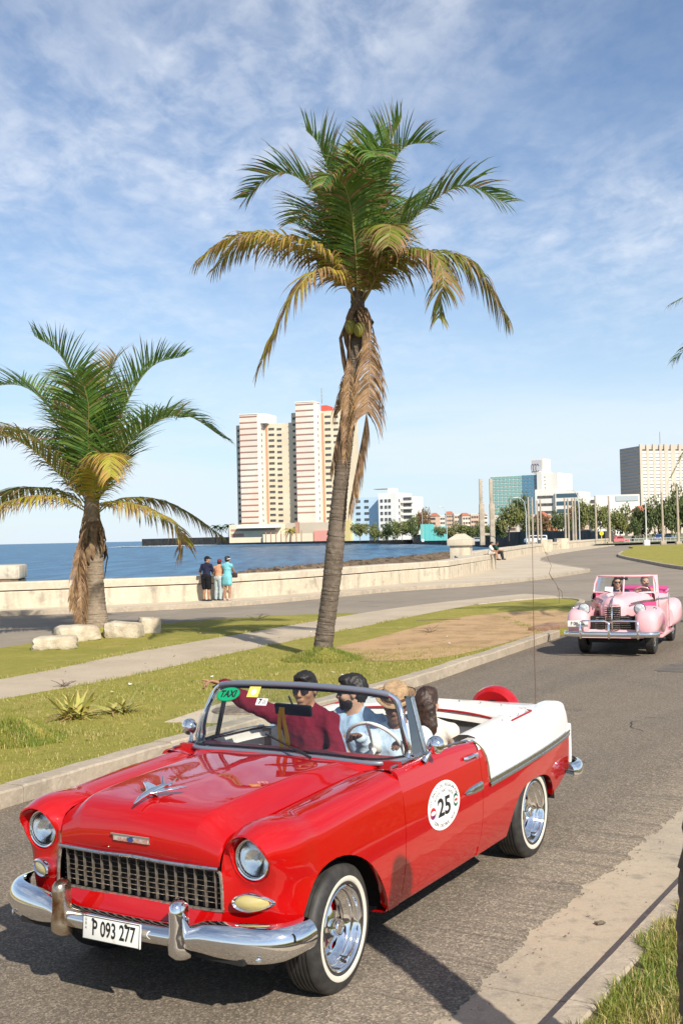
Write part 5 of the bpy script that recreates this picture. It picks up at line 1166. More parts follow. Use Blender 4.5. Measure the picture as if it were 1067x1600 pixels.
# foam where the swell meets the far wall
mb = MB(); rr = np.random.RandomState(3)
for k in range(9):
    u = 190 + k * 14 + rr.uniform(-4, 4); p = place(u, 853.0 + rr.uniform(-.6, .8), 900); r = rr.uniform(4, 14)
    mb.add([(p.x + r * math.cos(a) * 1.6, p.y + r * math.sin(a) * 2.5, -1.9 + .3 * rr.uniform()) for a in np.linspace(0, 6.28, 9)[:-1]] + [(p.x, p.y, -1.2)], [(i, (i + 1) % 8, 8) for i in range(8)])
for p0 in ((-7.2, 53.5), (-6.9, 55.5), (-6.0, 57.2), (-7.6, 52.2)):
    mb.add([(p0[0] + .7 * math.cos(a), p0[1] + 1.1 * math.sin(a), -1.95) for a in np.linspace(0, 6.28, 9)[:-1]] + [(*p0, -1.5)], [(i, (i + 1) % 8, 8) for i in range(8)])
o = mb.obj('sea_foam', M_foam, None, 60); tag(o, 'white foam of waves breaking on the water', 'foam', kind='stuff')
# ---- buildings
M_cream = mat('cream_render', (0.66, 0.57, 0.42), .85, var=(.06, 3, .4, .62), col2=(.60, .51, .36))
M_pinkr = mat('pale_pink_panel', (0.74, 0.63, 0.53), .85, var=(.05, 3, .4, .62), col2=(.68, .55, .45))
M_whitec = mat('white_render', (0.74, 0.72, 0.67), .85, var=(.05, 3, .4, .62), col2=(.66, .64, .59))
M_brown = mat('brown_band', (0.40, 0.22, 0.165), .8)
M_redp = mat('red_panel', (0.56, 0.09, 0.06), .8)
M_win = mat('dark_window', (0.045, 0.045, 0.05), .25, var=(.5, 2, .4, .6), col2=(.12, .11, .10))
M_winb = mat('window_blue_glass', (0.05, 0.10, 0.13), .15)
def wbox(name, d, m, bev=0): mb = MB(); mb.box((0, 0, 0), d); return mb.mesh(name, m, None)
def part_box(root, name, x0, x1, y0, y1, z0, z1, m, parent=None):
    mb = MB(); mb.box(((x0 + x1) / 2, (y0 + y1) / 2, (z0 + z1) / 2), (x1 - x0, y1 - y0, z1 - z0)); return mb.obj(name, m, parent or root, None)
# twin apartment tower
Dt = 700.0; q = Dt / F_PX; base = place(457, 836, Dt)
tw = empty('apartment_tower', (base.x, base.y, .3), rad(-18)); tag(tw, 'tall cream and pink twin apartment tower across the bay behind the palm', 'building')
cs = 1 / math.cos(rad(18)); Z0 = base.z - .3
def tx(u): return (u - 457) * q * cs
def tz(v): return Z0 + (836 - v) * q
def floors(v0, v1, n): return [tz(v0 + (v1 - v0) * (k + .5) / n) for k in range(n)]
wm3 = wbox('window', (3.6, .25, 1.35), M_win); wm2 = wbox('window', (2.9, .25, 1.25), M_win); wm1 = wbox('window', (1.0, .25, 1.4), M_win)
for off, topb, topm, red in ((0, 646, 660, False), (89, 632, 645, True)):
    part_box(tw, 'main_block', tx(370 + off), tx(458.8 + off), 0, 20, 0, tz(topm), M_cream)
    part_box(tw, 'bay', tx(384 + off), tx(412 + off), -8, .0, 0, tz(topb), M_pinkr)
    part_box(tw, 'bay_roof', tx(383.4 + off), tx(412.6 + off), -8.3, 4, tz(topb), tz(topb) + .6, M_whitec)
    part_box(tw, 'corner_pier', tx(412.02 + off), tx(415 + off), -7.6, 0, 0, tz(topb) - 1, M_whitec)
    part_box(tw, 'red_strip', tx(418 + off), tx(420.5 + off), -.4, 0, 0, tz(topm) - 1, mat('salmon_strip', (.55, .27, .17), .85))
    bm_ = wbox('floor_band', (tx(412) - tx(384) + .1, .5, .62), M_brown)
    for z in [tz(topb + 3 + k * 9.25) for k in range(19)]: mobj('floor_band', bm_, tw, ((tx(384 + off) + tx(412 + off)) / 2, -8.1, z))
    for z in floors(topm + 4, 826, 18):
        mobj('window', wm3, tw, (tx(376.5 + off), -.1, z)); mobj('window', wm3, tw, (tx(427 + off), -.1, z)); mobj('window', wm2, tw, (tx(439.5 + off), -.1, z - .3))
        mobj('window', wm1, tw, (tx(415.1 + off), -4, z), (0, 0, rad(90)))
    if red: part_box(tw, 'roof_house', tx(417 + off), tx(426 + off), 0, 12, tz(topm), tz(636), M_redp)
    else: part_box(tw, 'roof_house', tx(412 + off), tx(424 + off), -6, 12, tz(topm), tz(645), M_whitec)
mb = MB(); mb.cyl((tx(505), 3, tz(632)), (tx(505), 3, tz(608)), .25, 5); mb.cyl((tx(503.5), 3, tz(620)), (tx(506.5), 3, tz(620)), .15, 4); mb.obj('mast', M_harbtop, tw)
# podium
bp_ = place(450, 836, 668); pod = empty('podium_building', (bp_.x, bp_.y, .3), rad(-6)); tag(pod, 'long low beige building with red brown stripes at the foot of the twin tower', 'building')
qp = 668 / F_PX; Zp = bp_.z - .3
def px_(u): return (u - 450) * qp
def pz_(v): return Zp + (836 - v) * qp
part_box(pod, 'hall', px_(357), px_(446), 0, 14, 0, pz_(818), M_cream); part_box(pod, 'rear_hall', px_(446), px_(545), 6, 20, 0, pz_(817), mat('grey_beige', (.42, .38, .30), .9)); part_box(pod, 'canopy', px_(372), px_(440), -6, 0, pz_(824), pz_(820), M_whitec)
part_box(pod, 'window_strip', px_(360), px_(430), -.2, 0, pz_(828), pz_(825), M_brown); part_box(pod, 'window_strip', px_(360), px_(380), -.2, 0, pz_(837), pz_(832), M_brown); part_box(pod, 'chimney', px_(462), px_(467), -1, 3, 0, pz_(816), M_brown)
part_box(pod, 'red_wall', px_(490), px_(520), 2, 6, 0, pz_(830), mat('red_wall', (.55, .25, .21), .9)); part_box(pod, 'terrace', px_(412), px_(490), -3, 0, 0, pz_(834), M_cream)
for k in range(8): part_box(pod, 'terrace_post', px_(416 + k * 8), px_(417.2 + k * 8), -3.3, -3.0, 0, pz_(829), M_brown)
# pale blue apartment block
Db = 600.0; qb = Db / F_PX; b0 = place(600, 836, Db); ab = empty('apartment_block', (b0.x, b0.y, .3), rad(-24)); tag(ab, 'pale blue and white apartment block right of the tall palm trunk', 'building')
M_pblue = mat('pale_blue_render', (0.46, 0.60, 0.68), .85)
cb = 1 / math.cos(rad(24)); Zb = b0.z - .3
def bx_(u): return (u - 600) * qb * cb
def bz_(v): return Zb + (836 - v) * qb
part_box(ab, 'front_block', bx_(551), bx_(600), 0, 14, 0, bz_(776), M_pblue); part_box(ab, 'white_wing', bx_(600), bx_(627), -7, 16, 0, bz_(771), M_whitec); part_box(ab, 'stair_tower', bx_(605), bx_(614), 2, 8, 0, bz_(763), M_whitec); part_box(ab, 'balcony_wing', bx_(627), bx_(646), 0, 14, 0, bz_(777), M_whitec)
part_box(ab, 'roof_canopy', bx_(583), bx_(605), 2, 8, bz_(764), bz_(763), M_harbtop); part_box(ab, 'yellow_wall', bx_(541), bx_(551), -3, 12, 0, bz_(812), mat('yellow_render', (.62, .50, .22), .85))
wmb = wbox('window', (2.4, .3, 1.2), M_win); wms = wbox('window', (1.3, .3, 1.5), M_win)
for k in range(6):
    z = bz_(782 + k * 9.6)
    for u in (561, 574): mobj('window', wmb, ab, (bx_(u), -.1, z))
    if k < 5:
        for u in (605, 611.5, 617): mobj('window', wms, ab, (bx_(u), -7.1, z - .4))
        for y in (-3, 3, 9): mobj('window', wms, ab, (bx_(627) + .1, y, z - .4), (0, 0, rad(90)))
        part_box(ab, 'balcony', bx_(628), bx_(645), -1.5, 0, z - 1.6, z - .5, M_whitec); mobj('window', wbox('window', (4.5, .2, 1.6), M_win), ab, (bx_(636.5), -.1, z + .4))
# teal glass hotel
Dh = 760.0; qh = Dh / F_PX; h0 = place(850, 834, Dh); th = empty('glass_hotel', (h0.x, h0.y, .3), rad(-32)); tag(th, 'teal glass slab hotel with white rooftop block', 'building')
ch = 1 / math.cos(rad(32)); Zh = h0.z - .3
M_teal = mat('teal_glass', (0.17, 0.38, 0.38), .2, spec=.5, var=(.15, 2, .4, .6), col2=(.28, .50, .48)); M_blueg = mat('blue_glass', (0.09, 0.24, 0.36), .12, spec=.6)
def hx(u): return (u - 850) * qh * ch
def hz(v): return Zh + (834 - v) * qh
part_box(th, 'slab', hx(774), hx(843), 0, 16, 0, hz(740.5), M_whitec); part_box(th, 'end_tower', hx(843), hx(850), -2, 18, 0, hz(737), M_whitec)
pt_ = wbox('glass_panel', ((hx(843) - hx(774)) / 12 * .80, .3, 1.75), M_teal); pb_ = wbox('glass_panel', ((hx(843) - hx(774)) / 12 * .86, .3, 2.0), M_blueg)
for i in range(12):
    for k in range(11):
        mobj('glass_panel', pb_ if i > 7 else pt_, th, (hx(774) + (hx(843) - hx(774)) * (i + .5) / 12, -.15, hz(743.5 + k * 5.6)))
part_box(th, 'rear_wing', hx(850), hx(868), 3, 30, 0, hz(739), M_whitec)
part_box(th, 'rooftop_block', hx(833), hx(850), 1, 14, hz(738), hz(716), M_whitec)
for k in range(3):
    mb = MB(); P_ = [(hx(835.5 + k * 3.4) + 1.2 * math.cos(a), .85, hz(730) + 2.6 * math.sin(a)) for a in np.linspace(.6, 5.6, 9)]; mb.tube(P_, .35, 4); mb.obj('rooftop_emblem', mat('sign_grey', (.22, .22, .25), .6), th, None)
part_box(th, 'emblem_panel', hx(834), hx(848), .92, .98, hz(735.5), hz(718), mat('sign_pale', (.50, .50, .52), .7))
for k in range(5): part_box(th, 'side_window', hx(850), hx(850) + .3, 2, 14, hz(746 + k * 5.6), hz(744 + k * 5.6), M_win)
# low white hotel annexe in front
h1 = place(870, 834, 620); an = empty('hotel_annexe', (h1.x, h1.y, .3), rad(-26)); tag(an, 'low white modern building in front of the teal hotel', 'building'); qa = 620 / F_PX
part_box(an, 'block', -34 * qa, 0, 0, 22, 0, 74 * qa, M_whitec); part_box(an, 'block', 0, 38 * qa, -2, 22, 0, 69 * qa, M_whitec)
for k in range(4): part_box(an, 'window_strip', 2 * qa, 36 * qa, -2.2, -2.0, (24 + k * 12) * qa, (30 + k * 12) * qa, M_winb)
for k in range(4): part_box(an, 'window_strip', -30 * qa, -6 * qa, -.2, 0, (24 + k * 12) * qa, (28 + k * 12) * qa, M_win)
# big ribbed hotel at right
Dr = 640.0; qr = Dr / F_PX; r0 = place(1003, 832, Dr); rh = empty('ribbed_hotel', (r0.x, r0.y, .3), rad(14)); tag(rh, 'large beige hotel with vertical ribs and rows of windows at the right edge', 'building')
M_rib = mat('beige_concrete', (0.56, 0.48, 0.39), .88, var=(.05, 3, .4, .6), col2=(.48, .41, .33)); M_gl = mat('grey_glass', (0.27, 0.30, 0.35), .35); Zr = r0.z - .3; cr_ = 1 / math.cos(rad(14))
def rx_(u): return (u - 978) * qr * cr_
def rz_(v): return Zr + (832 - v) * qr
NB = 13; bw = rx_(1120) / NB
part_box(rh, 'core', 0, rx_(1120), 0, 24, 0, rz_(697), M_rib)
wr = wbox('window', (bw * .52, .3, 1.5), M_win); sp_ = wbox('spandrel', (bw * .60, .8, 1.5), M_whitec)
for i in range(NB):
    rib = part_box(rh, 'rib', i * bw - bw * (.19 if i not in (4, 5) else .42), i * bw + bw * (.19 if i != 5 else .3), -1.0, 0, 0, rz_(694 + (i % 2) * .6), M_rib)
    for k in range(20):
        z = rz_(704 + k * 5.3)
        if i < 8:
            mobj('window', wr, rh, (i * bw + bw * .5, -.15, z)); mobj('spandrel', sp_, rh, (i * bw + bw * .5, -.4, z - 1.75 * .55))
for k in range(21): part_box(rh, 'side_band', -.4, 0, 1, 23, rz_(699 + k * 5.3), rz_(696.6 + k * 5.3), M_gl)
mb = MB(); mb.cyl((rx_(1024), 8, rz_(697)), (rx_(1024), 8, rz_(672)), .2, 5); mb.obj('mast', M_harbtop, rh)
l0 = place(965, 834, 520); lw = empty('white_low_building', (l0.x, l0.y, .3), rad(-14)); tag(lw, 'low white building with a glazed gallery in front of the ribbed hotel', 'building'); ql = 520 / F_PX
part_box(lw, 'block', -32 * ql, 34 * ql, 0, 20, 0, 64 * ql, M_whitec); part_box(lw, 'gallery_glazing', -2 * ql, 32 * ql, -.3, 0, 54 * ql, 62 * ql, mat('gallery_glass', (.42, .47, .48), .2)); part_box(lw, 'end_block', -42 * ql, -30 * ql, -2, 15, 0, 61 * ql, M_whitec); part_box(lw, 'dark_opening', -40 * ql, -34 * ql, -2.3, -2, 52 * ql, 57 * ql, M_win)
# far town: small houses
M_tile = mat('red_tile_roof', (0.40, 0.14, 0.08), .9); hc = [(.62, .50, .40), (.66, .56, .46), (.58, .42, .32), (.60, .56, .50), (.50, .36, .27)]
rr = np.random.RandomState(8)
ORD = ['first', 'second', 'third', 'fourth', 'fifth', 'sixth', 'seventh', 'eighth', 'ninth', 'tenth', 'eleventh', 'twelfth', 'thirteenth', 'fourteenth', 'fifteenth', 'sixteenth', 'seventeenth']
HL = ['pale pink', 'cream', 'tan', 'off white', 'terracotta']
spots = [(648, 800, 700), (662, 797, 760), (676, 800, 820), (690, 801, 900), (703, 798, 940), (716, 799, 900), (729, 801, 860), (742, 799, 840), (757, 801, 860), (800, 800, 700), (858, 802, 460), (874, 805, 440), (640, 786, 640), (930, 796, 470), (915, 804, 450), (985, 800, 480), (1008, 796, 480)]
for i, (u, v, D) in enumerate(spots):
    p = place(u, 834, D); w = rr.uniform(9, 15) * D / F_PX; h = (834 - v) * D / F_PX; hs_ = empty('town_house', (p.x, p.y, .3), rr.uniform(-.4, .4))
    ci = i % 5; nxt = ['left of', 'right of', 'between'][i % 3]
    rank = sorted(a[0] for a in spots).index(u); tag(hs_, f'small {HL[ci]} town house beyond the trees, {ORD[rank]} from the left', 'house', 'town houses beyond the trees')
    part_box(hs_, 'wall', -w / 2, w / 2, 0, 10, 0, h, mat(f'house_wall_{ci}', hc[ci], .9))
    mb = MB(); mb.add([(-w / 2 - .3, -.4, h), (w / 2 + .3, -.4, h), (w / 2 + .3, 10.4, h), (-w / 2 - .3, 10.4, h), (-w * .3, 5, h + 2.4), (w * .3, 5, h + 2.4)], [(0, 1, 5, 4), (1, 2, 5), (2, 3, 4, 5), (3, 0, 4)]) if i % 2 == 0 else mb.box((0, 5, h + .25), (w + .4, 10.4, .5)); mb.obj('roof', M_tile if i % 2 == 0 else M_whitec, hs_, None)
    wmesh = wbox('window', (1.4, .2, 1.5), M_win)
    for k in range(3):
        for j in range(int(h // 3.6)): mobj('window', wmesh, hs_, (-w * .3 + k * w * .3, -.05, h - 1.9 - j * 3.4))
# teal hoarding and red kiosk
p = place(677, 836, 430); hb = empty('hoarding', (p.x, p.y, .3)); tag(hb, 'turquoise flat panel fence among the trees', 'fence'); ql = 430 / F_PX
for k in range(6): part_box(hb, 'fence_panel', (-20 + k * 7) * ql, (-13.2 + k * 7) * ql, 0, .4, 0, (26 if k < 3 else 22) * ql, mat('turquoise_paint', (.10, .42, .40), .7))
p = place(859, 836, 330); kk = empty('kiosk', (p.x, p.y, 0)); tag(kk, 'small kiosk with red roof beyond the sea wall', 'kiosk'); part_box(kk, 'wall', -2.3, 2.3, 0, 3, 0, 3.0, M_whitec); mb = MB(); mb.add([(-2.8, -.5, 3), (2.8, -.5, 3), (2.8, 3.5, 3), (-2.8, 3.5, 3), (0, 1.5, 5)], [(0, 1, 4), (1, 2, 4), (2, 3, 4), (3, 0, 4)]); mb.obj('roof', M_tile, kk, None)
for k in (-1.4, 0, 1.4): part_box(kk, 'opening', k - .4, k + .4, -.1, 0, .9, 2.4, M_win)
# ---- trees beyond the bay
M_leafA = mat('tree_leaf_dark', (0.065, 0.090, 0.026), .7, var=(.5, 4, .4, .62), col2=(.115, .140, .036)); M_leafB = mat('tree_leaf_olive', (0.120, 0.140, 0.036), .7, var=(.5, 4, .4, .62), col2=(.19, .18, .05)); M_leafC = mat('tree_leaf_brown', (0.15, 0.085, 0.035), .8, var=(.5, 4, .4, .62), col2=(.22, .14, .06)); M_bark = mat('tree_bark', (.10, .075, .05), .9)
def crown_mesh(seed, m, n=1500, lumps=9, thin=False):
    r_ = np.random.RandomState(seed); V = []; Q = []
    C_ = [(r_.uniform(-.62, .62), r_.uniform(-.5, .5), r_.uniform(.32, .82), r_.uniform(.2, .40)) for _ in range(lumps)]
    for i in range(n):
        cx, cy, cz, R = C_[r_.randint(lumps)]; d = r_.normal(size=3); d /= np.linalg.norm(d); rr_ = R * r_.uniform(.55, 1.08) if r_.uniform() < .85 else R * 1.25
        p = np.array([cx, cy, cz]) + d * rr_ * np.array([1, 1, .72]); s = r_.uniform(.035, .075); a = r_.normal(size=3); a /= np.linalg.norm(a); b = np.cross(a, r_.normal(size=3)); b /= np.linalg.norm(b)
        b0 = len(V); V += [p - a * s, p + b * s * .6, p + a * s, p - b * s * .6]; Q.append((b0, b0 + 1, b0 + 2, b0 + 3))
    return np_mesh('crown', V, Q, m)
CM = {k: [crown_mesh(40 + j + 7 * i, m) for j in range(3)] for i, (k, m) in enumerate((('d', M_leafA), ('o', M_leafB), ('b', M_leafC)))}
mb = MB(); mb.tube([(0, 0, 0), (.02, 0, .2), (-.02, .02, .45)], [.035, .028, .02], 6)
for a in (0, 2.1, 4.2): mb.tube([(0, 0, .25), (.2 * math.cos(a), .2 * math.sin(a), .5), (.38 * math.cos(a), .38 * math.sin(a), .68)], [.02, .014, .006], 5)
TRK = mb.mesh('trunk', M_bark, 60)
trees = [(562, 806, 440, 30, 'o'), (585, 809, 430, 26, 'o'), (606, 808, 430, 34, 'd'), (628, 805, 420, 34, 'o'), (645, 800, 420, 34, 'd'), (664, 787, 480, 26, 'b'), (700, 815, 400, 36, 'o'), (722, 810, 390, 36, 'o'), (742, 812, 390, 30, 'd'), (758, 812, 360, 22, 'o'), (775, 806, 330, 34, 'd'), (795, 788, 330, 42, 'o'), (812, 770, 340, 34, 'd'), (822, 790, 330, 40, 'o'), (846, 796, 300, 26, 'b'), (874, 793, 300, 30, 'd'), (900, 785, 340, 30, 'b'), (912, 783, 330, 36, 'o'), (938, 780, 310, 40, 'o'), (968, 783, 300, 46, 'o'), (1003, 778, 300, 44, 'd'), (1028, 790, 290, 40, 'd'), (1048, 772, 290, 50, 'd'), (1072, 762, 290, 56, 'd'), (890, 806, 280, 18, 'd'), (990, 808, 285, 26, 'd')]
tnames = {'d': 'dark green', 'o': 'olive green', 'b': 'brownish half bare'}
TREES = {}
for i, (u, v, D, wpx, k) in enumerate(trees):
    p = place(u, 836, D); h = (836 - v) * D / F_PX + .8; w = wpx * D / F_PX
    t = empty('broadleaf_tree', (p.x, p.y, .2 if D < 340 else .3), rr.uniform(0, 6)); side = 'left' if u < 760 else ('middle' if u < 900 else 'right')
    desc = {'left': 'before the far town across the bay', 'middle': 'behind the concrete pylons', 'right': 'beneath the ribbed hotel'}[side]
    tag(t, None, 'tree', f'{tnames[k]} trees {desc}'); TREES.setdefault((k, desc), []).append((u, t))
    c = mobj('crown', CM[k][i % 3], t); c.scale = (w * .62, w * .62, h); tk = mobj('trunk', TRK, t); tk.scale = (w * .5, w * .5, h)
ORD = ['first', 'second', 'third', 'fourth', 'fifth', 'sixth', 'seventh', 'eighth', 'ninth', 'tenth', 'eleventh', 'twelfth', 'thirteenth', 'fourteenth', 'fifteenth', 'sixteenth', 'seventeenth']
for (k, desc), lst in TREES.items():
    lst.sort(key=lambda a: a[0])
    for j, (u, t) in enumerate(lst): t['label'] = (f'{ORD[j]} from left of the {tnames[k]} trees {desc}' if len(lst) > 1 else f'the only {tnames[k]} tree {desc}')
# small palms at the foot of the tower
def tiny_palm(u, v, D, label, yel=False):
    p = place(u, 838, D); h = (838 - v) * D / F_PX; t = empty('distant_palm', (p.x, p.y, .3)); tag(t, label, 'palm tree'); mb = MB(); mb.tube([(0, 0, 0), (.2, 0, h * .5), (.1, 0, h)], [.35, .25, .2], 6); mb.obj('trunk', M_bark, t)
    mb = MB()
    for k in range(15):
        a = k * 2.4; o = Vector((math.cos(a), math.sin(a), 0)); e_ = rad(75 - 7 * k); L0 = 4.2; tt = Vector((-o.y, o.x, 0))
        mb.grid([[Vector((.1, 0, h)) + o * (L0 * f * math.cos(e_ * (1 - f))) + Vector((0, 0, L0 * (f * math.sin(e_) - f * f * .7) + d)) + tt * s for s, d in ((-.5 * (1 - f) - .1, -.35), (0, 0), (.5 * (1 - f) + .1, -.35))] for f in (0, .3, .6, .85, 1)])
    mb.obj('crown', M_frond_y if yel else M_frond_g, t, None)
tiny_palm(337, 813, 800, 'small dark distant palm left of the tower, nearest the open sea'); tiny_palm(346, 815, 800, 'small dark distant palm standing between two others left of the tower'); tiny_palm(357, 812, 780, 'small dark distant palm close against the left tower edge'); tiny_palm(453, 820, 640, 'yellow green palm at the foot of the twin tower', True)
# ---- pylons, masts, lamp posts
M_pyl = mat('pylon_concrete', (.46, .38, .28), .9, var=(.8, 4, .4, .62), col2=(.33, .27, .20)); M_pole = mat('galvanised_pole', (.55, .55, .52), .5, metal=.3)
for u, lab in ((753, 'tall two stage concrete pylon, left one of the pair'), (769, 'tall two stage concrete pylon, right one of the pair with the cross beam')):
    D = 250; qq = D / F_PX; p = place(u, 832, D); t = empty('concrete_pylon', (p.x, p.y, 0)); tag(t, lab, 'pylon', None); H_ = 100 * qq + .5
    mb = MB(); mb.box((0, 0, H_ * .31), (1.05, 1.05, H_ * .62), 0, None, .05); mb.obj('lower_shaft', M_pyl, t); mb = MB(); mb.box((-.12, 0, H_ * .80), (.66, .66, H_ * .40), 0, None, .05); mb.obj('upper_shaft', M_pyl, t)
    for k in range(5): mb = MB(); mb.box((.25, -.2, H_ * (.64 + k * .08)), (.2, .2, .14)); mb.obj('bracket', M_harbtop, t, None)
    if u == 769: mb = MB(); mb.box((-1.1, 0, 17 * qq), (1.5, .6, .5)); mb.obj('cross_beam', M_pyl, t, None)
poles = [(826, 759, 230), (832, 759, 225), (840, 765, 235), (845, 763, 232), (883, 760, 220), (888, 762, 222), (895, 761, 215), (899, 760, 212), (931, 757, 205), (952, 757, 200), (1035, 752, 190), (1059, 742, 180)]
for i, (u, v, D) in enumerate(poles):
    p = place(u, 834, D); h = (834 - v) * D / F_PX; t = empty('flag_mast', (p.x, p.y, 0)); tag(t, f'slender concrete mast, {["first","second","third","fourth","fifth","sixth","seventh","eighth","ninth","tenth","eleventh","last"][i]} from the left of the row beside the road', 'mast', 'row of concrete masts')
    mb = MB(); mb.tube([(0, 0, 0), (0, 0, h * .5), (-.05, 0, h)], [.22, .19, .15], 8); mb.obj('shaft', M_pyl, t); mb = MB(); mb.box((0, 0, .3), (.9, .9, .6), 0, None, .05); mb.obj('footing', M_pyl, t)
lamps = [(822, 760, 240, -14, 'curved street lamp between the pylons and the white van'), (905, 747, 205, -12, 'tall street lamp leaning left above the sea wall end'), (698, 777, 330, -9, 'street lamp left of the capped pier across the bay'), (1009, 742, 175, 0, 'straight white lamp post with white footing by the blue cars'), (660, 788, 420, 0, 'thin lamp post before the turquoise fence')]
for u, v, D, arm, lab in lamps:
    p = place(u, 834, D); qq = D / F_PX; h = (834 - v) * qq; t = empty('street_lamp', (p.x, p.y, 0)); tag(t, lab, 'street lamp')
    pts = [(0, 0, 0), (0, 0, h * .7)] + ([(arm * qq * .15, 0, h * .9), (arm * qq * .5, 0, h * .985), (arm * qq, 0, h)] if arm else [(0, 0, h)])
    mb = MB(); mb.tube(pts, [.14, .10] + [.07] * (len(pts) - 2), 6); mb.obj('pole', M_pole, t, 60)
    if arm: mb = MB(); mb.box((arm * qq - .3, 0, h), (.9, .3, .18), 0, None, .04); mb.obj('lantern', M_pole, t)
    else: mb = MB(); mb.box((0, 0, .5), (.9, .9, 1.0), 0, None, .1); mb.obj('footing', M_whitec, t)
p = place(939, 834, 190); t = empty('road_sign', (p.x, p.y, 0)); tag(t, 'round yellow sign on a yellow post above the sea wall end', 'sign'); qq = 190 / F_PX
M_ysign = mat('sign_yellow', (.75, .50, .02), .5); mb = MB(); mb.cyl((0, 0, 0), (0, 0, 18 * qq), .07, 6); mb.obj('post', M_ysign, t); mb = MB(); mb.lathe([(0, .04), (.36, .04), (.36, -.02), (0, -.02)], 20, 0, Matrix.Translation((0, -.08, 20 * qq)) @ Matrix.Rotation(rad(90), 4, 'X')); mb.obj('disc', M_ysign, t); mb = MB(); mb.box((0, -.13, 20 * qq), (.10, .01, .34)); mb.obj('mark', M_brown, t, None)
# ---- distant railing
p0 = place(975, 834, 205); p1 = place(1067, 834, 215); rl = empty('railing', (0, 0, 0)); tag(rl, 'pale metal railing under the trees beside the blue cars', 'railing')
for z in (.5, 1.0): mb = MB(); mb.tube([(p0.x, p0.y, z), (p1.x, p1.y, z)], .05, 5); mb.obj('rail', M_pole, rl)
rpm = MB(); rpm.cyl((0, 0, 0), (0, 0, 1.0), .05, 5); rpm = rpm.mesh('baluster', M_pole, 60)
for k in range(14): mobj('baluster', rpm, rl, p0.lerp(p1, k / 13).xy.to_3d())
# ---- distant vehicles
M_tyre2 = mat('far_tyre', (.02, .02, .02), .7); M_cwin = mat('car_window', (.03, .035, .04), .1, spec=.6)
def small_car(loc, yaw, paint, label, L=4.2, W=1.7, H=1.45, kind='hatch', roofc=None):
    t = empty('parked_car' if False else 'distant_car', loc, yaw); tag(t, label, 'car')
    prof = {'hatch': [(-.5, .25), (-.5, .62), (-.44, .68), (-.36, .97), (-.30, 1.0), (.05, 1.0), (.10, .98), (.24, .66), (.46, .58), (.5, .48), (.5, .22)], 'van': [(-.5, .2), (-.5, .95), (-.46, 1.0), (.28, 1.0), (.36, .94), (.46, .55), (.5, .48), (.5, .2)], 'classic': [(-.5, .3), (-.5, .55), (-.42, .64), (-.26, .66), (-.18, .96), (-.1, 1.0), (.08, 1.0), (.18, .68), (.40, .64), (.5, .55), (.5, .28)]}[kind]
    rows = []
    for sy in (-1, -.94, 0, .94, 1):
        rows.append([Vector((x * L, sy * W / 2 * (1 - .14 * max(0, z - .6) / .4), (z if abs(sy) < .97 else .3 + (z - .3) * .96) * H)) for x, z in prof])
    mb = MB(); mb.grid(rows); mb.f.append(list(range(len(prof)))); mb.m.append(0); mb.f.append([4 * len(prof) + k for k in range(len(prof))]); mb.m.append(0); mb.grid([[r[0] for r in rows], [r[-1] for r in rows]]); mb.obj('body', paint, t, 35)
    z0, z1 = .68 * H, .93 * H
    for s_ in (1, -1): mb = MB(); xa, xb, xc, xd = {'hatch': (-.40, .19, .08, -.34), 'van': (-.46, .40, .30, -.44), 'classic': (-.22, .14, .07, -.16)}[kind]; mb.add([(xa * L, s_ * (W / 2 * .975 + .01), z0), (xb * L, s_ * (W / 2 * .975 + .01), z0), (xc * L, s_ * (W / 2 * .90 + .01), z1), (xd * L, s_ * (W / 2 * .90 + .01), z1)], [(0, 1, 2, 3)]); mb.obj('side_window', M_cwin, t, None)
    fx = {'hatch': (.235, .105), 'van': (.425, .355), 'classic': (.178, .085)}[kind]; mb = MB(); mb.add([(fx[0] * L + .015, -W * .41, z0), (fx[0] * L + .015, W * .41, z0), (fx[1] * L + .015, W * .37, .955 * H), (fx[1] * L + .015, -W * .37, .955 * H)], [(0, 1, 2, 3)]); mb.obj('windscreen', M_cwin, t, None)
    wmsh = MB(); wmsh.cyl((0, -.1, 0), (0, .1, 0), .31, 14, 0); wmsh.cyl((0, -.105, 0), (0, .105, 0), .17, 10, 1); wmsh = wmsh.mesh('wheel', [M_tyre2, M_pole], 40)
    for x in (-.31, .32):
        for s_ in (1, -1): mobj('wheel', wmsh, t, (x * L, s_ * (W / 2 - .09), .31))
    for s_ in (1, -1): mb = MB(); mb.lathe([(0, .04), (.10, .02), (.11, -.03)], 10, 0, Matrix.Translation((.5 * L - .01, s_ * W * .36, .50 * H)) @ Matrix.Rotation(rad(90), 4, 'Y')); mb.obj('headlight', M_stk_far, t)
    mb = MB(); mb.box((.505 * L, 0, .30 * H), (.10, W * .96, .14), 0, None, .03); mb.box((-.505 * L, 0, .32 * H), (.10, W * .96, .14), 0, None, .03); mb.obj('bumper', M_pole, t)
    return t
M_stk_far = mat('far_lamp', (.75, .75, .72), .2)
def carp(n, c, **k): return mat(n, c, .35, coat=.8, **k)
def gpos(u, D): p = place(u, 834, D); return (p.x, p.y, 0.0)
small_car(gpos(1029, 262), rad(245), carp('paint_blue', (.03, .08, .24)), 'dark blue small car driving behind the grass island', 3.9, 1.65, 1.5)
small_car(gpos(1047, 300), rad(240), carp('paint_lightblue', (.10, .26, .50)), 'light blue car following the dark blue car', 4.4, 1.75, 1.55, 'van')
small_car(gpos(963, 220), rad(200), carp('paint_coral', (.50, .12, .12)), 'coral red classic car passing behind the sea wall end', 4.6, 1.75, 1.5, 'classic')
small_car(gpos(944, 232), rad(190), carp('paint_orange', (.72, .30, .02)), 'orange yellow taxi beside the round yellow sign', 4.2, 1.7, 1.5)
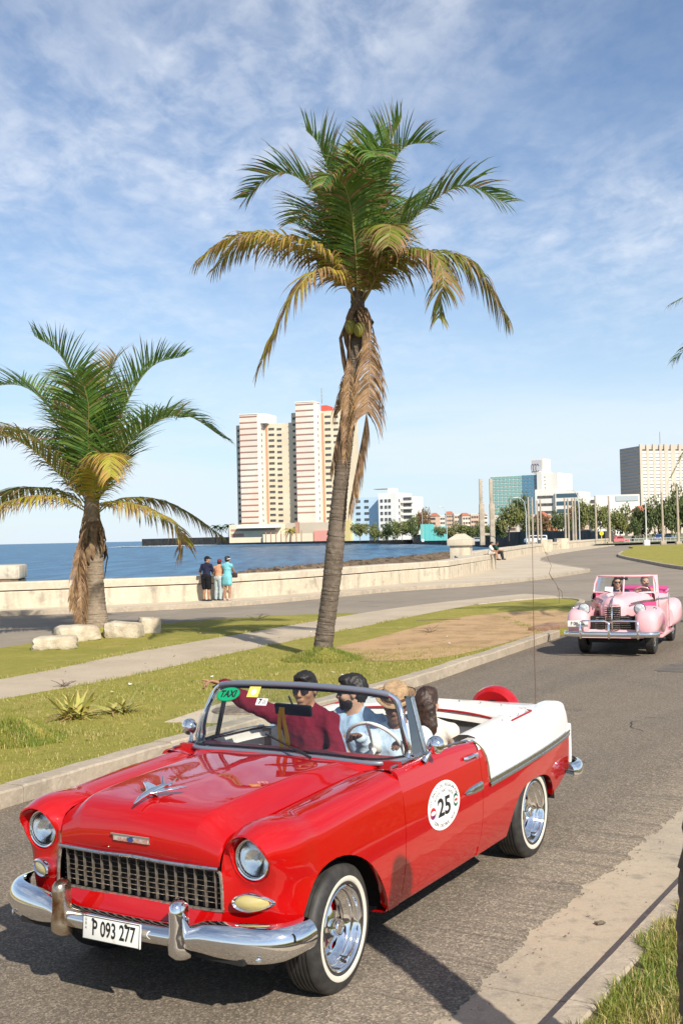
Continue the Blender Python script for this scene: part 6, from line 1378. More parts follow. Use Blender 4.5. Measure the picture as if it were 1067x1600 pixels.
small_car(gpos(918, 250), rad(185), carp('paint_silver', (.55, .58, .60)), 'silver car partly hidden by the dark sea wall', 4.4, 1.7, 1.5)
small_car(gpos(836, 255), rad(190), carp('paint_white', (.70, .70, .68)), 'white van parked beyond the distant sea wall', 4.8, 1.8, 1.9, 'van')
small_car(gpos(743, 330), rad(185), carp('paint_grey', (.30, .32, .35)), 'grey car behind the left concrete pylon', 4.4, 1.7, 1.5)
# ================================================================ NEAR GROUND DETAILS
M_lime = mat('limestone', (.56, .49, .37), .9, var=(3, 5, .4, .62), col2=(.40, .33, .23), bump=[(8, .7, .05), (30, .5, .02)])
def stone(loc, d, rz, seed, label):
    r_ = np.random.RandomState(seed); bm = bmesh.new(); bmesh.ops.create_cube(bm, size=1); bmesh.ops.subdivide_edges(bm, edges=bm.edges[:], cuts=4, use_grid_fill=True)
    for v in bm.verts:
        c = v.co * 2; r = (abs(c.x) ** 7 + abs(c.y) ** 7 + abs(c.z) ** 7) ** (1 / 7); v.co = Vector((c.x / r * d[0] / 2, c.y / r * d[1] / 2, c.z / r * d[2] / 2)) * r_.uniform(.93, 1.04); v.co.z += .05 * d[2] * math.sin(c.x * 2 + seed)
    me = bpy.data.meshes.new('limestone_block'); bm.to_mesh(me); bm.free(); me.materials.append(M_lime); me.polygons.foreach_set('use_smooth', np.ones(len(me.polygons), dtype=bool)); me.set_sharp_from_angle(angle=rad(38))
    o = mobj('limestone_block', me, None, (loc[0], loc[1], .10 + d[2] * .42), (0, 0, rz)); tag(o, label, 'stone', 'stone blocks around the short palm')
stone((-6.45, 25.6), (1.0, .6, .32), rad(12), 1, 'low rounded pale stone block, nearest the path of those by the short palm')
stone((-6.45, 27.7), (1.05, .7, .40), rad(30), 2, 'bright slanted stone block touching the left of the short palm')
stone((-5.42, 28.3), (.92, .6, .42), rad(-5), 3, 'squared pale stone block just right of the short palm')
stone((-5.0, 29.6), (.55, .5, .44), rad(20), 4, 'small rough grey stone behind the squared block')
# spiky yellow green plants on the median
M_agave = mat('spiky_leaf', (.36, .36, .08), .5, var=(6, 3, .4, .62), col2=(.44, .34, .11)); M_agave2 = mat('spiky_leaf_dry', (.34, .20, .08), .7)
def blade_mesh(m, l, w, bend):
    rows = []
    for k in range(6):
        f = k / 5; ww = w * (1 - f ** 1.8) + .002; rows.append([(bend * f * f * l, -ww / 2, l * (f - .25 * bend * f * f)), (bend * f * f * l - .012 * (1 - f), 0, l * (f - .25 * bend * f * f)), (bend * f * f * l, ww / 2, l * (f - .25 * bend * f * f))])
    mb = MB(); mb.grid(rows); return mb.mesh('leaf', m, 60)
LB = [blade_mesh(M_agave, .50, .075, .35), blade_mesh(M_agave, .42, .07, .75), blade_mesh(M_agave2, .34, .04, 1.0)]
def spiky(loc, n, seed, label, sc=1.0):
    r_ = np.random.RandomState(seed); t = empty('spiky_plant', loc); tag(t, label, 'plant')
    for k in range(n):
        o = mobj('leaf', LB[0 if k % 5 < 2 else (1 if k % 5 < 4 else 2)], t, (r_.uniform(-.13, .13), r_.uniform(-.10, .10), -.01)); o.rotation_euler = (r_.uniform(-.25, .25), rad(r_.uniform(5, 58)), r_.uniform(0, 6.28)); s = r_.uniform(.7, 1.1) * sc; o.scale = (s, s, s)
spiky((-3.62, 15.35, .115), 52, 3, 'bushy low spiky yellow green plant, the wider of the two on the lawn'); spiky((-3.08, 15.75, .115), 30, 5, 'upright narrow spiky plant right of the bushy one on the lawn', 1.0)
# grass hummocks
def hummock(name, loc, R, h, seed):
    r_ = np.random.RandomState(seed); rows = []
    for i in range(9):
        f = i / 8; rows.append([Vector((loc[0] + R[0] * f * math.cos(a) * (1 + .12 * math.sin(3 * a + seed)), loc[1] + R[1] * f * math.sin(a), .112 + h * (math.cos(f * math.pi) * .5 + .5) * (1 + .25 * math.sin(2 * a + seed)) - .02 * (f == 1))) for a in np.linspace(0, 2 * math.pi, 24, endpoint=False)])
    mb = MB(); mb.grid(rows, closed=True); return mb.obj(name, M_turf, None, 179)
o = hummock('grass_mound', (-3.95, 13.75), (.62, .55), .24, 2); tag(o, kind='structure'); o = hummock('grass_mound', (-.42, 22.1), (.80, .7), .20, 4); tag(o, kind='structure'); o = hummock('grass_mound', (-6.2, 28.9), (1.3, .9), .18, 5); tag(o, kind='structure')
# grass blades
M_gr1 = mat('grass_blade_green', (.17, .24, .030), .6, var=(2.5, 3, .4, .62), col2=(.27, .27, .045)); M_gr2 = mat('grass_blade_dry', (.44, .34, .14), .7); M_gr3 = mat('grass_blade_lawn', (.34, .32, .055), .65, var=(.8, 3, .4, .62), col2=(.25, .27, .045))
leaf_translucent(M_gr1, .3); leaf_translucent(M_gr3, .3)
def blades(name, P, L0, W0, lean, seed, mats, dry, label):
    r_ = np.random.RandomState(seed); n = len(P); P = np.asarray(P); l = L0 * r_.uniform(.5, 1.3, n); a = r_.uniform(0, 6.283, n); ln = lean * r_.uniform(.1, 1.2, n); w = W0 * r_.uniform(.6, 1.2, n); b = r_.uniform(0, 6.283, n)
    dx, dy = np.cos(a) * ln * l, np.sin(a) * ln * l; wx, wy = np.cos(b) * w, np.sin(b) * w
    V = np.empty((n, 5, 3)); V[:, 0] = P + np.stack([-wx, -wy, np.zeros(n)], 1); V[:, 1] = P + np.stack([wx, wy, np.zeros(n)], 1)
    mid = P + np.stack([dx * .35, dy * .35, l * .62], 1); V[:, 2] = mid + np.stack([wx, wy, np.zeros(n)], 1) * .7; V[:, 3] = mid - np.stack([wx, wy, np.zeros(n)], 1) * .7; V[:, 4] = P + np.stack([dx, dy, l * np.sqrt(np.maximum(.1, 1 - ln ** 2 * .6))], 1)
    i0 = np.arange(n) * 5; T = np.concatenate([np.stack([i0, i0 + 1, i0 + 2], 1), np.stack([i0, i0 + 2, i0 + 3], 1), np.stack([i0 + 3, i0 + 2, i0 + 4], 1)]); mi = (r_.uniform(size=n) < (dry if np.isscalar(dry) else dry)).astype(int)
    o = mobj(name, np_mesh(name, V.reshape(-1, 3), T, mats, 179, np.concatenate([mi, mi, mi]))); tag(o, label, 'grass', kind='stuff'); return o
r_ = np.random.RandomState(17); n = 120000; s = r_.uniform(-2.6, 5.0, n); edge_ = .17 + .05 * np.sin(s * 3.1) + .05 * np.sin(s * 7.7 + 1) + .03 * np.sin(s * 19); w = edge_ + np.abs(r_.uniform(0, 1, n)) ** 1.2 * 1.9
clump = np.sin(s * 5.3 + 2 * np.sin(w * 4)) * np.sin(w * 6.1 + 1.3 * np.sin(s * 3)) ; keep = r_.uniform(size=n) < .62 + .4 * clump; s, w, clump = s[keep], w[keep], clump[keep]
P = np.array([(*rp(a, b), verge_z(a, b - .15) - .005) for a, b in zip(s, w)])
dryp = np.clip(.22 + .35 * np.sin(s * 2.3 + 4) * np.sin(w * 3.2 + 2) + .5 * np.exp(-((s + .35) ** 2 / .10 + (w - .72) ** 2 / .06)), 0, .9)
blades('verge_grass', P, .085, .0028, .75, 5, [M_gr1, M_gr2], dryp, 'tufty green and straw coloured grass on the near verge')
n = 150000; yy = r_.uniform(9.5, 24, n); xx = r_.uniform(-7.5, 4.2, n); kx = np.interp(yy, [p[1] for p in gk], [p[0] for p in gk]) - .26; pxn = np.interp(yy, [p[1] for p in pn], [p[0] for p in pn]); ok = (xx < kx) & (xx > pxn) & ~((np.abs(xx + 1.55) < .95) & (np.abs(yy - 15.5) < 1.0)); xx, yy = xx[ok], yy[ok]
cl_ = np.sin(xx * 3.1 + 1.7 * np.sin(yy * 1.3)) * np.sin(yy * 2.3 + np.sin(xx * 2)); k2 = r_.uniform(size=len(xx)) < .6 + .4 * cl_; xx, yy = xx[k2], yy[k2]
zz = np.full(len(xx), .112)
for hx_, hy_, Rx, Ry, hh in ((-3.95, 13.75, .62, .55, .24), (-.42, 22.1, .8, .7, .20)):
    f = np.sqrt(((xx - hx_) / Rx) ** 2 + ((yy - hy_) / Ry) ** 2); zz += np.where(f < 1, hh * (np.cos(np.minimum(f, 1) * np.pi) * .5 + .5), 0)
blades('lawn_grass', np.stack([xx, yy, zz], 1), .040, .0034, .9, 6, [M_gr3, M_gr2], .22, 'short mown yellowish green grass on the median')
P_ = []
for k in range(260):
    y_ = r_.uniform(10.5, 33); i_ = k % 3; ln_ = (gk, pn, pf)[i_]; x_ = np.interp(y_, [q[1] for q in ln_], [q[0] for q in ln_]) + (-.30 if i_ == 0 else (.03 if i_ == 1 else -.03)) + r_.normal(0, .03)
    for _ in range(26): P_.append((x_ + r_.normal(0, .07), y_ + r_.normal(0, .12), .108))
for k in range(150):
    y_ = r_.uniform(11, 23); lo_ = np.interp(y_, [q[1] for q in pn], [q[0] for q in pn]); hi_ = np.interp(y_, [q[1] for q in gk], [q[0] for q in gk]) - .4; x_ = r_.uniform(lo_, hi_); sp_ = r_.uniform(.03, .12)
    for _ in range(30): P_.append((x_ + r_.normal(0, sp_), y_ + r_.normal(0, sp_), .112))
blades('weed_tufts', P_, .062, .0038, .9, 8, [M_gr1, M_gr2], .4, 'uneven weedy tufts along the edges of the lawn')
hn = 5200; a = r_.uniform(0, 6.28, hn); f = np.sqrt(r_.uniform(size=hn))
for hx_, hy_, Rx, Ry, hh, lab in ((-3.95, 13.75, .62, .55, .24, 'longer grass on the hummock at the left edge'), (-.42, 22.1, .8, .7, .20, 'longer grass around the foot of the tall palm')):
    blades('mound_grass', np.stack([hx_ + Rx * f * np.cos(a), hy_ + Ry * f * np.sin(a), .115 + hh * (np.cos(f * np.pi) * .5 + .5)], 1), .075, .004, .6, 7, [M_gr1, M_gr2], .08, lab)
# concrete pad and manhole by the kerb
pad = sheet('concrete_pad', [(-2.35, 14.9), (-1.75, 16.6), (-.35, 16.25), (-.95, 14.6)], .122, M_pave, depth=.05)
M_iron = mat('manhole_iron', (.16, .11, .075), .8, var=(9, 4, .4, .62), col2=(.26, .20, .14), bump=(25, .6, .02))
mb = MB(); mb.lathe([(0, .022), (.18, .024), (.20, .018), (.33, .018), (.36, .024), (.40, .022), (.41, 0)], 36, 0); mh = mb.obj('manhole_cover', M_iron, None, 40, (-1.42, 15.72, .124)); tag(mh, 'round rusty manhole cover on a concrete pad by the kerb', 'manhole cover')
mb = MB(); mb.box((0, 0, .05), (1.5, .55, .10), 0, None, .02); o = mb.obj('drain_slab', mat('rusty_slab', (.22, .11, .06), .9, var=(5, 4, .4, .6), col2=(.30, .19, .12), bump=(14, .6, .03)), None, 30, (5.0, 28.1, .10), (0, 0, rad(62))); tag(o, 'rusty brown drain slab at the end of the median kerb', 'drain cover')
# dry branch on path, sticks, dead stalk
M_dry = mat('dry_wood', (.16, .115, .085), .9)
def twigs(loc, n, l, seed, label, rz=0, name='dry_branch', spread=1.0):
    r_ = np.random.RandomState(seed); mb = MB()
    for k in range(n):
        a = r_.uniform(0, 6.28); e_ = r_.uniform(.1, .9) * spread; d = Vector((math.cos(a), math.sin(a), e_)).normalized(); p = Vector((r_.uniform(-.05, .05), r_.uniform(-.05, .05), .01)); mb.tube([p, p + d * l * .5, p + d * l * r_.uniform(.7, 1.1) + Vector((0, 0, -.02))], [.008, .006, .003], 4)
    o = mb.obj(name, M_dry, None, 60, loc, (0, 0, rz)); tag(o, label, 'branch'); return o
twigs((-4.62, 18.9, .108), 12, .22, 3, 'small dry brown branch lying on the concrete path'); twigs((2.05, 27.6, .125), 9, .30, 5, 'tuft of dry reddish stems on the bare ground'); twigs((-2.5, 33.0, .115), 7, .4, 8, 'pale dry weed stems at the edge of the far road')
mb = MB(); mb.tube([(0, 0, .01), (.5, .05, .02), (1.2, .02, .015)], .018, 5); o = mb.obj('stick', M_dry, None, 60, (2.0, 31.6, .11)); tag(o, 'long dark stick lying across the path edge', 'stick')
st = empty('dead_stalk', (7.05, 37.6, .12)); tag(st, 'tall thin dead flower stalk at the tip of the grass median', 'plant'); mb = MB(); mb.tube([(0, 0, 0), (.02, 0, .35), (-.06, 0, .62), (-.30, 0, 1.0), (-.22, 0, 1.25), (-.42, 0, 1.72), (-.50, 0, 2.0)], [.010, .009, .009, .008, .007, .006, .004], 5); mb.obj('stem', M_dry, st, 60); mb = MB(); mb.tube([(-.05, 0, .55), (.10, 0, .40), (.12, 0, .2)], .010, 4); mb.tube([(-.3, 0, 1.0), (-.18, 0, .78)], .010, 4); mb.tube([(-.42, 0, 1.72), (-.30, .05, 1.6)], .010, 4); mb.obj('side_shoot', M_dry, st, 60)
# litter: dried leaves and paper scraps
mb = MB(); r_ = np.random.RandomState(12); 
for k in range(260):
    y = r_.uniform(12, 30); x = r_.uniform(-6.5, 3.5); kx_ = np.interp(y, [p[1] for p in gk], [p[0] for p in gk]) - .3
    if x > kx_: continue
    s_ = r_.uniform(.012, .035); a = r_.uniform(0, 6.28); mi = 0 if k % 7 else 1; s_ *= 1 + .6 * mi
    mb.add([(x + s_ * math.cos(a + t) * (1 if j % 2 else .6), y + s_ * math.sin(a + t) * (1 if j % 2 else .6), .125 + r_.uniform(.012, .04)) for j, t in enumerate((0, 1.57, 3.14, 4.71))], [(0, 1, 2, 3)], mi)
o = mb.obj('leaf_litter', [mat('dead_leaf', (.33, .22, .12), .9), mat('paper_scrap', (.70, .69, .65), .8)], None, None); tag(o, 'scattered dry leaf and paper bits on the lawn', 'litter', kind='stuff')
mb = MB(); mb.box((0, 0, .012), (.06, .04, .012), 0, Matrix.Rotation(.4, 4, 'Z'), .004); o = mb.obj('tar_lump', M_asphalt, None, 30, (*rp(1.85, -.33), .012)); tag(o, 'small black lump of asphalt lying on the gutter', 'asphalt lump')
# ================================================================ PINK CONVERTIBLE
M_pink = mat('pink_paint', (0.76, 0.42, 0.44), .4, spec=.3, coat=.8, coat_rough=.05, bump=(2.5, .05, .02))
M_mag = mat('magenta_paint', (0.52, 0.06, 0.20), .4, coat=.6)
pk_ = empty('pink_convertible', (5.52, 23.2, 0), rad(247)); tag(pk_, 'pale pink 1940s convertible with upright chrome grille driving behind the red car', 'car')
def loft(stations, n=28, cap=True, half=None):
    """stations: (x, cy, cz, hw, hh, e) superellipse sections"""
    rows = []
    S = crom([Vector((a[0], a[1], a[2])) for a in stations], 4); T = crom([Vector((a[3], a[4], a[5])) for a in stations], 4)
    for p, t in zip(S, T):
        row = []
        for k in range(n):
            a = 2 * math.pi * k / n; c, s = math.cos(a), math.sin(a); e = 2 / max(1.2, t.z)
            row.append(Vector((p.x, p.y + max(.002, t.x) * abs(c) ** e * (1 if c >= 0 else -1), p.z + max(.002, t.y) * abs(s) ** e * (1 if s >= 0 else -1))))
        rows.append(row)
    mb = MB(); mb.grid(rows, closed=True)
    if cap: mb.f.append(list(range(n))); mb.m.append(0); mb.f.append([(len(rows) - 1) * n + k for k in range(n)]); mb.m.append(0)
    return mb
loft([(.50, 0, .84, .10, .20, 2.2), (.46, 0, .82, .18, .28, 2.4), (.36, 0, .80, .26, .34, 2.6), (.0, 0, .82, .36, .345, 2.6), (-.45, 0, .84, .50, .34, 2.8), (-.85, 0, .84, .66, .35, 3.2)]).obj('hood', M_pink, pk_, 50)
for s_ in (1, -1):
    loft([(.82, s_ * .66, .62, .10, .12, 2.4), (.77, s_ * .66, .63, .18, .21, 2.7), (.62, s_ * .665, .66, .225, .26, 2.8), (.30, s_ * .67, .70, .235, .26, 2.8), (.0, s_ * .67, .74, .235, .22, 2.7), (-.30, s_ * .66, .70, .24, .20, 2.5), (-.60, s_ * .67, .58, .21, .22, 2.6), (-.90, s_ * .68, .44, .14, .14, 2.4)]).obj('front_fender', M_pink, pk_, 50)
    loft([(-2.35, s_ * .70, .55, .10, .20, 2.4), (-2.55, s_ * .72, .62, .18, .26, 2.5), (-2.85, s_ * .73, .66, .20, .30, 2.5), (-3.2, s_ * .72, .62, .18, .28, 2.5), (-3.6, s_ * .68, .52, .12, .20, 2.4), (-3.8, s_ * .64, .46, .05, .10, 2.2)]).obj('rear_fender', M_pink, pk_, 50)
    mb = MB(); mb.box((-1.5, s_ * .70, .30), (1.9, .22, .06), 0, None, .02); mb.obj('running_board', M_pink, pk_)
def bodyrow(X, hw, zt, zb=.32): return [Vector((X, -hw * .93, zb)), Vector((X, -hw, .55)), Vector((X, -hw * 1.0, .85)), Vector((X, -hw * .97, zt - .03)), Vector((X, -hw * .93, zt)), Vector((X, -hw * .86, zt)), Vector((X, -hw * .85, zt - .12)), Vector((X, hw * .85, zt - .12)), Vector((X, hw * .86, zt)), Vector((X, hw * .93, zt)), Vector((X, hw * .97, zt - .03)), Vector((X, hw, .85)), Vector((X, hw, .55)), Vector((X, hw * .93, zb))]
mb = MB(); rws = [bodyrow(X, hw, zt) for X, hw, zt in ((-.78, .66, 1.17), (-1.0, .70, 1.16), (-1.5, .74, 1.13), (-2.1, .76, 1.10), (-2.6, .73, 1.09), (-2.9, .66, 1.10))]
mb.grid(rws, 0); body_p = mb.obj('body', M_pink, pk_, 40)
loft([(-2.7, 0, .78, .68, .36, 3.0), (-3.0, 0, .76, .66, .36, 2.8), (-3.4, 0, .70, .56, .32, 2.6), (-3.8, 0, .58, .40, .20, 2.4), (-3.95, 0, .50, .2, .08, 2.2)]).obj('trunk_lid', M_pink, pk_, 50)
for X in (-.95, -2.02):
    mb = MB(); 
    for s_ in (1, -1): mb.tube([(X, s_ * interp([-2.9, -2.1, -1.0, -.78], [.66, .76, .70, .66], X) * 1.003, z) for z in (.36, .55, .85, 1.10)], .004, 4)
    mb.obj('door_gap', M_black, body_p)
for s_ in (1, -1):
    mb = MB(); mb.box((-1.9, s_ * .735, 1.0), (.14, .03, .03), 0, None, .01); mb.obj('door_handle', M_chrome, body_p)
    rows = [[Vector((X, s_ * y, z + h)) for h in (-.022, .022)] for X, y, z in ((.30, .325, 1.02), (.0, .385, 1.03), (-.4, .50, 1.04), (-.85, .672, 1.03))]
    mb = MB(); mb.tube([(r[0] + r[1]) / 2 + Vector((0, s_ * .006, 0)) for r in rows], .022, 6, flat=.6); mb.obj('hood_trim', M_chrome2, pk_, 60)
    mb = MB(); mb.grid([[Vector((X, s_ * (y + .012), z)) for z in (.86, 1.0)] for X, y in ((-.18, .435), (-.45, .522), (-.78, .655))]); mb.obj('magenta_flash', M_mag, pk_, None)
    mb = MB(); mb.tube([(-.80, s_ * .672, 1.05), (-1.4, s_ * .742, 1.03), (-2.2, s_ * .762, 1.01)], .014, 6); mb.obj('belt_trim', M_chrome2, pk_, 60)
    mb = MB(); mb.lathe([(0, .01), (.09, .008), (.10, 0)], 20, 0, Matrix.Translation((-.03, s_ * .905, .66)) @ Matrix.Rotation(rad(-90 * s_), 4, 'X')); mb.obj('magenta_disc', M_mag, pk_, 40)
    hl = empty('headlight', (.62, s_ * .54, .93), parent=pk_); hl.scale = (1.15, 1.15, 1.15); R = Matrix.Rotation(rad(90), 4, 'Y')
    mb = MB(); mb.lathe([(.0, -.22), (.05, -.18), (.09, -.08), (.105, .0), (.10, .02)], 22, 0, R); mb.obj('shell', M_chrome2, hl, 60); mb = MB(); mb.lathe([(0, .045), (.05, .038), (.085, .022), (.094, .012)], 22, 0, R); mb.obj('lens', M_headpink, hl, 60) if False else mb.obj('lens', mat('pale_lens', (.55, .57, .58), .12, coat=1.0, var=(30, 3, .4, .6), col2=(.30, .32, .34)), hl, 60)
    mb = MB(); mb.sphere((.42, s_ * .80, .93), (.05, .035, .035), 10, 6); mb.obj('marker_lamp', M_chrome2, pk_, 60)
# grille
pg = empty('grille', parent=pk_)
mb = MB(); mb.box((.50, 0, .72), (.10, .30, .50)); mb.box((.50, 0, .64), (.12, .86, .28)); mb.obj('grille_backing', M_black, pg)
for k in range(15):
    z = .50 + k * .036; mb = MB(); mb.tube([(.56 + .06 * (1 - (y / .16) ** 2), y, z) for y in np.linspace(-.145, .145, 7)], .010, 5); mb.obj('centre_bar', M_chrome, pg, 60)
for k in range(7):
    z = .53 + k * .038
    for s_ in (1, -1): w = .43 - .012 * k; mb = MB(); mb.tube([(.585, s_ * .17, z), (.57, s_ * .3, z), (.53, s_ * w, z)], .008, 5); mb.obj('side_bar', M_chrome2, pg, 60)
mb = MB(); mb.tube([(.62, 0, .48), (.625, 0, .8), (.60, 0, 1.0), (.50, 0, 1.13), (.2, 0, 1.165), (-.1, 0, 1.175)], [.014, .014, .016, .014, .010, .006], 6); mb.obj('centre_strip', M_chrome, pg, 60)
mb = MB(); mb.tube([(.22, 0, 1.16), (.30, 0, 1.22), (.20, 0, 1.24)], [.012, .016, .006], 6); mb.obj('hood_ornament', M_chrome, pk_, 60)
# valance, bumper
mb = MB(); mb.grid([[Vector((x, y, z)) for y in np.linspace(-.6, .6, 7)] for x, z in ((.56, .52), (.64, .46), (.66, .36))]); mb.obj('valance', M_pink, pk_, 60)
pbm = empty('front_bumper', parent=pk_)
rows = bumper([(.72, .90), (.84, .86), (.93, .70), (.97, .35), (.98, 0), (.97, -.35), (.93, -.70), (.84, -.86), (.72, -.90)], lambda y: .40, lambda y: .51, .035, -1); mb = MB(); mb.grid(rows); mb.obj('bumper_blade', M_chrome, pbm, 60)
for y0, y1 in ((-.58, -.1), (.1, .58)): pass
for y in (-.55, .0, .55): mb = MB(); mb.tube([(1.0, y, .38), (1.03, y, .45), (1.02, y, .62), (.98, y, .70)], [.022, .026, .022, .018], 8); mb.obj('over_rider', M_chrome, pbm, 60)
mb = MB(); mb.tube([(.98, -.55, .70), (.99, -.50, .72), (1.0, -.08, .72), (1.0, 0, .69)], .016, 6); mb.tube([(1.0, 0, .69), (1.0, .08, .72), (.99, .50, .72), (.98, .55, .70)], .016, 6); mb.obj('guard_rail', M_chrome, pbm, 60)
pl = MB(); pl.box((0, 0, 0), (.012, .40, .12), 0, None, .004); plate2 = pl.obj('licence_plate', M_plate, pk_, 30, (.90, -.62, .655)); stick_text('P 086 486', .10, Matrix.Translation((.0085, 0, 0)) @ MF, M_ink, plate2, bold=.002, sx=.68)
# windshield
pw = empty('windshield', parent=pk_)
def pwp(y, v): return Vector((-.80 - .20 * (y / .66) ** 2 - .16 * v, y * (1 - .06 * v), 1.17 + .345 * v))
for s_ in (1, -1): mb = MB(); mb.grid([[pwp(s_ * y, v) for y in np.linspace(.02, .60, 7)] for v in (.04, .35, .65, .94)]); mb.obj('glass_pane', M_glass, pw, 179)
mb = MB(); outl = [pwp(y, 0) for y in np.linspace(-.65, .65, 13)] + [pwp(.66, .5)] + [pwp(y, 1) for y in np.linspace(.62, -.62, 13)] + [pwp(-.66, .5)]; mb.tube(outl + [outl[0]], .022, 8); mb.obj('windshield_frame', M_pink, pw, 60)
for s_ in (1, -1): mb = MB(); mb.grid([[pwp(s_ * .60, v), pwp(s_ * .65, v) + Vector((-.03, 0, 0)), pwp(s_ * .68, v) + Vector((-.10, 0, 0))] for v in np.linspace(-.1, 1.04, 6)]); mb.obj('windshield_pillar', M_pink, pw, 60)
mb = MB(); mb.tube([pwp(0, 0), pwp(0, .5), pwp(0, 1)], .017, 6); mb.obj('centre_post', M_pink, pw, 60)
mb = MB(); mb.add([pwp(-.40, .06) + Vector((.02, 0, 0)), pwp(-.22, .06) + Vector((.02, 0, 0)), pwp(-.22, .36) + Vector((.02, 0, 0)), pwp(-.40, .36) + Vector((.02, 0, 0))], [(0, 1, 2, 3)]); mb.obj('paper_notice', M_stk, pw, None)
for s_ in (1, -1): mb = MB(); mb.tube([pwp(s_ * .2, .0) + Vector((.03, 0, 0)), pwp(s_ * .4, .10) + Vector((.03, 0, 0))], .008, 5); mb.obj('wiper', M_blk, pw)
mb = MB(); mb.box((-.93, 0, 1.46), (.03, .16, .06), 0, None, .012); mb.obj('rear_view_mirror', M_blk, pk_)
# interior
mb = MB(); mb.box((-1.55, 0, .80), (.20, 1.24, .50), 0, Matrix.Translation((-1.55, 0, .8)) @ Matrix.Rotation(rad(-10), 4, 'Y') @ Matrix.Translation((1.55, 0, -.8)), .05); mb.box((-1.32, 0, .62), (.5, 1.24, .16), 0, None, .05); mb.obj('front_seat', M_mag, pk_, 40)
mb = MB(); mb.box((-2.55, 0, .86), (.22, 1.2, .55), 0, None, .06); mb.obj('rear_seat', M_mag, pk_, 40)
mb = MB(); mb.box((-1.0, 0, 1.08), (.16, 1.26, .14), 0, None, .03); mb.obj('dashboard', M_mag, pk_); mb = MB(); mb.box((-1.7, 0, .42), (2.3, 1.3, .04)); mb.obj('floor_pan', M_black, pk_)
mb = MB(); mb.tube([(-2.75, y, 1.13 + .05 * math.cos(y * 2)) for y in np.linspace(-.66, .66, 9)], .07, 8); mb.tube([(-2.7, .66, 1.14), (-2.2, .70, 1.13), (-1.9, .70, 1.12)], .035, 6); mb.obj('folded_top', M_mag, pk_, 60)
mb = MB(); mb.tube([(.19 * math.cos(a), .19 * math.sin(a), 0) for a in np.linspace(0, 6.283, 30)], .012, 6, caps=False); mb.obj('steering_wheel', M_pink, pk_, 60, (-1.22, .34, 1.12), (0, rad(-55), 0))
def pwheel(x, y, s_):
    w = empty('wheel', (x, y, .34), parent=pk_); Mx = Matrix.Rotation(rad(-90) * s_, 4, 'X')
    mb = MB(); mb.lathe([(.20, -.07), (.30, -.09), (.335, -.07), (.34, 0), (.335, .07), (.30, .09), (.20, .07)], 32, 0, Mx); mb.obj('tyre', M_rubber, w, 45)
    mb = MB(); mb.lathe([(.21, .072), (.20, .06), (.15, .05), (.11, .06), (.08, .085), (0, .095)], 28, 0, Mx); mb.obj('wheel_cover', M_chrome, w, 45)
for x, y, s_ in ((0, .66, 1), (0, -.66, -1), (-2.87, .66, 1), (-2.87, -.66, -1)): pwheel(x, y, s_)
mb = MB(); mb.box((-1.4, 0, .34), (3.9, .96, .16)); mb.box((.3, 0, .5), (.3, 1.0, .3)); mb.obj('underbody', M_black, pk_, None)
